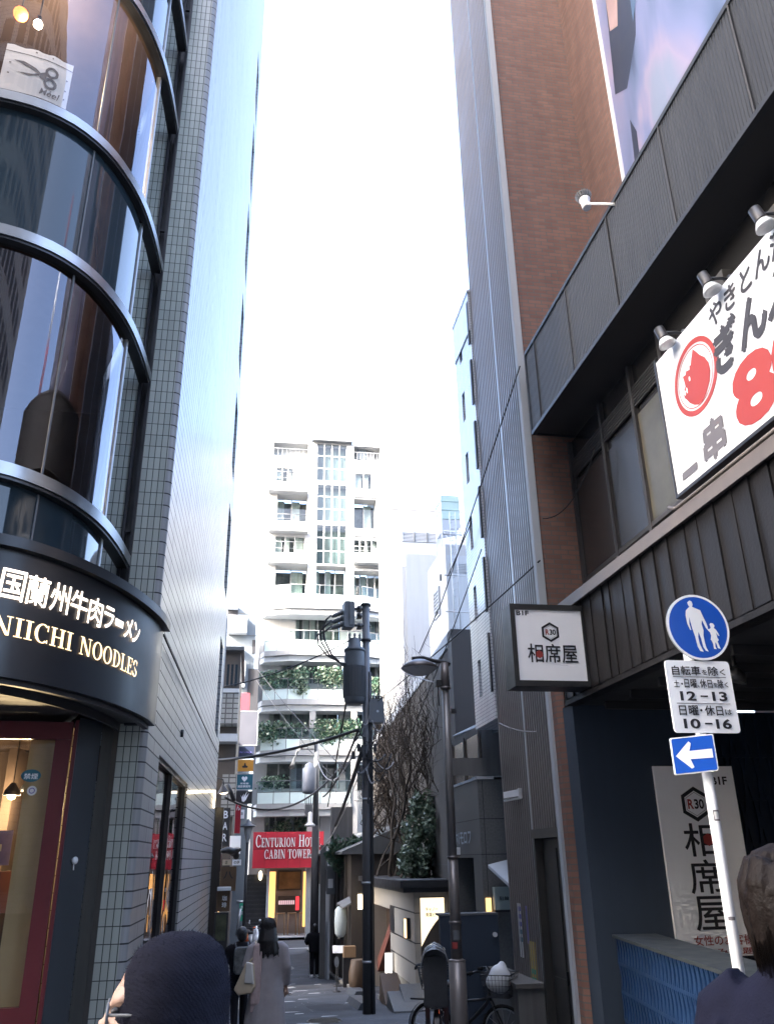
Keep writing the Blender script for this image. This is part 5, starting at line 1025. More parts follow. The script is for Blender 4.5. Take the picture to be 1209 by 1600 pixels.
mb.face([(xl, YH, -2.2), (xl, YH, ZR), (xl, 60, ZR), (xl, 60, -2.2)]); mb.face([(xr, YH, -2.2), (xr, 60, -2.2), (xr, 60, ZR), (xr, YH, ZR)]); mb.face([(xl, YH, ZR), (xr, YH, ZR), (xr, 60, ZR), (xl, 60, ZR)])
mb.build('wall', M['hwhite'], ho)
def pane(h, n, par, depth=.9, rows=0, interior='intwin', frm='hwhite', gl='cglass', cur=None):
    a0, a1, c0, c1 = h; q = MB(); q.fbox(FHo, a0, a1, -depth-.6, -depth-.55, c0, c1, 1)
    rr = random.Random(int(a0*100+c0*10))
    for k in range(n):
        if cur and rr.random() < .7: w_ = (a1-a0)/n; q.fbox(FHo, a0+w_*k+.02, a0+w_*k+w_*rr.uniform(.4, .95), -depth-.3, -depth-.27, c0+.02, c1, 2)
    for k in range(n+1): x = a0+(a1-a0)*k/n; q.fbox(FHo, max(a0, x-.035), min(a1, x+.035), -depth, -depth+.05, c0, c1, 0)
    for k in range(rows+1): z = c0+(c1-c0)*(k/rows if rows else 1); q.fbox(FHo, a0, a1, -depth+.001, -depth+.045, max(c0, z-.035), min(c1, z+.035), 0)
    w_ = q.build('window', [M[frm], M[interior], M['curtain']], par); q = MB(); q.face([FHo(a0, -depth+.01, c0), FHo(a1, -depth+.01, c0), FHo(a1, -depth+.01, c1), FHo(a0, -depth+.01, c1)]); q.build('pane', M[gl], w_); return w_
for k, h in enumerate(up):
    if k in (0, 1): continue
    pane(h, (0, 0, 3, 2, 2, 2, 3, 4, 2, 4, 3)[k], ho, (.1 if k in (2, 3, 6, 7) else .92), cur=True)
for h in stair: pane(h, 4, ho, .06, 3, 'stairglass', gl='cglass')
for k, h in enumerate(low): pane(h, (6, 3, 6, 3, 6, 3, 6, 3, 5)[k], ho, .5, 0, cur=True)
for h, k in ((up[0], 0), (up[1], 1)):                       # roof terraces
    q = MB(); q.fbox(FHo, h[0], h[1], -.95, -.9, h[2], h[3], 0)
    for t in range(9): x = h[0]+(h[1]-h[0])*t/8; q.fbox(FHo, x-.015, x+.015, -.05, -.02, h[2], h[2]+.55*(h[3]-h[2]), 1)
    q.fbox(FHo, h[0], h[1], -.05, -.02, h[2]+.55*(h[3]-h[2]), h[2]+.6*(h[3]-h[2]), 1)
    if k: q.fbox(FHo, h[0]+.3, h[0]+.9, -.5, -.45, h[2]+.3, h[3], 2); q.fbox(FHo, h[0]+1, h[0]+1.5, -.6, -.55, h[2]+.2, h[3]-.1, 1)
    q.build('roof_terrace', [M['offw'], M['equip'], M['bluegrey']], ho)
q = MB(); s0 = stair[0]; q.fbox(FHo, s0[0]-.35, s0[1]+.35, -.3, .35, ZR+.02, ZR+.12); q.build('stair_roof', M['equip'], ho)
q = MB()
for p0, p1, py in ((432, 480, 766), (553, 588, 774), (432, 480, 828), (553, 588, 835), (432, 480, 877), (553, 590, 884)):
    a, b, c, d = hq(p0, p1, py, py+4); q.fbox(FHo, a, b, .01, .06, c, c+.05)
q.build('drip_groove', M['equipd'], ho)
# upper balconies with thin rails
for (p0, p1, q0, q1) in ((420, 482, 737, 764), (421, 482, 803, 826), (419, 482, 846, 876), (553, 602, 854, 876)):
    a, b, c, d = hq(p0, p1, q0, q1, 49.4); q = MB(); Fb = frame((0, 49.4, 0), (1, 0, 0), (0, -1, 0)); q.fbox(Fb, a, b, -.6, 0, c-.12, c-.02, 0); q.fbox(Fb, a, b, -.08, -.04, c, c+.55, 0); bal_ = q.build('balcony', M['hwhite'], ho); q = MB(); q.tube([Fb(a, -.04, d), Fb(b, -.04, d)], .025, 5, 1); q.tube([Fb(a, -.04, (d+c)/2+.2), Fb(b, -.04, (d+c)/2+.2)], .015, 5, 1)
    for t in range(4): x = a+(b-a)*t/3; q.tube([Fb(x, -.04, c+.4), Fb(x, -.04, d)], .018, 5, 1)
    q.build('railing', [M['hwhite'], M['equip']], bal_)
# faceted lower balconies
def bay(z, side, idx):
    xs = [(.22, 50), (.45, 49.1), (1.9, 48.5), (6.3, 48.5), (8.15, 49.3), (8.15, 50)]
    if idx == 4: xs = [(.22, 50), (.4, 48.9), (2.2, 48.5), (5.6, 48.5), (5.6, 50)]
    q = MB(); n = len(xs)
    def slab(z0, z1, grow, m): 
        P = [((x-4.2)*(1+grow*.03)+4.2, 50-(50-y)*(1+grow)) for x, y in xs]
        q.face([(x, y, z1) for x, y in P], m); q.face([(x, y, z0) for x, y in reversed(P)], m)
        for (x, y), (X, Y) in zip(P, P[1:]): q.face([(x, y, z0), (X, Y, z0), (X, Y, z1), (x, y, z1)], m)
    slab(z-.62, z-.32, -.12, 1); slab(z-.3, z, .05, 0)
    b_ = q.build('balcony', [M['hwhite'], M['offw']], ho); q = MB(); gls = MB()
    for (x, y), (X, Y) in zip(xs[1:-1], xs[2:]) if idx != 4 else list(zip(xs[1:-1], xs[2:-1]))+[]:
        gls.face([(x, y+.06, z+.03), (X, Y+.06, z+.03), (X, Y+.06, z+.62), (x, y+.06, z+.62)], 0); gls.face([(x, y+.06, z+.65), (X, Y+.06, z+.65), (X, Y+.06, z+1.2), (x, y+.06, z+1.2)], 1)
        q.tube([(x, y+.06, z+1.22), (X, Y+.06, z+1.22)], .025, 5); q.tube([(x, y+.06, z+.63), (X, Y+.06, z+.63)], .02, 5)
        L_ = math.hypot(X-x, Y-y); k_ = max(1, int(L_/.75))
        for t in range(k_+1): f_ = t/k_; q.tube([(x+(X-x)*f_, y+.06+(Y-y)*f_, z), (x+(X-x)*f_, y+.06+(Y-y)*f_, z+1.22)], .018, 5)
    q.build('railing', M['equip'], b_); gls.build('glass_panel', [mat('pale_teal_panel', (.5, .6, .6), .35, var=.05), M['balglass']], b_)
    return b_
for idx, py in enumerate((943, 1016, 1093, 1172, 1256)):
    z = at(460, py, y=48.6).z; b_ = bay(z, 1, idx)
    if idx in (2, 3): 
        pass
def ivy(px0, px1, py, hang, n, seed, label, y=48.55):
    rng = random.Random(seed); A, B = at(px0, py, y=y), at(px1, py, y=y); o = thing('balcony_ivy', A, label, 'plant', 'ivy on the hotel balconies'); mb = MB()
    m_ = max(1, int((B.x-A.x)/.45)); bl = [(A.x+(B.x-A.x)*(k+.5)/m_, rng.uniform(.5, 1.1)) for k in range(m_)]
    for k in range(int(n*1.9)):
        x0, s_ = rng.choice(bl); p = Vector((x0+rng.gauss(0, .26), y-.05+rng.gauss(0, .1), A.z-hang*s_*rng.random()**1.2+.35*rng.random())); a = Vector((rng.gauss(0, 1), -abs(rng.gauss(0, 1)), rng.gauss(0, 1))).normalized(); b = a.orthogonal().normalized(); c = a.cross(b); s = rng.uniform(.06, .12)
        mb.face([p-b*s, p+c*s*.7, p+b*s, p-c*s*.7], rng.randrange(2))
    mb.build('foliage', [M['ivy'], M['leafl']], o); q = MB(); q.box(A.x, B.x, y+.12, y+.32, A.z-.5, A.z-.25); q.build('planter_box', M['offw'], o)
ivy(408, 462, 1056, 1.0, 520, 1, 'thick ivy at the left corner of the topmost planted hotel balcony', 49.0)
ivy(462, 478, 1050, 1.35, 260, 2, 'narrow ivy tuft hanging on the topmost planted hotel balcony, left of the transformer')
ivy(500, 536, 1050, 1.25, 480, 3, 'ivy clump on the topmost planted hotel balcony touching the transformer')
ivy(572, 612, 1066, 1.3, 560, 4, 'wide ivy at the right end of the topmost planted hotel balcony', 48.9)
ivy(402, 470, 1136, 1.1, 620, 5, 'ivy at the left of the middle planted hotel balcony', 48.9)
ivy(496, 560, 1132, 1.2, 700, 6, 'ivy in the middle of the middle planted hotel balcony beside its white column')
ivy(412, 440, 1222, .6, 260, 7, 'sparse reddish green plants on the lowest planted hotel balcony', 49.2)
ivy(430, 446, 1292, .9, 160, 8, 'small plant behind the top of the red hotel sign, left one', 50.3); ivy(462, 478, 1288, .9, 160, 9, 'dark bushy plant behind the top of the red hotel sign, right one', 50.3)
q = MB()
for px in (488, 553): 
    a = at(px, 1140, y=48.75); q.box(a.x-.18, a.x+.18, 48.7, 48.95, -2.1, at(px, 1094, y=48.7).z-.62)
q.build('column', M['hwhite'], ho)
# red hotel sign
o = thing('hotel_sign', (2, 48.2, 2), 'large red sign with white serif letters CENTURION HOTEL CABIN TOWER', 'sign')
A = at(394, 1357, y=48.2); B = at(506, 1299, y=48.2); FS = frame((A.x, 48.2, A.z), (1, 0, 0), (0, -1, 0)); SW, SH = B.x-A.x, B.z-A.z
q = MB(); q.fbox(FS, 0, SW, -.4, 0, 0, SH); q.build('panel', M['hotelred'], o)
q = MB(); serif(q, FS, 'CENTURION HOTEL', .14, SH*.58, .6, SW-.3, .07, 0, .76, .05); serif(q, FS, 'CABIN TOWER', .62, SH*.26, .44, SW*.66, .07, 0, 1, .05); q.build('lettering', M['plastic_w'], o)
q = MB(); q.fbox(FS, 0, SW, .001, .006, SH*.52, SH*.53)
for k in range(1, 6): q.fbox(FS, SW*k/6, SW*k/6+.012, .001, .006, 0, SH)
q.build('joint', M['doorred'], o)
# lit lobby under the sign
lo = MB()
def lq(p0, p1, q0, q1, y, m, d=.1):
    a, b, c, e = hq(p0, p1, q0, q1, y); lo.box(a, b, y, y+d, c, e, m)
lq(400, 500, 1355, 1460, 51.2, 0, .1); lq(483, 488, 1358, 1456, 49.2, 1, .5); lq(416, 420, 1358, 1456, 49.3, 1, .3)
lo.box(.9, 4.4, 48.9, 51.2, -2.12, -1.95, 2)
lo.build('lobby_wall', [mat('lobby_grey_wall', (.3, .27, .25), .7), M['offw'], M['offw']], ho)
for p0, p1, q0, q1, y in ((420, 430, 1362, 1434, 49.6), (473.5, 479, 1362, 1448, 49.6), (488.5, 491, 1362, 1450, 49.3)):
    q = MB(); a, b, c, d = hq(p0, p1, q0, q1, y); q.box(a, b, y, y+.15, c, d); q.build('amber_light_panel', M['amber'], ho)
q = MB(); a, b, c, d = hq(498, 507, 1362, 1383, 48.4); q.box(a, b, 48.4, 48.9, c, d); q.build('amber_box_sign', M['amber'], label='small amber lit box sign right of the hotel lobby below the red sign', cat='sign')
o = thing('framed_picture', (2.2, 51.1, 0), 'large framed brown picture high on the hotel lobby wall', 'picture'); a, b, c, d = hq(434, 471, 1360, 1391, 51.1); q = MB(); q.box(a, b, 51.05, 51.15, c, d); q.build('frame', M['brown'], o); q = MB(); q.box(a+.08, b-.08, 51.03, 51.049, c+.08, d-.08); q.build('picture', mat('amber_picture', (.2, .12, .05), .5, var=.6, vs=1.6), o)
o = thing('menu_display', (2.2, 51.1, -.8), 'dark wall display with a row of pale menu sheets in the hotel lobby', 'display'); a, b, c, d = hq(434, 469, 1400, 1427, 51.1); q = MB(); q.box(a, b, 51.05, 51.15, c, d); q.build('board', M['brown'], o); q = MB()
for k in range(8): w_ = (b-a-.35)/8; q.box(a+.05+k*w_, a+.02+(k+1)*w_, 51.03, 51.045, c+.45, d-.22)
q.build('sheet', emis('pale_menu_sheet', (.85, .62, .7), .045), o); q = MB(); q.box(b-.26, b-.06, 51.02, 51.045, c+.15, d-.02); q.build('red_strip', emis('red_strip_light', (.9, .06, .08), .07), o)
def stool(x, y):
    o = thing('bar_table', (x, y, -1.95), 'high slim wooden bar table with thin legs in the lit hotel lobby', 'table', 'bar tables in the hotel lobby'); q = MB(); q.box(x-.24, x+.24, y-.2, y+.2, -.92, -.87); q.build('table_top', M['wood'], o)
    for sx in (-.2, .2):
        for sy in (-.16, .16): q = MB(); q.tube([(x+sx*1.1, y+sy, -1.95), (x+sx, y+sy, -.92)], .022, 5); q.build('leg', M['wood'], o)
    return o
s0 = stool(1.95, 50.0)
for k in range(1, 4):
    c = copy_tree(s0); c.location = (1.95+.62*k, 50.0, -1.95)
q = MB(); a, b, c, d = hq(400, 417, 1366, 1456, 50.2); q.box(-.2, b, 49.6, 50, -2.1, d)
for k in range(14): q.box(-.2, b, 49.57, 49.6, -2+.22*k, -1.93+.22*k, 1)
q.build('shutter_gate', [M['black'], M['darksteel']], label='black slatted gate left of the lit hotel lobby', cat='gate')
o = thing('wall_lamp', at(407, 1368, y=49.4), 'glowing oval lamp on the black gate left of the hotel lobby', 'lamp'); p = at(407, 1368, y=49.4); q = MB(); q.ell(p, .1, .1, .24, 10, 8); q.build('globe', M['warmw'], o); q = MB(); q.box(p.x-.03, p.x+.03, 49.4, 49.65, p.z+.2, p.z+.26); q.build('bracket', M['darksteel'], o)
# ================================================================ buildings and signs along the left side
bl = thing('blue_grey_building', (-2, 45, 0), 'blue-grey building with a chimney left of the hotel', 'building')
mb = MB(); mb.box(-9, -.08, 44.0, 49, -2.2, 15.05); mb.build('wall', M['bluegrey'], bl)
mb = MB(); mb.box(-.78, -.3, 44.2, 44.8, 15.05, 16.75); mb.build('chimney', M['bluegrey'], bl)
FBl = frame((0, 44, 0), (1, 0, 0), (0, -1, 0)); mb = MB()
def bq(p0, p1, q0, q1): return hq(p0, p1, q0, q1, 44)
for h in (bq(356, 372, 952, 964), bq(394, 400, 1000, 1022), bq(385, 402, 1045, 1180)): mb.fbox(FBl, h[0], h[1], .002, .03, h[2], h[3], 0)
mb.build('window', M['ink'], bl)
for h, d_ in ((bq(355, 372, 948, 953), .5), (bq(357, 386, 966, 992), .6), (bq(372, 383, 1036, 1075), .4)): mb = MB(); mb.fbox(FBl, h[0], h[1], 0, d_, h[2], h[3]); mb.build('balcony', M['offw'], bl)
mb = MB()
for py in (958, 992): h = bq(356, 402, py, py+1.5); mb.fbox(FBl, h[0], h[1], .001, .02, h[2], h[3], 1)
mb.build('wall_joint', [M['offw'], M['equipd']], bl)
q = MB(); h = hq(372, 381, 1012, 1024, 43.6); q.box(h[0], h[1], 43.4, 43.95, h[2], h[3]); q.build('air_conditioner', M['plastic_w'], label='white air conditioner unit on the blue-grey building', cat='air conditioner')
br = thing('brown_tile_building', (-2, 28, 0), 'brown building with grey tiled balcony just past the glossy panelled wall', 'building')
Y2 = 27.0; mb = MB(); xr2 = -.5; zt = at(360, 1012, y=Y2).z; mb.box(-7, xr2, Y2+.6, 33, -2.2, zt); mb.build('wall', M['brown'], br)
F2 = frame((0, Y2, 0), (1, 0, 0), (0, -1, 0)); a = -1.4
h = hq(345, 372, 1082, 1131, Y2); mb = MB(); mb.box(a, h[1], Y2, Y2+.6, h[2], h[3]); mb.build('tiled_balcony', M['tilegrey'], br)
mb = MB(); h2 = hq(345, 374, 1076, 1082, Y2); mb.box(a, h2[1], Y2-.03, Y2+.6, h2[2], h2[3]); mb.build('balcony_cap', M['offw'], br); mb = MB(); h3 = hq(345, 371, 1147, 1159, Y2); mb.box(a, h3[1], Y2-.1, Y2+.6, h3[2], h3[3]); mb.build('white_band', M['offw'], br)
mb = MB(); h4 = hq(352, 371, 1038, 1072, Y2+.55); mb.box(h4[0], h4[1], Y2+.55, Y2+.59, h4[2], h4[3], 0)
for k in range(3): mb.box(h4[0]+(h4[1]-h4[0])*k/3, h4[0]+(h4[1]-h4[0])*k/3+.05, Y2+.5, Y2+.55, h4[2], h4[3], 1)
mb.build('window', [M['spandrel'], M['brown']], br); mb = MB(); mb.box(-1.2, xr2+.1, Y2+.3, 33, zt, zt+.12); mb.build('roof', M['equipd'], br)
mb = MB(); h5 = hq(346, 368, 1210, 1275, Y2+.3); mb.box(h5[0], h5[1], Y2+.3, Y2+.58, h5[2], h5[3]); mb.build('tiled_panel', M['tilegrey'], br)
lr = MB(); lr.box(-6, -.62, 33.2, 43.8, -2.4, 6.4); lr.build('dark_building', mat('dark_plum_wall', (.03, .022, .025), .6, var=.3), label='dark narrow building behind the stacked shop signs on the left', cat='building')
def board(name, p0, p1, q0, q1, y, mats, label, cat='sign', depth=.12, lets=(), group=None, frame_=None):
    a, b, c, d = hq(p0, p1, q0, q1, y); F = frame((a, y, c), (1, 0, 0), (0, -1, 0)); w_, h_ = b-a, d-c
    o = thing(name, (a, y, c), label, cat, group); q = MB(); q.fbox(F, 0, w_, -depth, 0, 0, h_, 0); q.build('board', mats[0], o)
    q = MB()
    if frame_:
        t = .03
        for s in ((-t, 0, -t, h_+t), (w_, w_+t, -t, h_+t), (0, w_, -t, 0), (0, w_, h_, h_+t)): q.fbox(F, s[0], s[1], -depth-.01, .015, s[2], s[3]); 
        q.build('frame', frame_, o); q = MB()
    for L in lets:
        if L[0] == 'poly': q.face([F(w_*u, .006, h_*v) for u, v in L[1]], L[2])
        else: text(q, F, L[0], w_*L[1], h_*L[2], w_*L[3], h_*L[4], .006, L[5] if len(L) > 5 else 0, L[6] if len(L) > 6 else .02)
    if q.f: q.build('lettering', mats[1:], o)
    return o
GS = 'shop signs stacked on the left of the alley'
board('box_sign', 373, 402, 1112, 1164, 36, [mat('lilac_grey_sign', (.055, .058, .075), .5, var=.05)], 'blank pale box sign at the top of the stacked shop signs', lets=(), frame_=M['galv'], group=GS)
board('box_sign', 371, 397, 1166, 1185, 36, [M['navysign'], M['paperv']], 'dark navy sign with a faint line of lettering under the blank pale box sign', lets=(('Bar Lounge', .15, .4, .85, .6),), group=GS)
board('box_sign', 370, 396, 1187, 1205, 36, [M['orange'], M['ink']], 'orange sign with a small black emblem', lets=(('poly', [(.36, .3), (.64, .3), (.68, .42), (.56, .5), (.53, .72), (.47, .72), (.44, .5), (.32, .42)], 0),), group=GS)
def heart(cx, cy, s): return [(cx+s*.0625*16*math.sin(t)**3*.8, cy+s*.0625*(13*math.cos(t)-5*math.cos(2*t)-2*math.cos(3*t)-math.cos(4*t))) for t in [2*math.pi*k/24 for k in range(24)]]
board('box_sign', 369, 395, 1210, 1233, 36, [M['teal'], M['signw']], 'teal sign with a white heart and two rows of characters', lets=(('poly', heart(.5, .7, .22), 0), ('保育園', .25, .32, .75, .44), ('相談事務所', .12, .1, .88, .27)), frame_=M['galv'], group=GS)
board('box_sign', 369, 394, 1236, 1256, 36, [M['black'], M['signw']], 'black sign with a white flame-like emblem', lets=(('poly', [(.38, .2), (.5, .15), (.62, .3), (.8, .85), (.58, .5), (.66, .95), (.46, .5), (.48, .8), (.36, .5), (.3, .7)], 0),), group=GS)
board('banner_sign', 351, 371, 1170, 1206, 31, [M['navysign'], M['signw']], 'navy cloth sign with white vertical characters beside the orange sign', lets=(('や', .55, .68, .8, .9), ('す', .55, .42, .8, .64), ('ら', .55, .14, .8, .36), ('酒', .15, .3, .35, .5)))
board('bar_sign', 345.5, 359, 1262, 1322, 25.5, [M['black'], M['signw']], 'black vertical sign with white letters BAR', lets=(('B', .2, .72, .75, .92), ('A', .2, .42, .75, .62), ('R', .2, .12, .75, .32)))
board('banner', 371, 389, 1083, 1142, 40, [M['redban']], 'upper bright red banner hanging behind the stacked signs', 'banner', .05)
board('banner', 360, 376, 1256, 1302, 34, [M['redban'], M['signw']], 'lower bright red banner beside the BAR sign', 'banner', .05, lets=(('り', .1, .78, .4, .96), ('ん', .55, .78, .9, .96)))
board('box_sign', 374, 382, 1265, 1279, 34.5, [M['signw'], M['ink']], 'small white sign above the old street lamp', lets=(('酒', .3, .4, .7, .7),), group=GS)
board('box_sign', 359, 376, 1306, 1334, 27, [M['signw']], 'white lit rectangular sign below the lower red banner', group=GS)
board('wood_sign', 344, 369, 1354, 1392, 21.2, [M['woodsign'], M['ink']], 'brown wooden sign with black brush strokes above the coffee sign', lets=(('八', .2, .5, .8, .8, 0, .02),))
cs_ = board('coffee_sign', 338.5, 359, 1391, 1424, 20.2, [M['woodsign'], M['signw']], 'brown sign with white vertical characters for coffee', lets=(('珈', .42, .5, .78, .74), ('琲', .42, .18, .78, .42)))
q = MB(); h = hq(340, 361, 1386, 1391.5, 20.1); q.box(h[0], h[1], 20.0, 20.3, h[2], h[3]); q.build('cap', M['plastic_w'], cs_)
o = thing('sign_stand', (-.6, 20.2, -1.2), 'dark green poster stand below the coffee sign', 'sign stand'); h = hq(334, 356, 1426, 1478, 20.2); q = MB(); q.box(h[0], h[1], 20.2, 20.5, g(20.2), h[3]); q.build('case', M['black'], o); q = MB(); q.box(h[0]+.04, h[1]-.04, 20.18, 20.198, h[2]+.1, h[3]-.04); q.build('poster', mat('dark_leaf_poster', (.05, .055, .03), .4, var=.7, vs=7), o)
board('small_sign', 348, 361, 1343, 1352, 22.4, [M['tote'], M['ink']], 'small cream sign under the black rock-like ornament', lets=(('店', .3, .2, .6, .8),))
board('small_sign', 363, 377, 1343, 1352, 24, [M['signw'], M['ink']], 'small white sign with black characters right of the cream sign', lets=(('の伊', .2, .2, .8, .8),))
board('banner', 374, 382, 1409, 1439, 41, [M['green'], M['signw']], 'green vertical banner by the parked scooters', 'banner', .04, lets=(('中', .3, .6, .7, .8), ('華', .3, .3, .7, .5)))
q = MB(); rng = random.Random(2); c = at(358, 1328, y=22.6)
for k in range(7): q.ell(c+Vector((rng.uniform(-.12, .2), rng.uniform(-.1, .1), rng.uniform(-.16, .14))), rng.uniform(.08, .16), .12, rng.uniform(.05, .1), 10, 6)
q.remesh('ornament', M['black'], None, .025, 3, origin=tuple(c), label='black lumpy rock-like ornament below the BAR sign', cat='ornament')
# dark glossy portal post with warm lamp
o = thing('portal_post', (-.75, 22.8, -1.4), 'tall dark glossy timber post at the far end of the panelled wall', 'post'); q = MB(); h = hq(322, 344, 1262, 1480, 22.9)
q.box(h[0], h[1]-.1, 22.8, 23.1, -1.6, h[3], 0); q.box(h[1]-.097, h[1], 22.75, 23.1, -1.6, h[3], 0); q.box(h[0]+.08, h[0]+.11, 22.785, 22.8, -1.5, h[3], 1); q.box(h[1]+.002, h[1]+.015, 22.8, 22.83, -1.5, at(345, 1390, y=22.8).z, 2)
q.build('post', [mat('black_lacquer', (.022, .018, .016), .18, var=.3, vs=5, streak=.8, spec=.6), M['ledge'], M['warm']], o)
p = at(349, 1238, y=23.2); o = thing('gooseneck_lamp', p, 'warm glowing gooseneck lamp above the dark timber post', 'lamp'); q = MB(); q.lathe([(.02, .2), (.04, .16), (.15, .0), (.155, -.01)], p, 16, 0, (-.15, -.1, 1), cap=False); q.build('shade', M['brown'], o); q = MB(); q.ell(p+Vector((0, 0, -.0)), .12, .12, .05, 12, 6); q.build('bulb', M['warmw'], o); q = MB(); q.tube([p+Vector((0, 0, .18)), p+Vector((-.02, 0, .32)), p+Vector((-.15, .05, .36)), p+Vector((-.3, .1, .25))], .018, 6); q.build('arm', M['black'], o)
q = MB(); A, B = at(355, 1226, y=24), at(366, 1252, y=24); q.tube([A, A.lerp(B, .5)+Vector((0, 0, .05)), B], .06, 8); q.build('satellite_arm', M['black'], label='dark slanting spotlight arm above the BAR sign', cat='spotlight')
# old style street lamp on the left
p = at(388, 1292, y=31); o = thing('old_street_lamp', (p.x, 31, g(31)), 'old-fashioned street lamp with a wide grey cap left of the red hotel sign', 'street lamp')
q = MB(); q.tube([(p.x, 31, g(31)), (p.x, 31, p.z-.5)], .05, 8); q.build('pole', M['black'], o); q = MB(); q.lathe([(.02, .28), (.06, .2), (.12, .1), (.27, .03), (.27, 0), (.1, -.02)], p, 18); q.build('cap', M['equip'], o); q = MB(); q.lathe([(.16, -.02), (.1, -.3), (.05, -.5)], p, 14, cap=False); q.build('lantern_glass', mat('milky_glass', (.45, .47, .48), .3, var=.1), o)
q = MB(); q.tube([at(376, 1420, y=37), at(370, 1462, y=37)], .05, 6); q.tube([at(370, 1409, y=37), at(382, 1409, y=37)], .05, 6); q.build('clothes_rack', M['galv'], label='thin grey metal stand next to the green banner', cat='stand')
# ================================================================ utility poles and wires
def vpole(x, y, px_pts): pass
PX, PY = 2.5, 18.65; ZB = g(PY)
up_ = thing('utility_pole', (PX, PY, ZB), 'dark utility pole with transformer and switchgear in the middle of the alley', 'utility pole')
zt = at(565, 945, y=PY).z
q = MB(); q.tube([(PX, PY, ZB-.2), (PX, PY, zt)], [.1, .085], 14); q.build('pole', M['equip'], up_)
q = MB(); q.tube([(PX, PY, ZB), (PX, PY, at(570, 1185, y=PY).z)], [.106, .1], 14)
for z in (ZB+.9, ZB+2.35, ZB+4.0): q.lathe([(.11, 0), (.11, .04)], (PX, PY, z), 14, 1)
q.build('pole_sleeve', [M['poledark'], M['galv']], up_)
q = MB()
for dx, dy in ((.125, -.02), (.085, -.09)): q.tube([(PX+dx, PY+dy, ZB), (PX+dx*.9, PY+dy*.9, 4.0), (PX+dx*.8, PY+dy*.8, zt-1.6)], .022, 6)
q.build('conduit', M['black'], up_)
tc = at(552, 1054, y=PY-.05); tz0, tz1 = at(552, 1097, y=PY).z, at(552, 1020, y=PY).z; TX = tc.x+.02; TY = PY-.1; r_ = .235
q = MB(); q.lathe([(.05, tz0-.06), (r_*.8, tz0-.06), (r_*.97, tz0), (r_, tz0+.1), (r_, tz1-.18), (r_*.97, tz1-.04), (r_*.97, tz1)], (TX, TY, 0), 40, smooth=True)
for k in range(34):
    a = 2*math.pi*k/34; u = Vector((math.cos(a), math.sin(a), 0)); F = frame((TX, TY, 0), (-u.y, u.x, 0), u); q.fbox(F, -.006, .006, r_-.01, r_+.03, tz0+.08, tz1-.35)
tr_ = q.build('transformer', M['equipd'], up_)
q = MB(); q.lathe([(r_*1.04, tz1), (r_*1.04, tz1+.05), (r_*.7, tz1+.12), (r_*.55, tz1+.3), (.03, tz1+.33)], (TX, TY, 0), 24); q.build('lid', M['equipd'], tr_)
q = MB()
for a in (-.12, 0, .12): q.lathe([(.02, 0), (.035, .03), (.02, .06), (.035, .09), (.02, .12), (.035, .15), (.015, .2)], (TX+a, TY-.05, tz1+.22), 10)
q.build('bushing', M['equip'], tr_)
sx, sz0, sz1 = at(545, 960, y=PY-.1).x, at(545, 985, y=PY).z, at(545, 945, y=PY).z
F_ = frame((sx, PY-.2, sz0), (1, .1, 0), (.1, -1, 0)); q = MB(); q.bevbox(F_, -.14, .1, -.22, .12, 0, sz1-sz0, .03); q.fbox(F_, -.02, .1, .121, .14, .05, sz1-sz0-.04); sw_ = q.build('switch_box', M['equip'], up_)
q = MB()
for k in range(3): q.lathe([(.05, 0), (.06, .06), (.04, .09), (.06, .12), (.04, .15), (.055, .2), (.03, .3)], F_(-.12, -.1, .12+.14*k), 10, 0, (-1, -.1, -.45))
q.build('bushing', M['equipd'], sw_)
q = MB(); q.tube([(sx, PY-.1, sz0+.1), (PX+.1, PY, sz0+.12)], .03, 6); q.tube([(sx, PY-.1, sz1-.12), (PX+.1, PY, sz1-.1)], .03, 6)
for z in (sz0+.05, sz0+.3, sz1-.15): q.box(PX-.22, PX-.1, PY-.1, PY+.1, z, z+.1); q.lathe([(.05, 0), (.06, .05), (.03, .1)], (PX-.17, PY-.12, z), 8)
q.lathe([(.125, 0), (.125, .05)], (PX, PY, sz0-.25), 12); q.lathe([(.125, 0), (.125, .05)], (PX, PY, sz1-.02), 12); q.build('bracket', M['black'], up_)
bx, bz0, bz1 = at(587, 1110, y=PY).x, at(587, 1128, y=PY).z, at(587, 1098, y=PY).z
F_ = frame((bx, PY-.15, bz0), (1, 0, 0), (0, -1, 0)); q = MB(); q.bevbox(F_, -.17, .17, -.25, 0, 0, bz1-bz0, .03); q.fbox(F_, -.15, .15, -.22, -.02, bz1-bz0, bz1-bz0+.06); q.fbox(F_, -.18, .18, -.26, .01, -.03, -.002); bo = q.build('control_box', M['equip'], up_)
q = MB()
for k in range(5): q.lathe([(.015, 0), (.028, .02), (.02, .06), (.03, .09)], F_(-.13+.065*k, -.12, bz1-bz0+.06), 8)
q.build('terminal', M['black'], bo); q = MB(); annulus(q, F_, .02, (bz1-bz0)*.5, 0, .028, .003, 12); q.build('mark', M['offw'], bo)
def cable(pts, r, label, mt='cable', group='overhead cables', n=6):
    q = MB(); q.tube(pts, r, n); return q.build('overhead_cable', M[mt], label=label, cat='cable', group=group, origin=tuple(pts[0]))
q = MB()
for k in range(3):
    s = F_; a = Vector((sx-.42, PY-.3, sz0+.02+.13*k)); b = Vector((TX-r_*.9, TY-.12, tz1-.32-.03*k)); d = .32-.05*k
    q.tube([a, a+Vector((-.12, 0, -.12)), a.lerp(b, .25)+Vector((-d*1.25, 0, 0)), a.lerp(b, .5)+Vector((-d*1.45, 0, 0)), a.lerp(b, .75)+Vector((-d*1.1, 0, -.02)), a.lerp(b, .93)+Vector((-d*.3, 0, -.03)), b], .022, 7)
q.build('switch_cable', M['cable'], up_)
q = MB(); rng = random.Random(8)
zj = at(570, 1180, y=PY).z
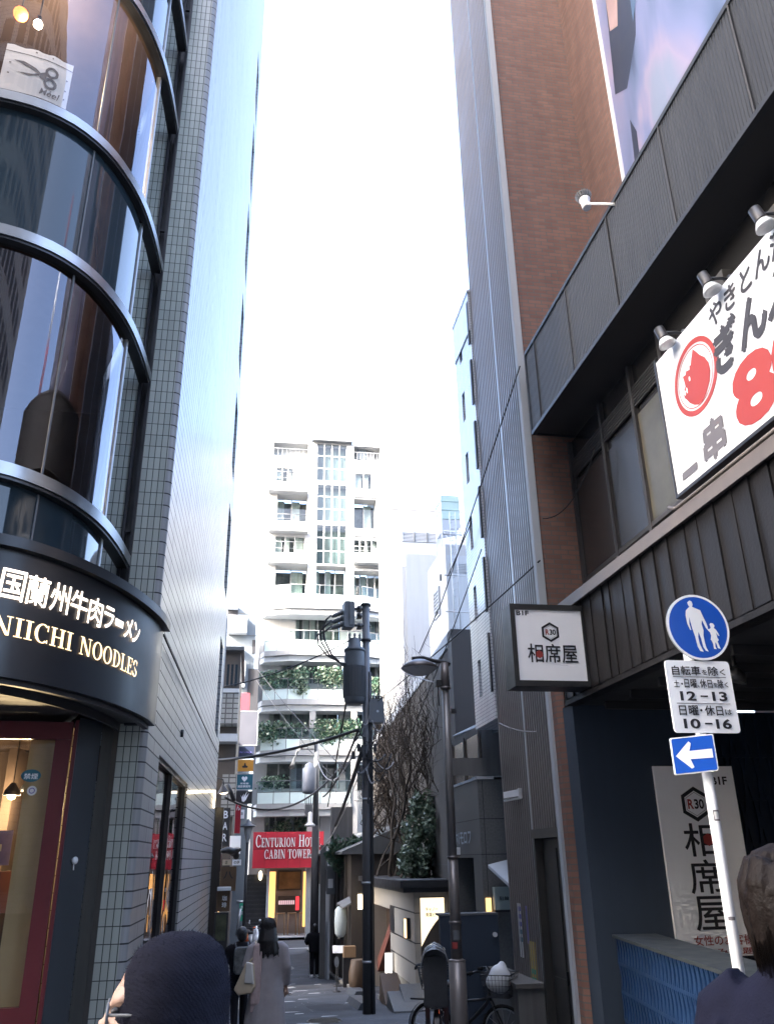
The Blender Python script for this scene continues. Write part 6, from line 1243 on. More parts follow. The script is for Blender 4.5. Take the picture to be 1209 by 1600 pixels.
for k in range(26):
    a = Vector((PX+rng.uniform(-.15, .15), PY-.15, zj+rng.uniform(-.5, .75))); b = a+Vector((rng.uniform(-.35, .5), rng.uniform(-.2, .1), rng.uniform(-.5, .25))); q.tube(catenary(a, b, rng.uniform(.05, .3), 8), rng.choice((.008, .012, .018)), 5, 0 if rng.random() < .75 else 1)
for k in range(5): q.box(PX-.35+.12*k, PX-.28+.12*k, PY-.25, PY-.15, zj-.1+.15*(k % 3), zj+.06+.15*(k % 3), 0)
q.build('cable_tangle', [M['cable'], M['cablew']], up_)
# second pole
QX, QY = 2.72, 35.8; QB = g(QY); p2 = thing('utility_pole', (QX, QY, QB), 'black utility pole with blue-grey transformer in front of the red hotel sign', 'utility pole')
z2 = at(489, 1155, y=QY).z; q = MB(); q.tube([(QX, QY, QB), (QX-.02, QY, at(491, 1290, y=QY).z)], [.17, .15], 12, 0); q.tube([(QX-.02, QY, at(491, 1290, y=QY).z), (QX-.03, QY, z2)], [.12, .1], 12, 1); q.build('pole', [M['poledark'], M['equip']], p2)
c = at(483, 1218, y=QY-.2); za, zb = at(483, 1240, y=QY).z, at(483, 1200, y=QY).z; q = MB(); q.lathe([(.1, za-.04), (.26, za), (.28, za+.1), (.28, zb-.05), (.2, zb), (.14, zb+.15), (.02, zb+.2)], (c.x, QY-.25, 0), 24); q.build('transformer', mat('blue_grey_transformer', (.12, .145, .19), .5, var=.15), p2)
za, zb = at(482, 1275, y=QY).z, at(482, 1258, y=QY).z; xa, xb = at(476, 1266, y=QY).x, at(487, 1266, y=QY).x; q = MB(); q.box(xa, xb, QY-.4, QY-.1, za, zb)
for k in range(4): q.tube([(xa+.05+.09*k, QY-.25, zb), (xa+.05+.09*k, QY-.25, zb+.3)], .018, 5)
q.build('control_box', M['equip'], p2)
p = at(484, 1291, y=QY-.3); q = MB(); q.lathe([(.02, .55), (.08, .5), (.08, .15), (.2, .06), (.22, 0), (.05, -.02)], (p.x, QY-.4, p.z), 14); q.build('lamp_cap', M['plastic_w'], p2)
q = MB(); c = at(487, 1163, y=QY); q.box(c.x-.55, c.x+.1, QY-.2, QY+.1, c.z-.2, c.z+.15)
for k in range(4): q.tube(catenary((c.x-.5+.1*k, QY-.2, c.z), (c.x-.75-.05*k, QY-.2, c.z-1), -.2, 8), .025, 5)
q.build('switch_gear', M['equipd'], p2)
# street lamp
SX, SY = 2.56, 11.0; sl = thing('street_lamp', (SX, SY, g(SY)), 'tall grey-brown street lamp with a disc-shaped head beside the bicycles', 'street lamp')
ZT = at(691, 1036, y=SY).z; za = at(706, 1340, y=SY).z; zb = at(713, 1502, y=SY).z
q = MB(); q.tube([(SX, SY, g(SY)-.1), (SX, SY, zb)], .104, 18, 0); q.lathe([(.104, zb), (.107, zb+.01), (.07, zb+.03)], (SX, SY, 0), 18, 0); q.tube([(SX, SY, zb+.02), (SX, SY, za)], [.068, .065], 18, 0); q.tube([(SX, SY, za), (SX, SY, ZT-.35)], [.057, .049], 18, 1); q.tube([(SX, SY, ZT-.35), (SX, SY, ZT)], [.064, .06], 18, 0)
for z, h_ in ((ZT-.36, .03), (za-.01, .03), (zb+.4, .04)): q.lathe([(.073, 0), (.073, h_)], (SX, SY, z), 18, 0)
q.build('pole', [M['polegrey'], M['lamppaint']], sl)
hp = at(655, 1043, y=SY); q = MB(); q.tube([(SX+.08, SY, ZT-.02), (SX, SY, ZT+.01), (SX-.15, SY, ZT+.03), (hp.x+.05, SY, hp.z+.14), (hp.x-.1, SY, hp.z+.12)], .028, 8); q.build('arm', M['black'], sl)
q = MB(); q.lathe([(.02, .115), (.1, .1), (.19, .055), (.255, .0), (.245, -.02)], hp, 28, 0, cap=False); q.build('head', M['polegrey'], sl)
q = MB(); q.lathe([(.24, -.018), (.19, -.06), (.1, -.1), (.01, -.115)], hp, 28, cap=False); q.build('diffuser', mat('frosted_lamp_glass', (.4, .41, .42), .3, var=.08), sl)
q = MB(); z = at(682, 1068, y=SY).z; q.box(SX-.13, SX-.06, SY-.04, SY+.04, z-.04, z+.04); q.box(SX+.06, SX+.13, SY-.03, SY+.03, z-.4, z-.34); q.tube([(SX-.1, SY, z), (SX-.1, SY, z-.3)], .01, 5); q.build('clamp', M['black'], sl)
q = MB(); zc = at(711, 1476, y=SY).z; F_ = frame((SX, SY, zc), (1, 0, 0), (0, -1, 0))
def wrap(q, x, y, r, a0, a1, z0, z1, m=0):
    n = 8
    for k in range(n):
        t0, t1 = R(a0+(a1-a0)*k/n), R(a0+(a1-a0)*(k+1)/n); q.face([(x+r*math.sin(t0), y-r*math.cos(t0), z0), (x+r*math.sin(t1), y-r*math.cos(t1), z0), (x+r*math.sin(t1), y-r*math.cos(t1), z1), (x+r*math.sin(t0), y-r*math.cos(t0), z1)], m)
wrap(q, SX, SY, .07, -60, 0, zc-.04, zc+.03, 0); wrap(q, SX, SY, .0695, -40, 30, zc+.06, zc+.16, 1); q.build('sticker', [M['red'], M['equip']], sl)
# overhead cables, strung between real anchor points
U = lambda px, py, y: at(px, py, y=y)
cable(catenary(U(336, 1188, 23.2), U(560, 1140, PY), .12, 24), .035, 'thick dark cable rising from the left wall to the utility pole', n=8)
cable(catenary(U(340, 1075, 22.8), U(548, 1000, PY), .15, 20), .015, 'thin cable crossing in front of the white hotel up to the transformer')
cable(catenary(U(352, 1246, 24.), U(530, 1200, 30), .75, 24), .03, 'drooping dark cable passing the gooseneck lamp and second pole')
cable(catenary(U(398, 1040, 40), U(540, 1205, 22), .1, 12), .014, 'thin diagonal cable falling to the right in front of the hotel ivy')
cable(catenary(U(400, 1062, 40), U(520, 1215, 24), .1, 12), .012, 'thin lower diagonal cable falling to the right in front of the hotel ivy')
cable(catenary(U(541, 1097, PY-.1), U(512, 1260, 27), .05, 10), .02, 'dark cable dropping from the transformer bottom')
cable(catenary(U(812, 572, 10.7), U(690, 940, 16), .02, 12)+catenary(U(690, 940, 16), U(655, 1020, 17), .0, 3)[1:], .011, 'dark cable crossing the ribbed metal wall down to the street lamp head')
cable(catenary(U(868, 492, 10.2), U(700, 900, 15.5), .05, 12), .012, 'dark cable running from the upper fascia down across the ribbed metal')
cable(catenary(U(848, 810, 10.8), U(930, 700, 9.6), .28, 14), .008, 'thin slack cable looping across the bricks to the dark windows')
cable(catenary(U(843, 876, 10.8), U(590, 1095, 18.5), .05, 14), .012, 'cable from the brick edge to the grey box of the utility pole')
cable(catenary(U(752, 858, 13.0), U(640, 1150, 18.5), .1, 14), .01, 'thin cable crossing the concrete wall below the street lamp head')
cable(catenary(U(560, 1140, PY), U(505, 1245, 33), .25, 14), .03, 'dark bundled cable from the utility pole to the second pole')
cable(catenary(U(568, 1165, PY), U(524, 1290, 28), .1, 12), .05, 'thick dark cable bundle sloping down left of the utility pole')
cable(catenary(U(575, 1170, PY), U(500, 1330, 30), .3, 12), .012, 'thin grey cable sagging over the dark tree', 'cablew')
cable(catenary(U(602, 1030, 26), U(682, 1067, SY), .1, 14), .01, 'grey twisted cable reaching the street lamp clamp', 'cablew')
cable(catenary(U(780, 1130, 12.5), U(880, 1130, 10.9), .12, 12), .009, 'pale slack cable across the lower ribbed wall', 'cablew')
cable(catenary(U(494, 1180, QY), U(560, 1160, PY), .9, 14), .018, 'pale grey cable drooping beside the second pole', 'cablew')
cable(catenary(U(256, 992, 9.1), U(343, 1182, 22.3), .03, 14), .012, 'thin dark cable running along the glossy panelled wall')
cable(catenary(U(345, 1110, 22.6), U(355, 965, 22.45), .0, 4), .03, 'vertical grey drain pipe cable at the far end of the panelled wall', 'cablew')
# ================================================================ road sign
pX, pY = at(1104, 1207, y=5.2).x, 5.2; rs = thing('road_sign', (pX, pY, 0), 'white pole with round blue pedestrian sign, time plate and blue arrow plate', 'road sign')
zt = at(1090, 945, y=pY).z; q = MB(); q.tube([(pX, pY, -.1), (pX, pY, zt)], .034, 18); q.build('pole', M['signpole'], rs)
def splate(px, py): p = at(px, py, y=pY-.05); return p
tw = R(-3)
c = at(1090, 980, y=pY-.06); FD = frame((c.x, pY-.06, c.z), (1, .03, 0), (.03, -1, 0)); rr = .232
q = MB(); q.plate(FD, circ(0, 0, rr, 48), -.012, 0, 0); q.build('disc', M['galv'], rs)
q = MB(); annulus(q, FD, 0, 0, rr*.93, rr, .002, 48, 1); annulus(q, FD, 0, 0, 0.0005, rr*.93, .002, 48, 0)
adult = [(-.048, .152), (-.03, .165), (-.018, .158), (-.014, .14), (-.02, .125), (.005, .115), (.03, .105), (.04, .07), (.055, .03), (.062, .0), (.056, -.015), (.046, -.0), (.03, .045), (.024, .02), (.03, -.02), (.024, -.05), (.026, -.1), (.03, -.125), (.04, -.148), (.022, -.142), (.01, -.12), (.005, -.07), (-.005, -.03), (-.012, -.06), (-.01, -.1), (.0, -.13), (.008, -.15), (-.014, -.146), (-.026, -.12), (-.032, -.06), (-.042, -.01), (-.046, .02), (-.05, .06), (-.056, .02), (-.05, -.02), (-.058, -.02), (-.07, .02), (-.072, .07), (-.066, .1), (-.05, .115), (-.038, .124), (-.046, .138)]
kid = [(.075, .02), (.085, .028), (.1, .026), (.108, .012), (.1, -.002), (.112, -.012), (.124, -.035), (.13, -.05), (.12, -.05), (.11, -.03), (.112, -.06), (.12, -.075), (.11, -.085), (.118, -.115), (.122, -.13), (.104, -.125), (.1, -.1), (.094, -.09), (.09, -.115), (.096, -.132), (.078, -.13), (.078, -.1), (.072, -.08), (.066, -.075), (.074, -.05), (.07, -.03), (.06, -.02), (.056, -.01), (.074, -.008), (.08, 0)]
for poly in (adult, kid): q.face([FD(x, .004, z) for x, z in [(u*1.15, v*1.15) for u, v in poly]], 1)
q.build('face', [M['signblue'], M['signw']], rs)
A = at(1052, 1145, y=pY-.05); B = at(1156, 1145, y=pY-.05); Ct = at(1100, 1033, y=pY-.05); cxx = (A.x+B.x)/2; w2 = (B.x-A.x)/2
FT_ = frame((cxx+.004, pY-.055, A.z), (1, .02, 0), (.02, -1, 0)); hh = Ct.z-A.z
q = MB(); q.bevbox(FT_, -w2, w2, -.012, 0, 0, hh, .025); q.build('time_plate', M['signw'], rs); q = MB()
L_ = w2*1.66
def row(t, f0, f1, a0=-.82, a1=.82, bold=.02): text(q, FT_, t, w2*a0, hh*f0, w2*a1, hh*f1, .003, 0, bold)
row('自転車', .79, .92, -.82, .05); row('を', .8, .87, .1, .26); row('除', .79, .92, .3, .6); row('く', .8, .885, .66, .82)
q.fbox(FT_, -w2*.82, w2*.82, .002, .004, hh*.765, hh*.772)
row('土', .62, .72, -.82, -.66); row('・', .655, .68, -.6, -.55); row('日曜', .615, .735, -.5, -.12); row('、', .62, .65, -.1, -.05); row('休日', .615, .735, -.02, .36); row('を', .63, .69, .4, .52); row('除', .615, .735, .54, .7); row('く', .63, .7, .74, .85)
row('12', .435, .565, -.68, -.2, .03); row('ー', .49, .508, -.06, .16, .02); row('13', .435, .565, .3, .76, .03)
q.fbox(FT_, -w2*.82, w2*.82, .002, .004, hh*.395, hh*.402)
row('日曜', .235, .37, -.78, -.2); row('・', .29, .32, -.14, -.08); row('休日', .235, .37, 0, .55); row('は', .25, .32, .62, .82)
row('10', .055, .19, -.7, -.2, .03); row('ー', .115, .133, -.06, .16, .02); row('16', .055, .19, .28, .75, .03)
q.build('lettering', M['ink'], rs)
A = at(1057, 1208, y=pY-.05); B = at(1117, 1202, y=pY-.05); Ct = at(1082, 1150, y=pY-.05)
FA_ = frame(((A.x+B.x)/2, pY-.055, A.z), (1, -.22, .085), (-.22, -1, 0)); w3 = (B.x-A.x)/2*1.05; h3 = Ct.z-A.z
q = MB(); q.bevbox(FA_, -w3, w3, -.014, 0, 0, h3, .012); q.build('arrow_plate', M['signw'], rs)
q = MB(); q.face([FA_(x, .002, z) for x, z in rrect(-w3+.008, w3-.008, .008, h3-.008, .008)], 0); hy = h3*.5
q.face([FA_(x*w3, .004, hy+z*h3) for x, z in [(-.84, 0), (-.18, .36), (-.08, .3), (-.2, .1), (.84, .1), (.84, -.14), (-.2, -.12), (-.08, -.34), (-.2, -.37)]], 1); q.build('arrow_face', [M['signblue'], M['signw']], rs)
q = MB()
for z in (c.z, c.z-.12, FT_(0, 0, hh*.8).z, FT_(0, 0, hh*.2).z, A.z+h3*.5): q.lathe([(.04, 0), (.04, .03)], (pX, pY, z), 14)
q.build('clamp', M['galv'], rs)
q = MB(); zz1 = at(1118, 1275, y=pY).z; wrap(q, pX, pY, .0355, -35, 35, zz1-.03, zz1+.035, 0); wrap(q, pX, pY, .0358, -25, 25, zz1-.02, zz1+.025, 1); z9 = at(1130, 1435, y=pY).z; wrap(q, pX, pY, .0355, -50, 20, z9-.01, z9+.01, 0); q.build('sticker', [M['inkg'], M['paper']], rs)
# ================================================================ bicycles and scooters
def wheel(mb_parent, c, r, ax, name='wheel', tw_=.022):
    q = MB(); n = 28; A = Vector(ax).normalized(); u = A.orthogonal().normalized(); v = A.cross(u); c = Vector(c)
    q.tube([c+(u*math.cos(2*math.pi*k/n)+v*math.sin(2*math.pi*k/n))*r for k in range(n+1)], tw_, 8, cap=False); w_ = q.build(name, M['blackmat'], mb_parent)
    q = MB(); q.tube([c+(u*math.cos(2*math.pi*k/n)+v*math.sin(2*math.pi*k/n))*(r-.03) for k in range(n+1)], .01, 6, cap=False)
    for k in range(14): t = 2*math.pi*k/14; q.tube([c+A*.02*(-1)**k, c+(u*math.cos(t)+v*math.sin(t))*(r-.03)], .0025, 4, cap=False)
    q.lathe([(.022, -.04), (.022, .04)], c, 10, 0, A); q.build('rim', M['galv'], w_); return w_
def bicycle(o, d, child):
    """a city bicycle; o = ground point under the rear wheel, d = unit riding direction"""
    b = thing('bicycle', o, 'x', 'bicycle', 'parked bicycles'); o = Vector(o); s = d.cross(Vector((0, 0, 1))); P = lambda f, l, z: o+d*f+s*l+Vector((0, 0, z))
    wheel(b, P(0, 0, .31), .29, s); wheel(b, P(1.02, 0, .31), .29, s)
    q = MB(); q.tube([P(.42, 0, .28), P(.3, 0, .78)], .018, 8); q.tube([P(.42, 0, .28), P(.8, 0, .62), P(.84, 0, .76)], .024, 8); q.tube([P(.33, 0, .62), P(.82, 0, .68)], .018, 8)
    for l in (-.06, .06): q.tube([P(0, l, .31), P(.42, l*.5, .28)], .011, 6); q.tube([P(0, l, .31), P(.32, l*.4, .68)], .01, 6); q.tube([P(1.02, l, .31), P(.86, l*.5, .66)], .012, 6)
    q.tube([P(.86, 0, .64), P(.82, 0, .98)], .016, 8); q.build('frame', M['black'], b)
    q = MB(); q.tube([P(.62, -.28, 1.0), P(.74, -.26, 1.03), P(.82, -.08, 1.0), P(.82, .08, 1.0), P(.74, .26, 1.03), P(.62, .28, 1.0)], .013, 8); h = q.build('handlebar', M['darksteel'], b)
    q = MB()
    for l in (-1, 1): q.tube([P(.62, .28*l, 1.0), P(.7, .27*l, 1.02)], .02, 8); q.tube([P(.74, .25*l, 1.03), P(.66, .3*l, .98)], .006, 5)
    q.build('grip', M['blackmat'], h)
    q = MB(); q.ell(P(.26, 0, .84), .13, .1, .05, 12, 6); q.build('saddle', M['black'], b)
    q = MB(); q.lathe([(.09, -.008), (.09, .008)], P(.42, .07, .28), 16, 0, s); q.tube([P(.42, .07, .28), P(.5, .12, .16)], .01, 5); q.fbox(frame(P(.5, .16, .15), s, d), -.05, .05, -.03, .03, -.012, .012); q.build('pedal', M['darksteel'], b)
    q = MB(); n = 10
    q.rings([[P(.33*math.cos(t), l, .31+.335*math.sin(t)) for l in (-.03, .03)] for t in [math.pi*.35+math.pi*.75*k/n for k in range(n+1)]], 0, False, True, False); q.build('mudguard', M['black'], b)
    q = MB(); FBk = frame(P(1.0, 0, .72), s, d); bw, bd, bh = .21, .16, .27
    for z in (0, .07, .14, .21, bh):
        k = 1+.25*z/bh
        pts = [FBk(-bw*k, -bd*k, z), FBk(bw*k, -bd*k, z), FBk(bw*k, bd*k, z), FBk(-bw*k, bd*k, z), FBk(-bw*k, -bd*k, z)]; q.tube(pts, .0045 if z < bh else .009, 5, cap=False)
    for t in range(9):
        x = -1+2*t/8
        for sg in (-1, 1): q.tube([FBk(bw*x, sg*bd, 0), FBk(bw*x*1.25, sg*bd*1.25, bh)], .003, 4); q.tube([FBk(sg*bw, bd*x, 0), FBk(sg*bw*1.25, bd*x*1.25, bh)], .003, 4)
        q.tube([FBk(bw*x, -bd, 0), FBk(bw*x, bd, 0)], .003, 4)
    q.build('basket', M['black'], b)
    q = MB(); q.tube([P(-.05, 0, .56), P(-.05, 0, .62)], .03, 10); q.build('tail_light', M['redtail'], b)
    q = MB(); q.fbox(frame(P(-.08, 0, .64), d, s), -.2, .3, -.07, .07, 0, .02); q.build('carrier', M['darksteel'], b)
    if child:
        F = frame(P(-.1, 0, .7), s, -d); q = MB(); q.bevbox(F, -.15, .15, .08, .14, -.05, .52, .08); q.bevbox(F, -.16, .16, -.2, .09, -.06, .05, .03)
        for l in (-1, 1): q.fbox(F, .13*l-.02, .13*l+.02, -.18, .1, .04, .26); q.fbox(F, .12*l-.03, .12*l+.03, -.25, -.15, -.34, -.02)
        q.build('child_seat', mat('charcoal_seat', (.035, .037, .042), .6, var=.3, vs=12), b)
        q = MB(); n = 9
        for i in range(7):
            t = R(-40+128*i/6)
            a = [F(.185*math.cos(math.pi*k/n), .1-.26*math.sin(t)*math.sin(math.pi*k/n), .4+.26*math.cos(t)*math.sin(math.pi*k/n)+.02) for k in range(n+1)]
            if i: q.rings([pr, a], 0, False, True, False)
            pr = a
        q.build('rain_hood', mat('clear_plastic_hood', (.16, .17, .18), .16, var=.75, vs=22, streak=.7, spec=1., bump=.5, bs=25), b)
        q = MB()
        for k in range(4): q.tube([F(-.187, .16-.09*k, .4), F(-.125, .2-.1*k, .6), F(0, .22-.11*k, .685-.02*abs(k-1)), F(.125, .2-.1*k, .6), F(.187, .16-.09*k, .4)], .007, 5)
        q.build('hood_hoop', M['galv'], b)
    return b
b1 = bicycle((2.5, 12.0, g(12.0)), Vector((.22, .97, 0)).normalized(), True); b1['label'] = 'black bicycle with a hooded rear child seat seen from behind by the street lamp'
b2 = bicycle((2.62, 12.95, g(12.95)), Vector((.86, -.5, 0)).normalized(), False); b2['label'] = 'black bicycle with a wire front basket right of the street lamp'
q = MB(); c = Vector((2.62, 12.95, g(12.95)))+Vector((.86, -.5, 0)).normalized()*1.0+Vector((0, 0, .92)); rng = random.Random(1); q.ell(c, .16, .13, .18, 12, 8); q.ell(c+Vector((.04, 0, .13)), .07, .05, .09, 10, 6); q.ell(c+Vector((-.05, .02, -.04)), .15, .13, .12, 10, 6)
q.remesh('plastic_bag', M['plastic_w'], None, .02, 2, origin=tuple(c), label='white plastic bag stuffed in the bicycle basket', cat='bag')
def scooter(o, d, mt, label):
    b = thing('scooter', o, label, 'scooter', 'scooters parked by the cross street'); o = Vector(o); s = d.cross(Vector((0, 0, 1))); P = lambda f, l, z: o+d*f+s*l+Vector((0, 0, z))
    wheel(b, P(0, 0, .24), .2, s, tw_=.05); wheel(b, P(1.2, 0, .24), .2, s, tw_=.05)
    q = MB(); q.ell(P(.12, 0, .55), .22, .2, .2, 12, 8); q.tube([P(.1, 0, .45), P(.5, 0, .35), P(.85, 0, .35), P(1.05, 0, .75), P(1.0, 0, .95)], [.16, .15, .14, .14, .12], 10); q.ell(P(1.12, 0, .55), .14, .12, .2, 12, 8); q.remesh('body', M[mt], b, .03, 3)
    q = MB(); q.ell(P(.15, 0, .75), .3, .15, .07, 12, 6); q.build('seat', M['black'], b)
    q = MB(); q.tube([P(.92, -.32, 1.0), P(1.0, -.1, .98), P(1.0, .1, .98), P(.92, .32, 1.0)], .02, 8)
    for l in (-1, 1): q.tube([P(.98, .2*l, .99), P(.98, .3*l, 1.2)], .01, 5)
    q.build('handlebar', M['black'], b); q = MB()
    for l in (-1, 1): q.ell(P(.98, .32*l, 1.22), .03, .07, .05, 10, 6)
    q.build('mirror', M['galv'], b); q = MB(); q.ell(P(1.12, 0, .92), .05, .08, .08, 10, 6); q.build('headlight', M['signw'], b)
p = at(398, 1462, y=43); scooter((p.x-.1, 44.3, g(44)), Vector((.15, -1, 0)).normalized(), 'scoot', 'white parked scooter at the left end of the alley')
p = at(390, 1455, y=45); scooter((p.x-.35, 45.6, -2.12), Vector((.6, -.8, 0)).normalized(), 'scooto', 'orange parked scooter behind the white one at the left'); p = at(409, 1440, y=45.5); scooter((p.x+.1, 45.9, -2.12), Vector((.1, -1, 0)).normalized(), 'scoot', 'white parked scooter farther right, just over the shoulder of the woman in grey')
q = MB(); A = Vector((2.75, 32.3, g(32.3))); q.hexa([A+Vector(v) for v in ((-.45, -.25, 0), (.25, -.25, 0), (.25, -.2, 0), (-.45, -.2, 0), (-.38, .0, .95), (.18, .0, .95), (.18, .04, .95), (-.38, .04, .95))], 0)
q.hexa([A+Vector(v) for v in ((-.4, -.262, .05), (.2, -.262, .05), (.2, -.255, .05), (-.4, -.255, .05), (-.34, -.02, .88), (.14, -.02, .88), (.14, -.012, .88), (-.34, -.012, .88))], 1); q.hexa([A+Vector(v) for v in ((-.45, .3, 0), (.25, .3, 0), (.25, .26, 0), (-.45, .26, 0), (-.38, .06, .95), (.18, .06, .95), (.18, .045, .95), (-.38, .045, .95))], 0)
q.build('folding_sign', [M['white'], M['equip']], label='white A-frame sign behind the legs of the person in black', cat='sign')
# ================================================================ what the curved glass mirrors: the far side of the street; and an unseen block added to stop the sun
M['brownblock'] = brick('brown_grey_block', (.4, .33, .26), (.46, .38, .3), (.18, .15, .12), .6, .3, .02, .6)
for nm, x0, x1, y0, y1, h_, mt, lb in (('added_sun_blocker', -34, -11, -30, -8, 43, 'tilegrey', 'tall unseen grey block added behind the viewer on the left to stop the sun'), ('brown_office_block', -14, 22, -40, -22, 50, 'brownblock', 'brown office block across the street, mirrored in the curved glass')):
    q = MB(); F = frame((x0, 0, 0), (0, 1, 0), (-1, 0, 0)); F2_ = frame((0, y1, 0), (1, 0, 0), (0, 1, 0))
    q.box(x0, x1, y0, y1, -.2, h_, 0); bo_ = q.build(nm, M[mt], label=lb, cat='building')
    q = MB()
    for fl_ in range(int(h_/3.4)):
        z = 1+fl_*3.4; k = y0+.8
        while k < y1-1.6: q.fbox(F, k, k+1.5, .002, .04, z, z+1.9); k += 2.4
        k = x0+.8
        while k < x1-1.6: q.fbox(F2_, k, k+1.5, .002, .04, z, z+1.9); k += 2.4
    q.build('window_band', M['brown'], bo_)
q = MB(); tx, ty = 38, -3.5; zs = [0, 14, 24, 32, 38, 44]; ws = [1.6, 1.2, .8, .5, .3, .12]
for i, (z, Z, w_, W_) in enumerate(zip(zs, zs[1:], ws, ws[1:])):
    for sx_ in (-1, 1):
        for sy_ in (-1, 1): q.tube([(tx+sx_*w_, ty+sy_*w_, z), (tx+sx_*W_, ty+sy_*W_, Z)], .16, 5, i % 2)
        q.tube([(tx-w_, ty+sx_*w_, z), (tx+W_, ty+sx_*W_, Z)], .1, 4, i % 2); q.tube([(tx+sx_*w_, ty-w_, z), (tx+sx_*W_, ty+W_, Z)], .1, 4, i % 2)
q.build('lattice_mast', [M['red'], M['white']], label='red and white lattice mast mirrored in the curved glass', cat='mast')
# ================================================================ people
def hand(mb, w, d, pn, s=1., curl=.5, m=0):
    """palm and five fingers; w = wrist, d = direction of the fingers, pn = palm normal"""
    w, d, pn = Vector(w), Vector(d).normalized(), Vector(pn).normalized(); t = d.cross(pn).normalized()
    mb.tube([w-d*.03*s, w+d*.02*s, w+d*.06*s, w+d*.09*s], [.026*s, .034*s, .041*s, .036*s], 10, m)
    for k, (o, L) in enumerate(((-.03, .068), (-.01, .078), (.01, .074), (.029, .058))):
        p = w+d*.085*s+t*o*s; a = d; pts = [p]
        for q in range(3): a = (a+pn*curl*.55).normalized(); p = p+a*L*s/3; pts.append(p)
        mb.tube(pts, [.0095*s, .009*s, .0085*s, .007*s], 7, m)
    p = w+d*.03*s-t*.034*s; mb.tube([p, p+(d*.6-t+pn*.3).normalized()*.03*s, p+(d*1.1-t*.7+pn*.5).normalized()*.06*s], [.012*s, .0105*s, .008*s], 7, m)
def head(mb, c, f, s=1., m=0):
    """face with brow, nose, lips, chin and ears on a neck; f = facing direction"""
    f = Vector(f).normalized(); u = Vector((0, 0, 1)); r = f.cross(u).normalized(); c = Vector(c); P = lambda a, b, h: c+r*a*s+f*b*s+u*h*s
    Mx = Matrix((r, f, u)).transposed()
    mb.ell(P(0, -.012, .03), .074*s, .094*s, .1*s, 18, 12, m, Mx); mb.ell(P(0, .022, -.045), .058*s, .068*s, .075*s, 14, 10, m, Mx); mb.ell(P(0, .05, -.085), .03*s, .03*s, .026*s, 10, 8, m, Mx)
    mb.tube([P(0, .086, .02), P(0, .1, -.005), P(0, .112, -.022), P(0, .096, -.032)], [.009*s, .011*s, .0135*s, .01*s], 8, m); mb.ell(P(0, .086, -.056), .024*s, .012*s, .01*s, 10, 6, m, Mx)
    mb.ell(P(0, .076, .028), .06*s, .02*s, .014*s, 12, 6, m, Mx)
    for l in (-1, 1): mb.ell(P(.076*l, -.008, -.005), .012*s, .02*s, .032*s, 10, 8, m, Mx); mb.ell(P(.035*l, .06, -.03), .024*s, .024*s, .024*s, 10, 6, m, Mx)
    mb.tube([P(0, -.012, -.08), P(0, -.02, -.14), P(0, -.025, -.21)], [.055*s, .052*s, .065*s], 12, m)
    return P
def eyes(P, par):
    for l in (-1, 1): q = MB(); q.ell(P(.031*l, .079, .008), .012, .01, .008, 10, 6); q.build('eye', M['ink'], par)
def figure(name, x, y, f, H, label, skin='skin', legs=((.09, 0, 0), (-.09, 0, 0)), arms=None, seat=None):
    """one continuous body: head, neck, torso, arms with hands, legs with feet. arms: list of (elbow, wrist, finger dir, palm normal) in (right, front, up)"""
    zb = g(y); f = Vector((*f, 0)).normalized(); r = f.cross(Vector((0, 0, 1))); s = H/1.7; O = Vector((x, y, zb)); P = lambda a, b, h: O+r*a*s+f*b*s+Vector((0, 0, h*s))
    mb = MB(); head(mb, P(0, .015, 1.575), f, s)
    def lp(h, rx, ry, b=0): return [P(rx*math.cos(2*math.pi*k/16), b+ry*math.sin(2*math.pi*k/16), h) for k in range(16)]
    mb.rings([lp(.84, .15, .1), lp(.95, .165, .115), lp(1.05, .14, .1), lp(1.2, .15, .105), lp(1.32, .16, .09), lp(1.38, .1, .07), lp(1.43, .06, .055)])
    for sd, (elb, wr, fd, pn) in zip((1, -1), arms or [((.25, 0, 1.1), (.27, .05, .84), (0, .1, -1), (-1, 0, 0)), ((-.25, 0, 1.1), (-.27, .05, .84), (0, .1, -1), (1, 0, 0))]):
        mb.tube([P(.1*sd, 0, 1.33), P(.19*sd, 0, 1.325), P(*elb), P(*wr)], [.045*s, .05*s, .043*s, .028*s], 12)
        hand(mb, P(*wr), r*fd[0]+f*fd[1]+Vector((0, 0, fd[2])), r*pn[0]+f*pn[1]+Vector((0, 0, pn[2])), s)
    for sd, st, lf in ((1, legs[0][1], legs[0][2]), (-1, legs[1][1], legs[1][2])):
        mb.tube([P(.085*sd, 0, .92), P(.09*sd, st*.55+.02, .5), P(.09*sd, st-.01+(-lf), .09+lf*.5)], [.09*s, .06*s, .04*s], 12); a = P(.09*sd, st-lf, .05+lf*.5); mb.tube([a-f*.05*s, a+f*.06*s, a+f*.17*s-Vector((0, 0, .015+lf*.2))], [.038*s, .042*s, .03*s], 10)
    o = mb.remesh(name, M[skin], None, .011*s+.003, 3, origin=tuple(O), label=label, cat='person'); o['H'] = H
    del o['H']
    return o, P, s, f, r
def shell(rings_, name, mt, par, voxel=.016, extra=None, sm=4):
    q = MB()
    for rg in rings_: q.rings(rg)
    if extra: extra(q)
    return q.remesh(name, M[mt], par, voxel, sm)
def oval(P, h, rx, ry, b=0, a=0, n=20, wob=0, ph=0): return [P(a+rx*(1+wob*math.sin(5*t+ph))*math.cos(t), b+ry*(1+wob*math.sin(5*t+ph))*math.sin(t), h) for t in [2*math.pi*k/n for k in range(n)]]
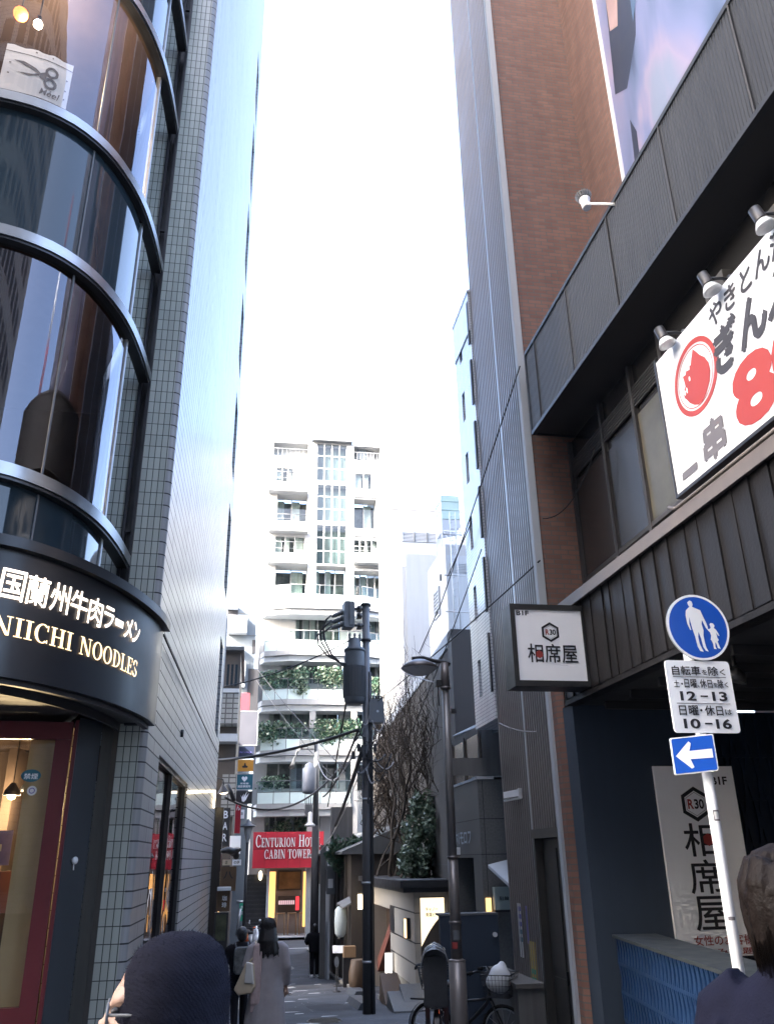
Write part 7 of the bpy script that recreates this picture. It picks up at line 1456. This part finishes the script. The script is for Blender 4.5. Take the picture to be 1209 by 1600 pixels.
def shoes(P, s, f, par, legs, mt='black'):
    for sd, (_, st, lf) in zip((1, -1), legs):
        q = MB(); a = P(.09*sd, st-lf, .05+lf*.5); q.tube([a-f*.07*s, a-f*.03*s, a+f*.08*s, a+f*.19*s-Vector((0, 0, .01+lf*.2))], [.035*s, .054*s, .054*s, .036*s], 12); q.tube([a+Vector((0, 0, .1*s)), a], [.05*s, .055*s], 10); q.remesh('shoe', M[mt], par, .012, 2)
def trousers(P, s, par, legs, mt='darkcloth', h0=1.0):
    q = MB(); q.rings([oval(P, .86, .15, .11), oval(P, h0, .16, .115)])
    for sd, (_, st, lf) in zip((1, -1), legs): q.tube([P(.08*sd, 0, .95), P(.09*sd, st*.55+.02, .5), P(.09*sd, st-.01-lf, .1+lf*.5)], [.105*s, .08*s, .062*s], 12)
    q.remesh('trousers', M[mt], par, .016, 3)
def strands(P, par, mt, n, seed, low=.2, rx=.112, ry=.128, hb=1.61, rr=.0013, cb=-.02):
    """fine hair strands flowing from the crown over the head"""
    rng = random.Random(seed); q = MB()
    for k in range(n):
        t = rng.uniform(math.pi*.75, math.pi*2.25); L = rng.uniform(.7, 1.25)*low; pts = []; j = rng.uniform(.98, 1.06); w_ = rng.uniform(-.25, .25)
        for i in range(7):
            e = math.pi/2*(1-i/4) if i <= 4 else 0; tt = t+w_*i/6
            if i <= 4: pts.append(P(rx*j*math.cos(e)*math.cos(tt), cb+ry*j*math.cos(e)*math.sin(tt), hb+.115*j*math.sin(e)))
            else: pts.append(P(rx*j*(1-.06*(i-4))*math.cos(tt), cb-.01*(i-4)+ry*j*(1-.05*(i-4))*math.sin(tt), hb-L*(i-4)/2))
        q.tube(pts, [rr]*6+[rr*.3], 3)
    q.build('hair_strands', M[mt], par)
# --- woman in a long grey coat, walking away
lg = ((.09, .14, 0), (-.09, -.16, .06))
arms = [((.27, .0, 1.1), (.27, .06, .83), (0, .15, -1), (-1, 0, 0)), ((-.28, -.04, 1.12), (-.2, .1, .98), (.5, .6, -.2), (0, 0, -1))]
wo, P, s, f, r = figure('person', .36, 13.5, (.12, 1), 1.69, 'woman in a long grey coat and pale scarf walking away with a cream tote bag', legs=lg, arms=arms)
q = MB(); q.rings([oval(P, h, rx, ry, b, 0, 26, wob, h*9) for h, rx, ry, b, wob in ((.3, .31, .23, -.02, .04), (.45, .29, .22, -.015, .035), (.7, .26, .19, -.01, .02), (.95, .225, .165, 0, .012), (1.15, .215, .15, 0, 0), (1.3, .215, .14, 0, 0), (1.39, .19, .12, 0, 0), (1.45, .11, .09, .0, 0), (1.49, .075, .075, .01, 0))])
q.tube([P(.15, 0, 1.38), P(.22, 0, 1.33), P(.275, -.01, 1.1), P(.275, .06, .87)], [.075*s, .085*s, .075*s, .062*s], 12); q.tube([P(-.15, 0, 1.38), P(-.22, 0, 1.33), P(-.285, -.04, 1.12), P(-.21, .09, .99)], [.075*s, .085*s, .078*s, .06*s], 12)
q.remesh('coat', M['coat'], wo, .016, 5)
trousers(P, s, wo, lg); shoes(P, s, f, wo, lg)
q = MB(); rng = random.Random(3)
q.ell(P(0, -.015, 1.62), .105*s, .118*s, .115*s, 16, 10); q.rings([oval(P, 1.62, .105, .1, -.04), oval(P, 1.5, .125, .1, -.06, 0, 20, .05), oval(P, 1.38, .13, .075, -.09, .02, 20, .09), oval(P, 1.30, .1, .04, -.11, .03, 20, .14)])
for k in range(60):
    t = rng.uniform(math.pi*.95, math.pi*2.05); a = P(.1*math.cos(t), -.03+.1*math.sin(t), 1.6); b = P(.13*math.cos(t), -.06+.09*math.sin(t)*1.2, 1.44); e = P(.13*math.cos(t)+rng.uniform(-.04, .05), -.09+.08*math.sin(t)+rng.uniform(-.02, .02), rng.uniform(1.2, 1.33)); q.tube([a, b, e], [.018, .02, .006], 6)
q.remesh('hair', M['hair'], wo, .011, 2); strands(P, wo, 'hair', 260, 5, .3, .108, .12, 1.62, .003, -.025)
q = MB(); q.rings([oval(P, 1.37, .13, .115, .0, 0, 20, .06), oval(P, 1.42, .115, .11, .0, 0, 20, .08, 1), oval(P, 1.48, .095, .1, 0, 0, 20, .05)]); 
for h0, h1 in ((1.42, .66),):
    q.hexa([P(-.2, -.17, .64), P(-.06, -.19, .64), P(-.06, -.15, .64), P(-.2, -.13, .64), P(-.18, -.155, 1.4), P(-.08, -.15, 1.41), P(-.08, -.1, 1.43), P(-.18, -.1, 1.4)])
    for k in range(9): x = -.2+.14*k/8; q.tube([P(x, -.17, .7), P(x, -.17, .56)], .009, 5)
    for k in range(4): x = -.185+.035*k; q.tube([P(x-.01, -.18, .66), P(x, -.165, 1.1), P(x+.005, -.14, 1.4)], [.02, .018, .015], 6)
q.remesh('scarf', M['scarf'], wo, .013, 3)
bg_ = thing('tote_bag', P(-.3, -.1, .9), 'cream and white tote bag hanging from the shoulder of the woman in grey', 'bag')
q = MB(); FB_ = frame(P(-.27, -.16, .82), r*.95-f*.3, -f-r*.25); pts = [(-.17, .02), (-.1, -.05), (.1, -.02), (.14, .06), (.1, .34), (.0, .36)]; q.plate(FB_, pts, -.09, .06); q.remesh('pouch', M['tote'], bg_, .014, 3)
q = MB(); q.plate(FB_, [(-.01, .1), (.135, .09), (.1, .35), (.01, .37)], .035, .072); q.remesh('flap', M['totew'], bg_, .012, 2); q = MB(); q.tube([FB_(.02, .0, .35), P(-.17, -.12, 1.25), P(-.17, -.05, 1.435), P(-.17, .08, 1.3), FB_(-.04, -.08, .33)], .012, 6); q.build('strap', M['tote'], bg_)
# --- person in black far down the alley
lg = ((.09, .1, 0), (-.09, -.12, .05))
arms = [((.25, -.02, 1.12), (.3, .1, .95), (.2, .7, -.4), (-1, 0, 0)), ((-.3, -.05, 1.15), (-.26, .14, 1.05), (.3, 1, 0), (0, 0, -1))]
pb, P, s, f, r = figure('person', 2.42, 31.6, (.05, 1), 1.62, 'person in black jacket and trousers walking away near the white A-frame sign', legs=lg, arms=arms)
q = MB(); q.rings([oval(P, h, rx, ry, b) for h, rx, ry, b in ((.8, .2, .15, 0), (1.0, .215, .15, 0), (1.2, .23, .16, 0), (1.34, .22, .14, 0), (1.42, .15, .11, 0), (1.47, .08, .08, 0))]); q.tube([P(.15, 0, 1.38), P(.22, 0, 1.34), P(.265, -.02, 1.12), P(.3, .08, .97)], [.07, .08, .07, .05], 10); q.tube([P(-.15, 0, 1.38), P(-.22, 0, 1.34), P(-.31, -.05, 1.15), P(-.27, .12, 1.06)], [.07, .08, .07, .05], 10); q.remesh('jacket', M['darkcloth'], pb, .02, 3)
trousers(P, s, pb, lg); shoes(P, s, f, pb, lg, 'plastic_w'); q = MB(); q.ell(P(0, -.012, 1.61), .1, .115, .11, 14, 10); q.ell(P(0, -.05, 1.53), .095, .07, .09, 12, 8); q.remesh('hair', M['hair'], pb, .016, 2)
# --- person in black beside the woman, mostly hidden
lg = ((.09, .12, 0), (-.09, -.14, .05)); arms = [((.25, .0, 1.12), (.26, .14, .95), (0, 1, -.3), (-1, 0, 0)), ((-.27, .02, 1.15), (-.3, .22, 1.12), (-.2, 1, .2), (0, 0, -1))]
ps, P, s, f, r = figure('person', -.02, 16.6, (-.1, 1), 1.6, 'person in dark clothes leaning forward just left of the woman in grey', legs=lg, arms=arms)
q = MB(); q.rings([oval(P, h, rx, ry, b) for h, rx, ry, b in ((.72, .19, .15, 0), (1.0, .2, .15, 0), (1.2, .22, .16, 0), (1.34, .21, .14, 0), (1.42, .15, .11, 0), (1.47, .08, .08, 0))]); q.tube([P(.15, 0, 1.38), P(.22, 0, 1.34), P(.265, 0, 1.12), P(.27, .12, .97)], [.07, .08, .07, .05], 10); q.tube([P(-.15, 0, 1.38), P(-.22, 0, 1.34), P(-.28, .02, 1.15), P(-.31, .19, 1.12)], [.07, .08, .07, .05], 10); q.remesh('jacket', M['darkcloth'], ps, .02, 3)
trousers(P, s, ps, lg); shoes(P, s, f, ps, lg, 'equip'); q = MB(); q.ell(P(0, -.012, 1.61), .1, .115, .11, 14, 10); q.ell(P(0, -.05, 1.55), .09, .07, .08, 12, 8); q.remesh('hair', M['hair'], ps, .016, 2)
bk = thing('backpack', P(0, -.2, 1.15), 'grey camouflage backpack on the person in dark clothes', 'backpack'); q = MB(); q.bevbox(frame(P(0, -.16, .95), r, -f), -.14, .14, 0, .15, 0, .42, .06); q.remesh('pack', mat('camo_cloth', (.12, .125, .125), .8, var=.6, vs=11), bk, .016, 3); q = MB()
for l in (-1, 1): q.tube([P(.1*l, -.17, 1.33), P(.12*l, -.02, 1.45), P(.13*l, .13, 1.28), P(.13*l, .02, 1.0)], .018, 6)
q.build('strap', M['black'], bk)
# --- foreground: person in a knitted cap with mask and glasses, passing close to the camera
hc = at(272, 1545, y=1.92); hx, hy = hc.x, 1.92; FAC = (-.96, -.1)
hp_, P, s, f, r = figure('person', hx-.016, hy, FAC, 1.60, 'person in a charcoal knitted cap, face mask and glasses passing close at lower left')
zc = 1.575
q = MB(); q.rings([oval(P, 1.42, .08, .075, -.05, 0, 30), oval(P, 1.46, .094, .1, -.038, 0, 30), oval(P, 1.51, .1, .106, -.03, 0, 30), oval(P, 1.545, .103, .114, -.022, 0, 30), oval(P, 1.57, .104, .118, -.018, 0, 30), oval(P, 1.61, .102, .116, -.02, 0, 30), oval(P, 1.655, .094, .106, -.022, 0, 30), oval(P, 1.69, .076, .09, -.024, 0, 30), oval(P, 1.713, .048, .058, -.025, 0, 30), oval(P, 1.722, .02, .025, -.025, 0, 30)])
cap = q.remesh('knitted_cap', M['knit'], hp_, .006, 3)
rng = random.Random(15); q = MB(); vs_ = [v.co.copy() for v in cap.data.vertices]; ns_ = [v.normal.copy() for v in cap.data.vertices]; o_ = wloc(cap)
for k in range(5200):
    i = rng.randrange(len(vs_)); p = o_+vs_[i]; n_v = ns_[i]; d_v = (n_v*rng.uniform(.3, 1)+Vector((rng.gauss(0, .6), rng.gauss(0, .6), rng.gauss(0, .6)))).normalized()*rng.uniform(.003, .009); t_v = d_v.orthogonal().normalized()*.0005
    q.face([p-t_v, p+t_v, p+d_v])
q.build('wool_fuzz', M['knit'], cap)
kn = M['knit'].node_tree; wv = _n(kn, 'ShaderNodeTexWave'); wv.wave_type = 'BANDS'; wv.bands_direction = 'DIAGONAL'; wv.inputs['Scale'].default_value = 55; wv.inputs['Distortion'].default_value = 5; wv.inputs['Detail'].default_value = 3; wv.inputs['Detail Scale'].default_value = 3
ge_ = _n(kn, 'ShaderNodeNewGeometry'); kn.links.new(ge_.outputs['Position'], wv.inputs['Vector']); b2_ = _n(kn, 'ShaderNodeBump'); b2_.inputs['Strength'].default_value = .24; b2_.inputs['Distance'].default_value = .003; kn.links.new(wv.outputs[0], b2_.inputs['Height']); kn.links.new(b2_.outputs[0], kn.nodes['Principled BSDF'].inputs['Normal'])
eyes(lambda a, b, h: P(a, .015+b, zc+h), hp_)
q = MB(); q.rings([oval(lambda a, b, h: P(a, b, h), 1.455, .05, .045, .06), oval(P, 1.5, .064, .066, .06), oval(P, 1.54, .062, .055, .065)]); 
for l in (-1, 1): q.tube([P(.06*l, .07, 1.53), P(.08*l, .01, 1.565)], .004, 5)
q.remesh('face_mask', M['plastic_w'], hp_, .007, 2)
q = MB()
for l in (-1, 1):
    cc = P(.033*l, .112, 1.575); q.tube([cc+(r*.028*math.cos(t)+Vector((0, 0, .02*math.sin(t)))) for t in [2*math.pi*k/16 for k in range(17)]], .003, 5, cap=False); q.tube([P(.06*l, .11, 1.58), P(.08*l, .02, 1.578), P(.082*l, -.01, 1.565)], .003, 5)
q.tube([P(-.008, .114, 1.58), P(.008, .114, 1.58)], .003, 5); q.build('glasses', M['equipd'], hp_)
q = MB(); q.rings([oval(P, h, rx, ry, 0) for h, rx, ry in ((.75, .21, .16), (1.0, .22, .16), (1.25, .235, .16), (1.36, .21, .13), (1.43, .11, .09))]); q.tube([P(.15, 0, 1.37), P(.22, 0, 1.32), P(.26, 0, 1.1), P(.275, .045, .87)], [.07, .08, .07, .052], 10); q.tube([P(-.15, 0, 1.37), P(-.22, 0, 1.32), P(-.26, 0, 1.1), P(-.275, .045, .87)], [.07, .08, .07, .052], 10); q.remesh('jacket', M['darkcloth'], hp_, .018, 3)
lg = ((.09, 0, 0), (-.09, 0, 0)); trousers(P, s, hp_, lg); shoes(P, s, f, hp_, lg)
# --- foreground right: person with short brown hair and navy coat
rc = at(1215, 1380, y=2.35); FAC = (.75, .66)
rp_, P, s, f, r = figure('person', rc.x+.035, 2.35, FAC, 1.765, 'person with short brown hair and navy coat in the lower right corner')
q = MB(); q.ell(P(0, -.02, 1.61), .108*s, .125*s, .112*s, 20, 14, 0, Matrix((r, f, Vector((0, 0, 1)))).transposed()); q.ell(P(0, -.055, 1.545), .1*s, .085*s, .1*s, 18, 12, 0, Matrix((r, f, Vector((0, 0, 1)))).transposed()); rng = random.Random(6)
for k in range(170):
    t = rng.uniform(math.pi*.8, math.pi*2.2); h0 = rng.uniform(1.6, 1.7); a = P(.085*math.cos(t), -.03+.1*math.sin(t), h0); b = P(.112*math.cos(t), -.035+.125*math.sin(t), h0-.06); e = P(.105*math.cos(t)*rng.uniform(.85, 1.08), -.04+.115*math.sin(t)*rng.uniform(.85, 1.05), h0-rng.uniform(.12, .2)); q.tube([a, b, e], [.014, .014, .004], 5)
for k in range(40): t = rng.uniform(0, 6.28); q.tube([P(.02*math.cos(t), -.02+.02*math.sin(t), 1.725), P(.07*math.cos(t), -.02+.08*math.sin(t), 1.705), P(.105*math.cos(t), -.02+.12*math.sin(t), 1.64)], [.01, .013, .005], 5)
q.remesh('hair', M['hairb'], rp_, .0065, 6); strands(P, rp_, 'hairb', 900, 7, .15, .111, .13, 1.6, .0016)
eyes(lambda a, b, h: P(a, .015+b, zc+h), rp_)
q = MB(); q.rings([oval(P, h, rx, ry, 0, 0, 24, w_, h*20) for h, rx, ry, w_ in ((.6, .25, .2, .02), (.9, .245, .18, .02), (1.15, .25, .175, .02), (1.28, .245, .16, .01), (1.36, .21, .135, 0), (1.41, .125, .105, 0), (1.45, .095, .095, .01), (1.49, .092, .094, .01), (1.53, .088, .092, 0), (1.55, .084, .09, 0))])
q.tube([P(.15, 0, 1.36), P(.22, 0, 1.31), P(.275, 0, 1.1), P(.275, .045, .87)], [.08, .09, .08, .058], 12); q.tube([P(-.15, 0, 1.36), P(-.22, 0, 1.31), P(-.275, 0, 1.1), P(-.275, .045, .87)], [.08, .09, .08, .058], 12); 
for k in range(7): q.tube([P(-.2, -.1, 1.3-.05*k), P(-.26, -.09, 1.25-.06*k), P(-.31, .0, 1.28-.06*k)], .018, 6)
q.remesh('coat', M['navycoat'], rp_, .013, 2)
trousers(P, s, rp_, lg); shoes(P, s, f, rp_, lg)
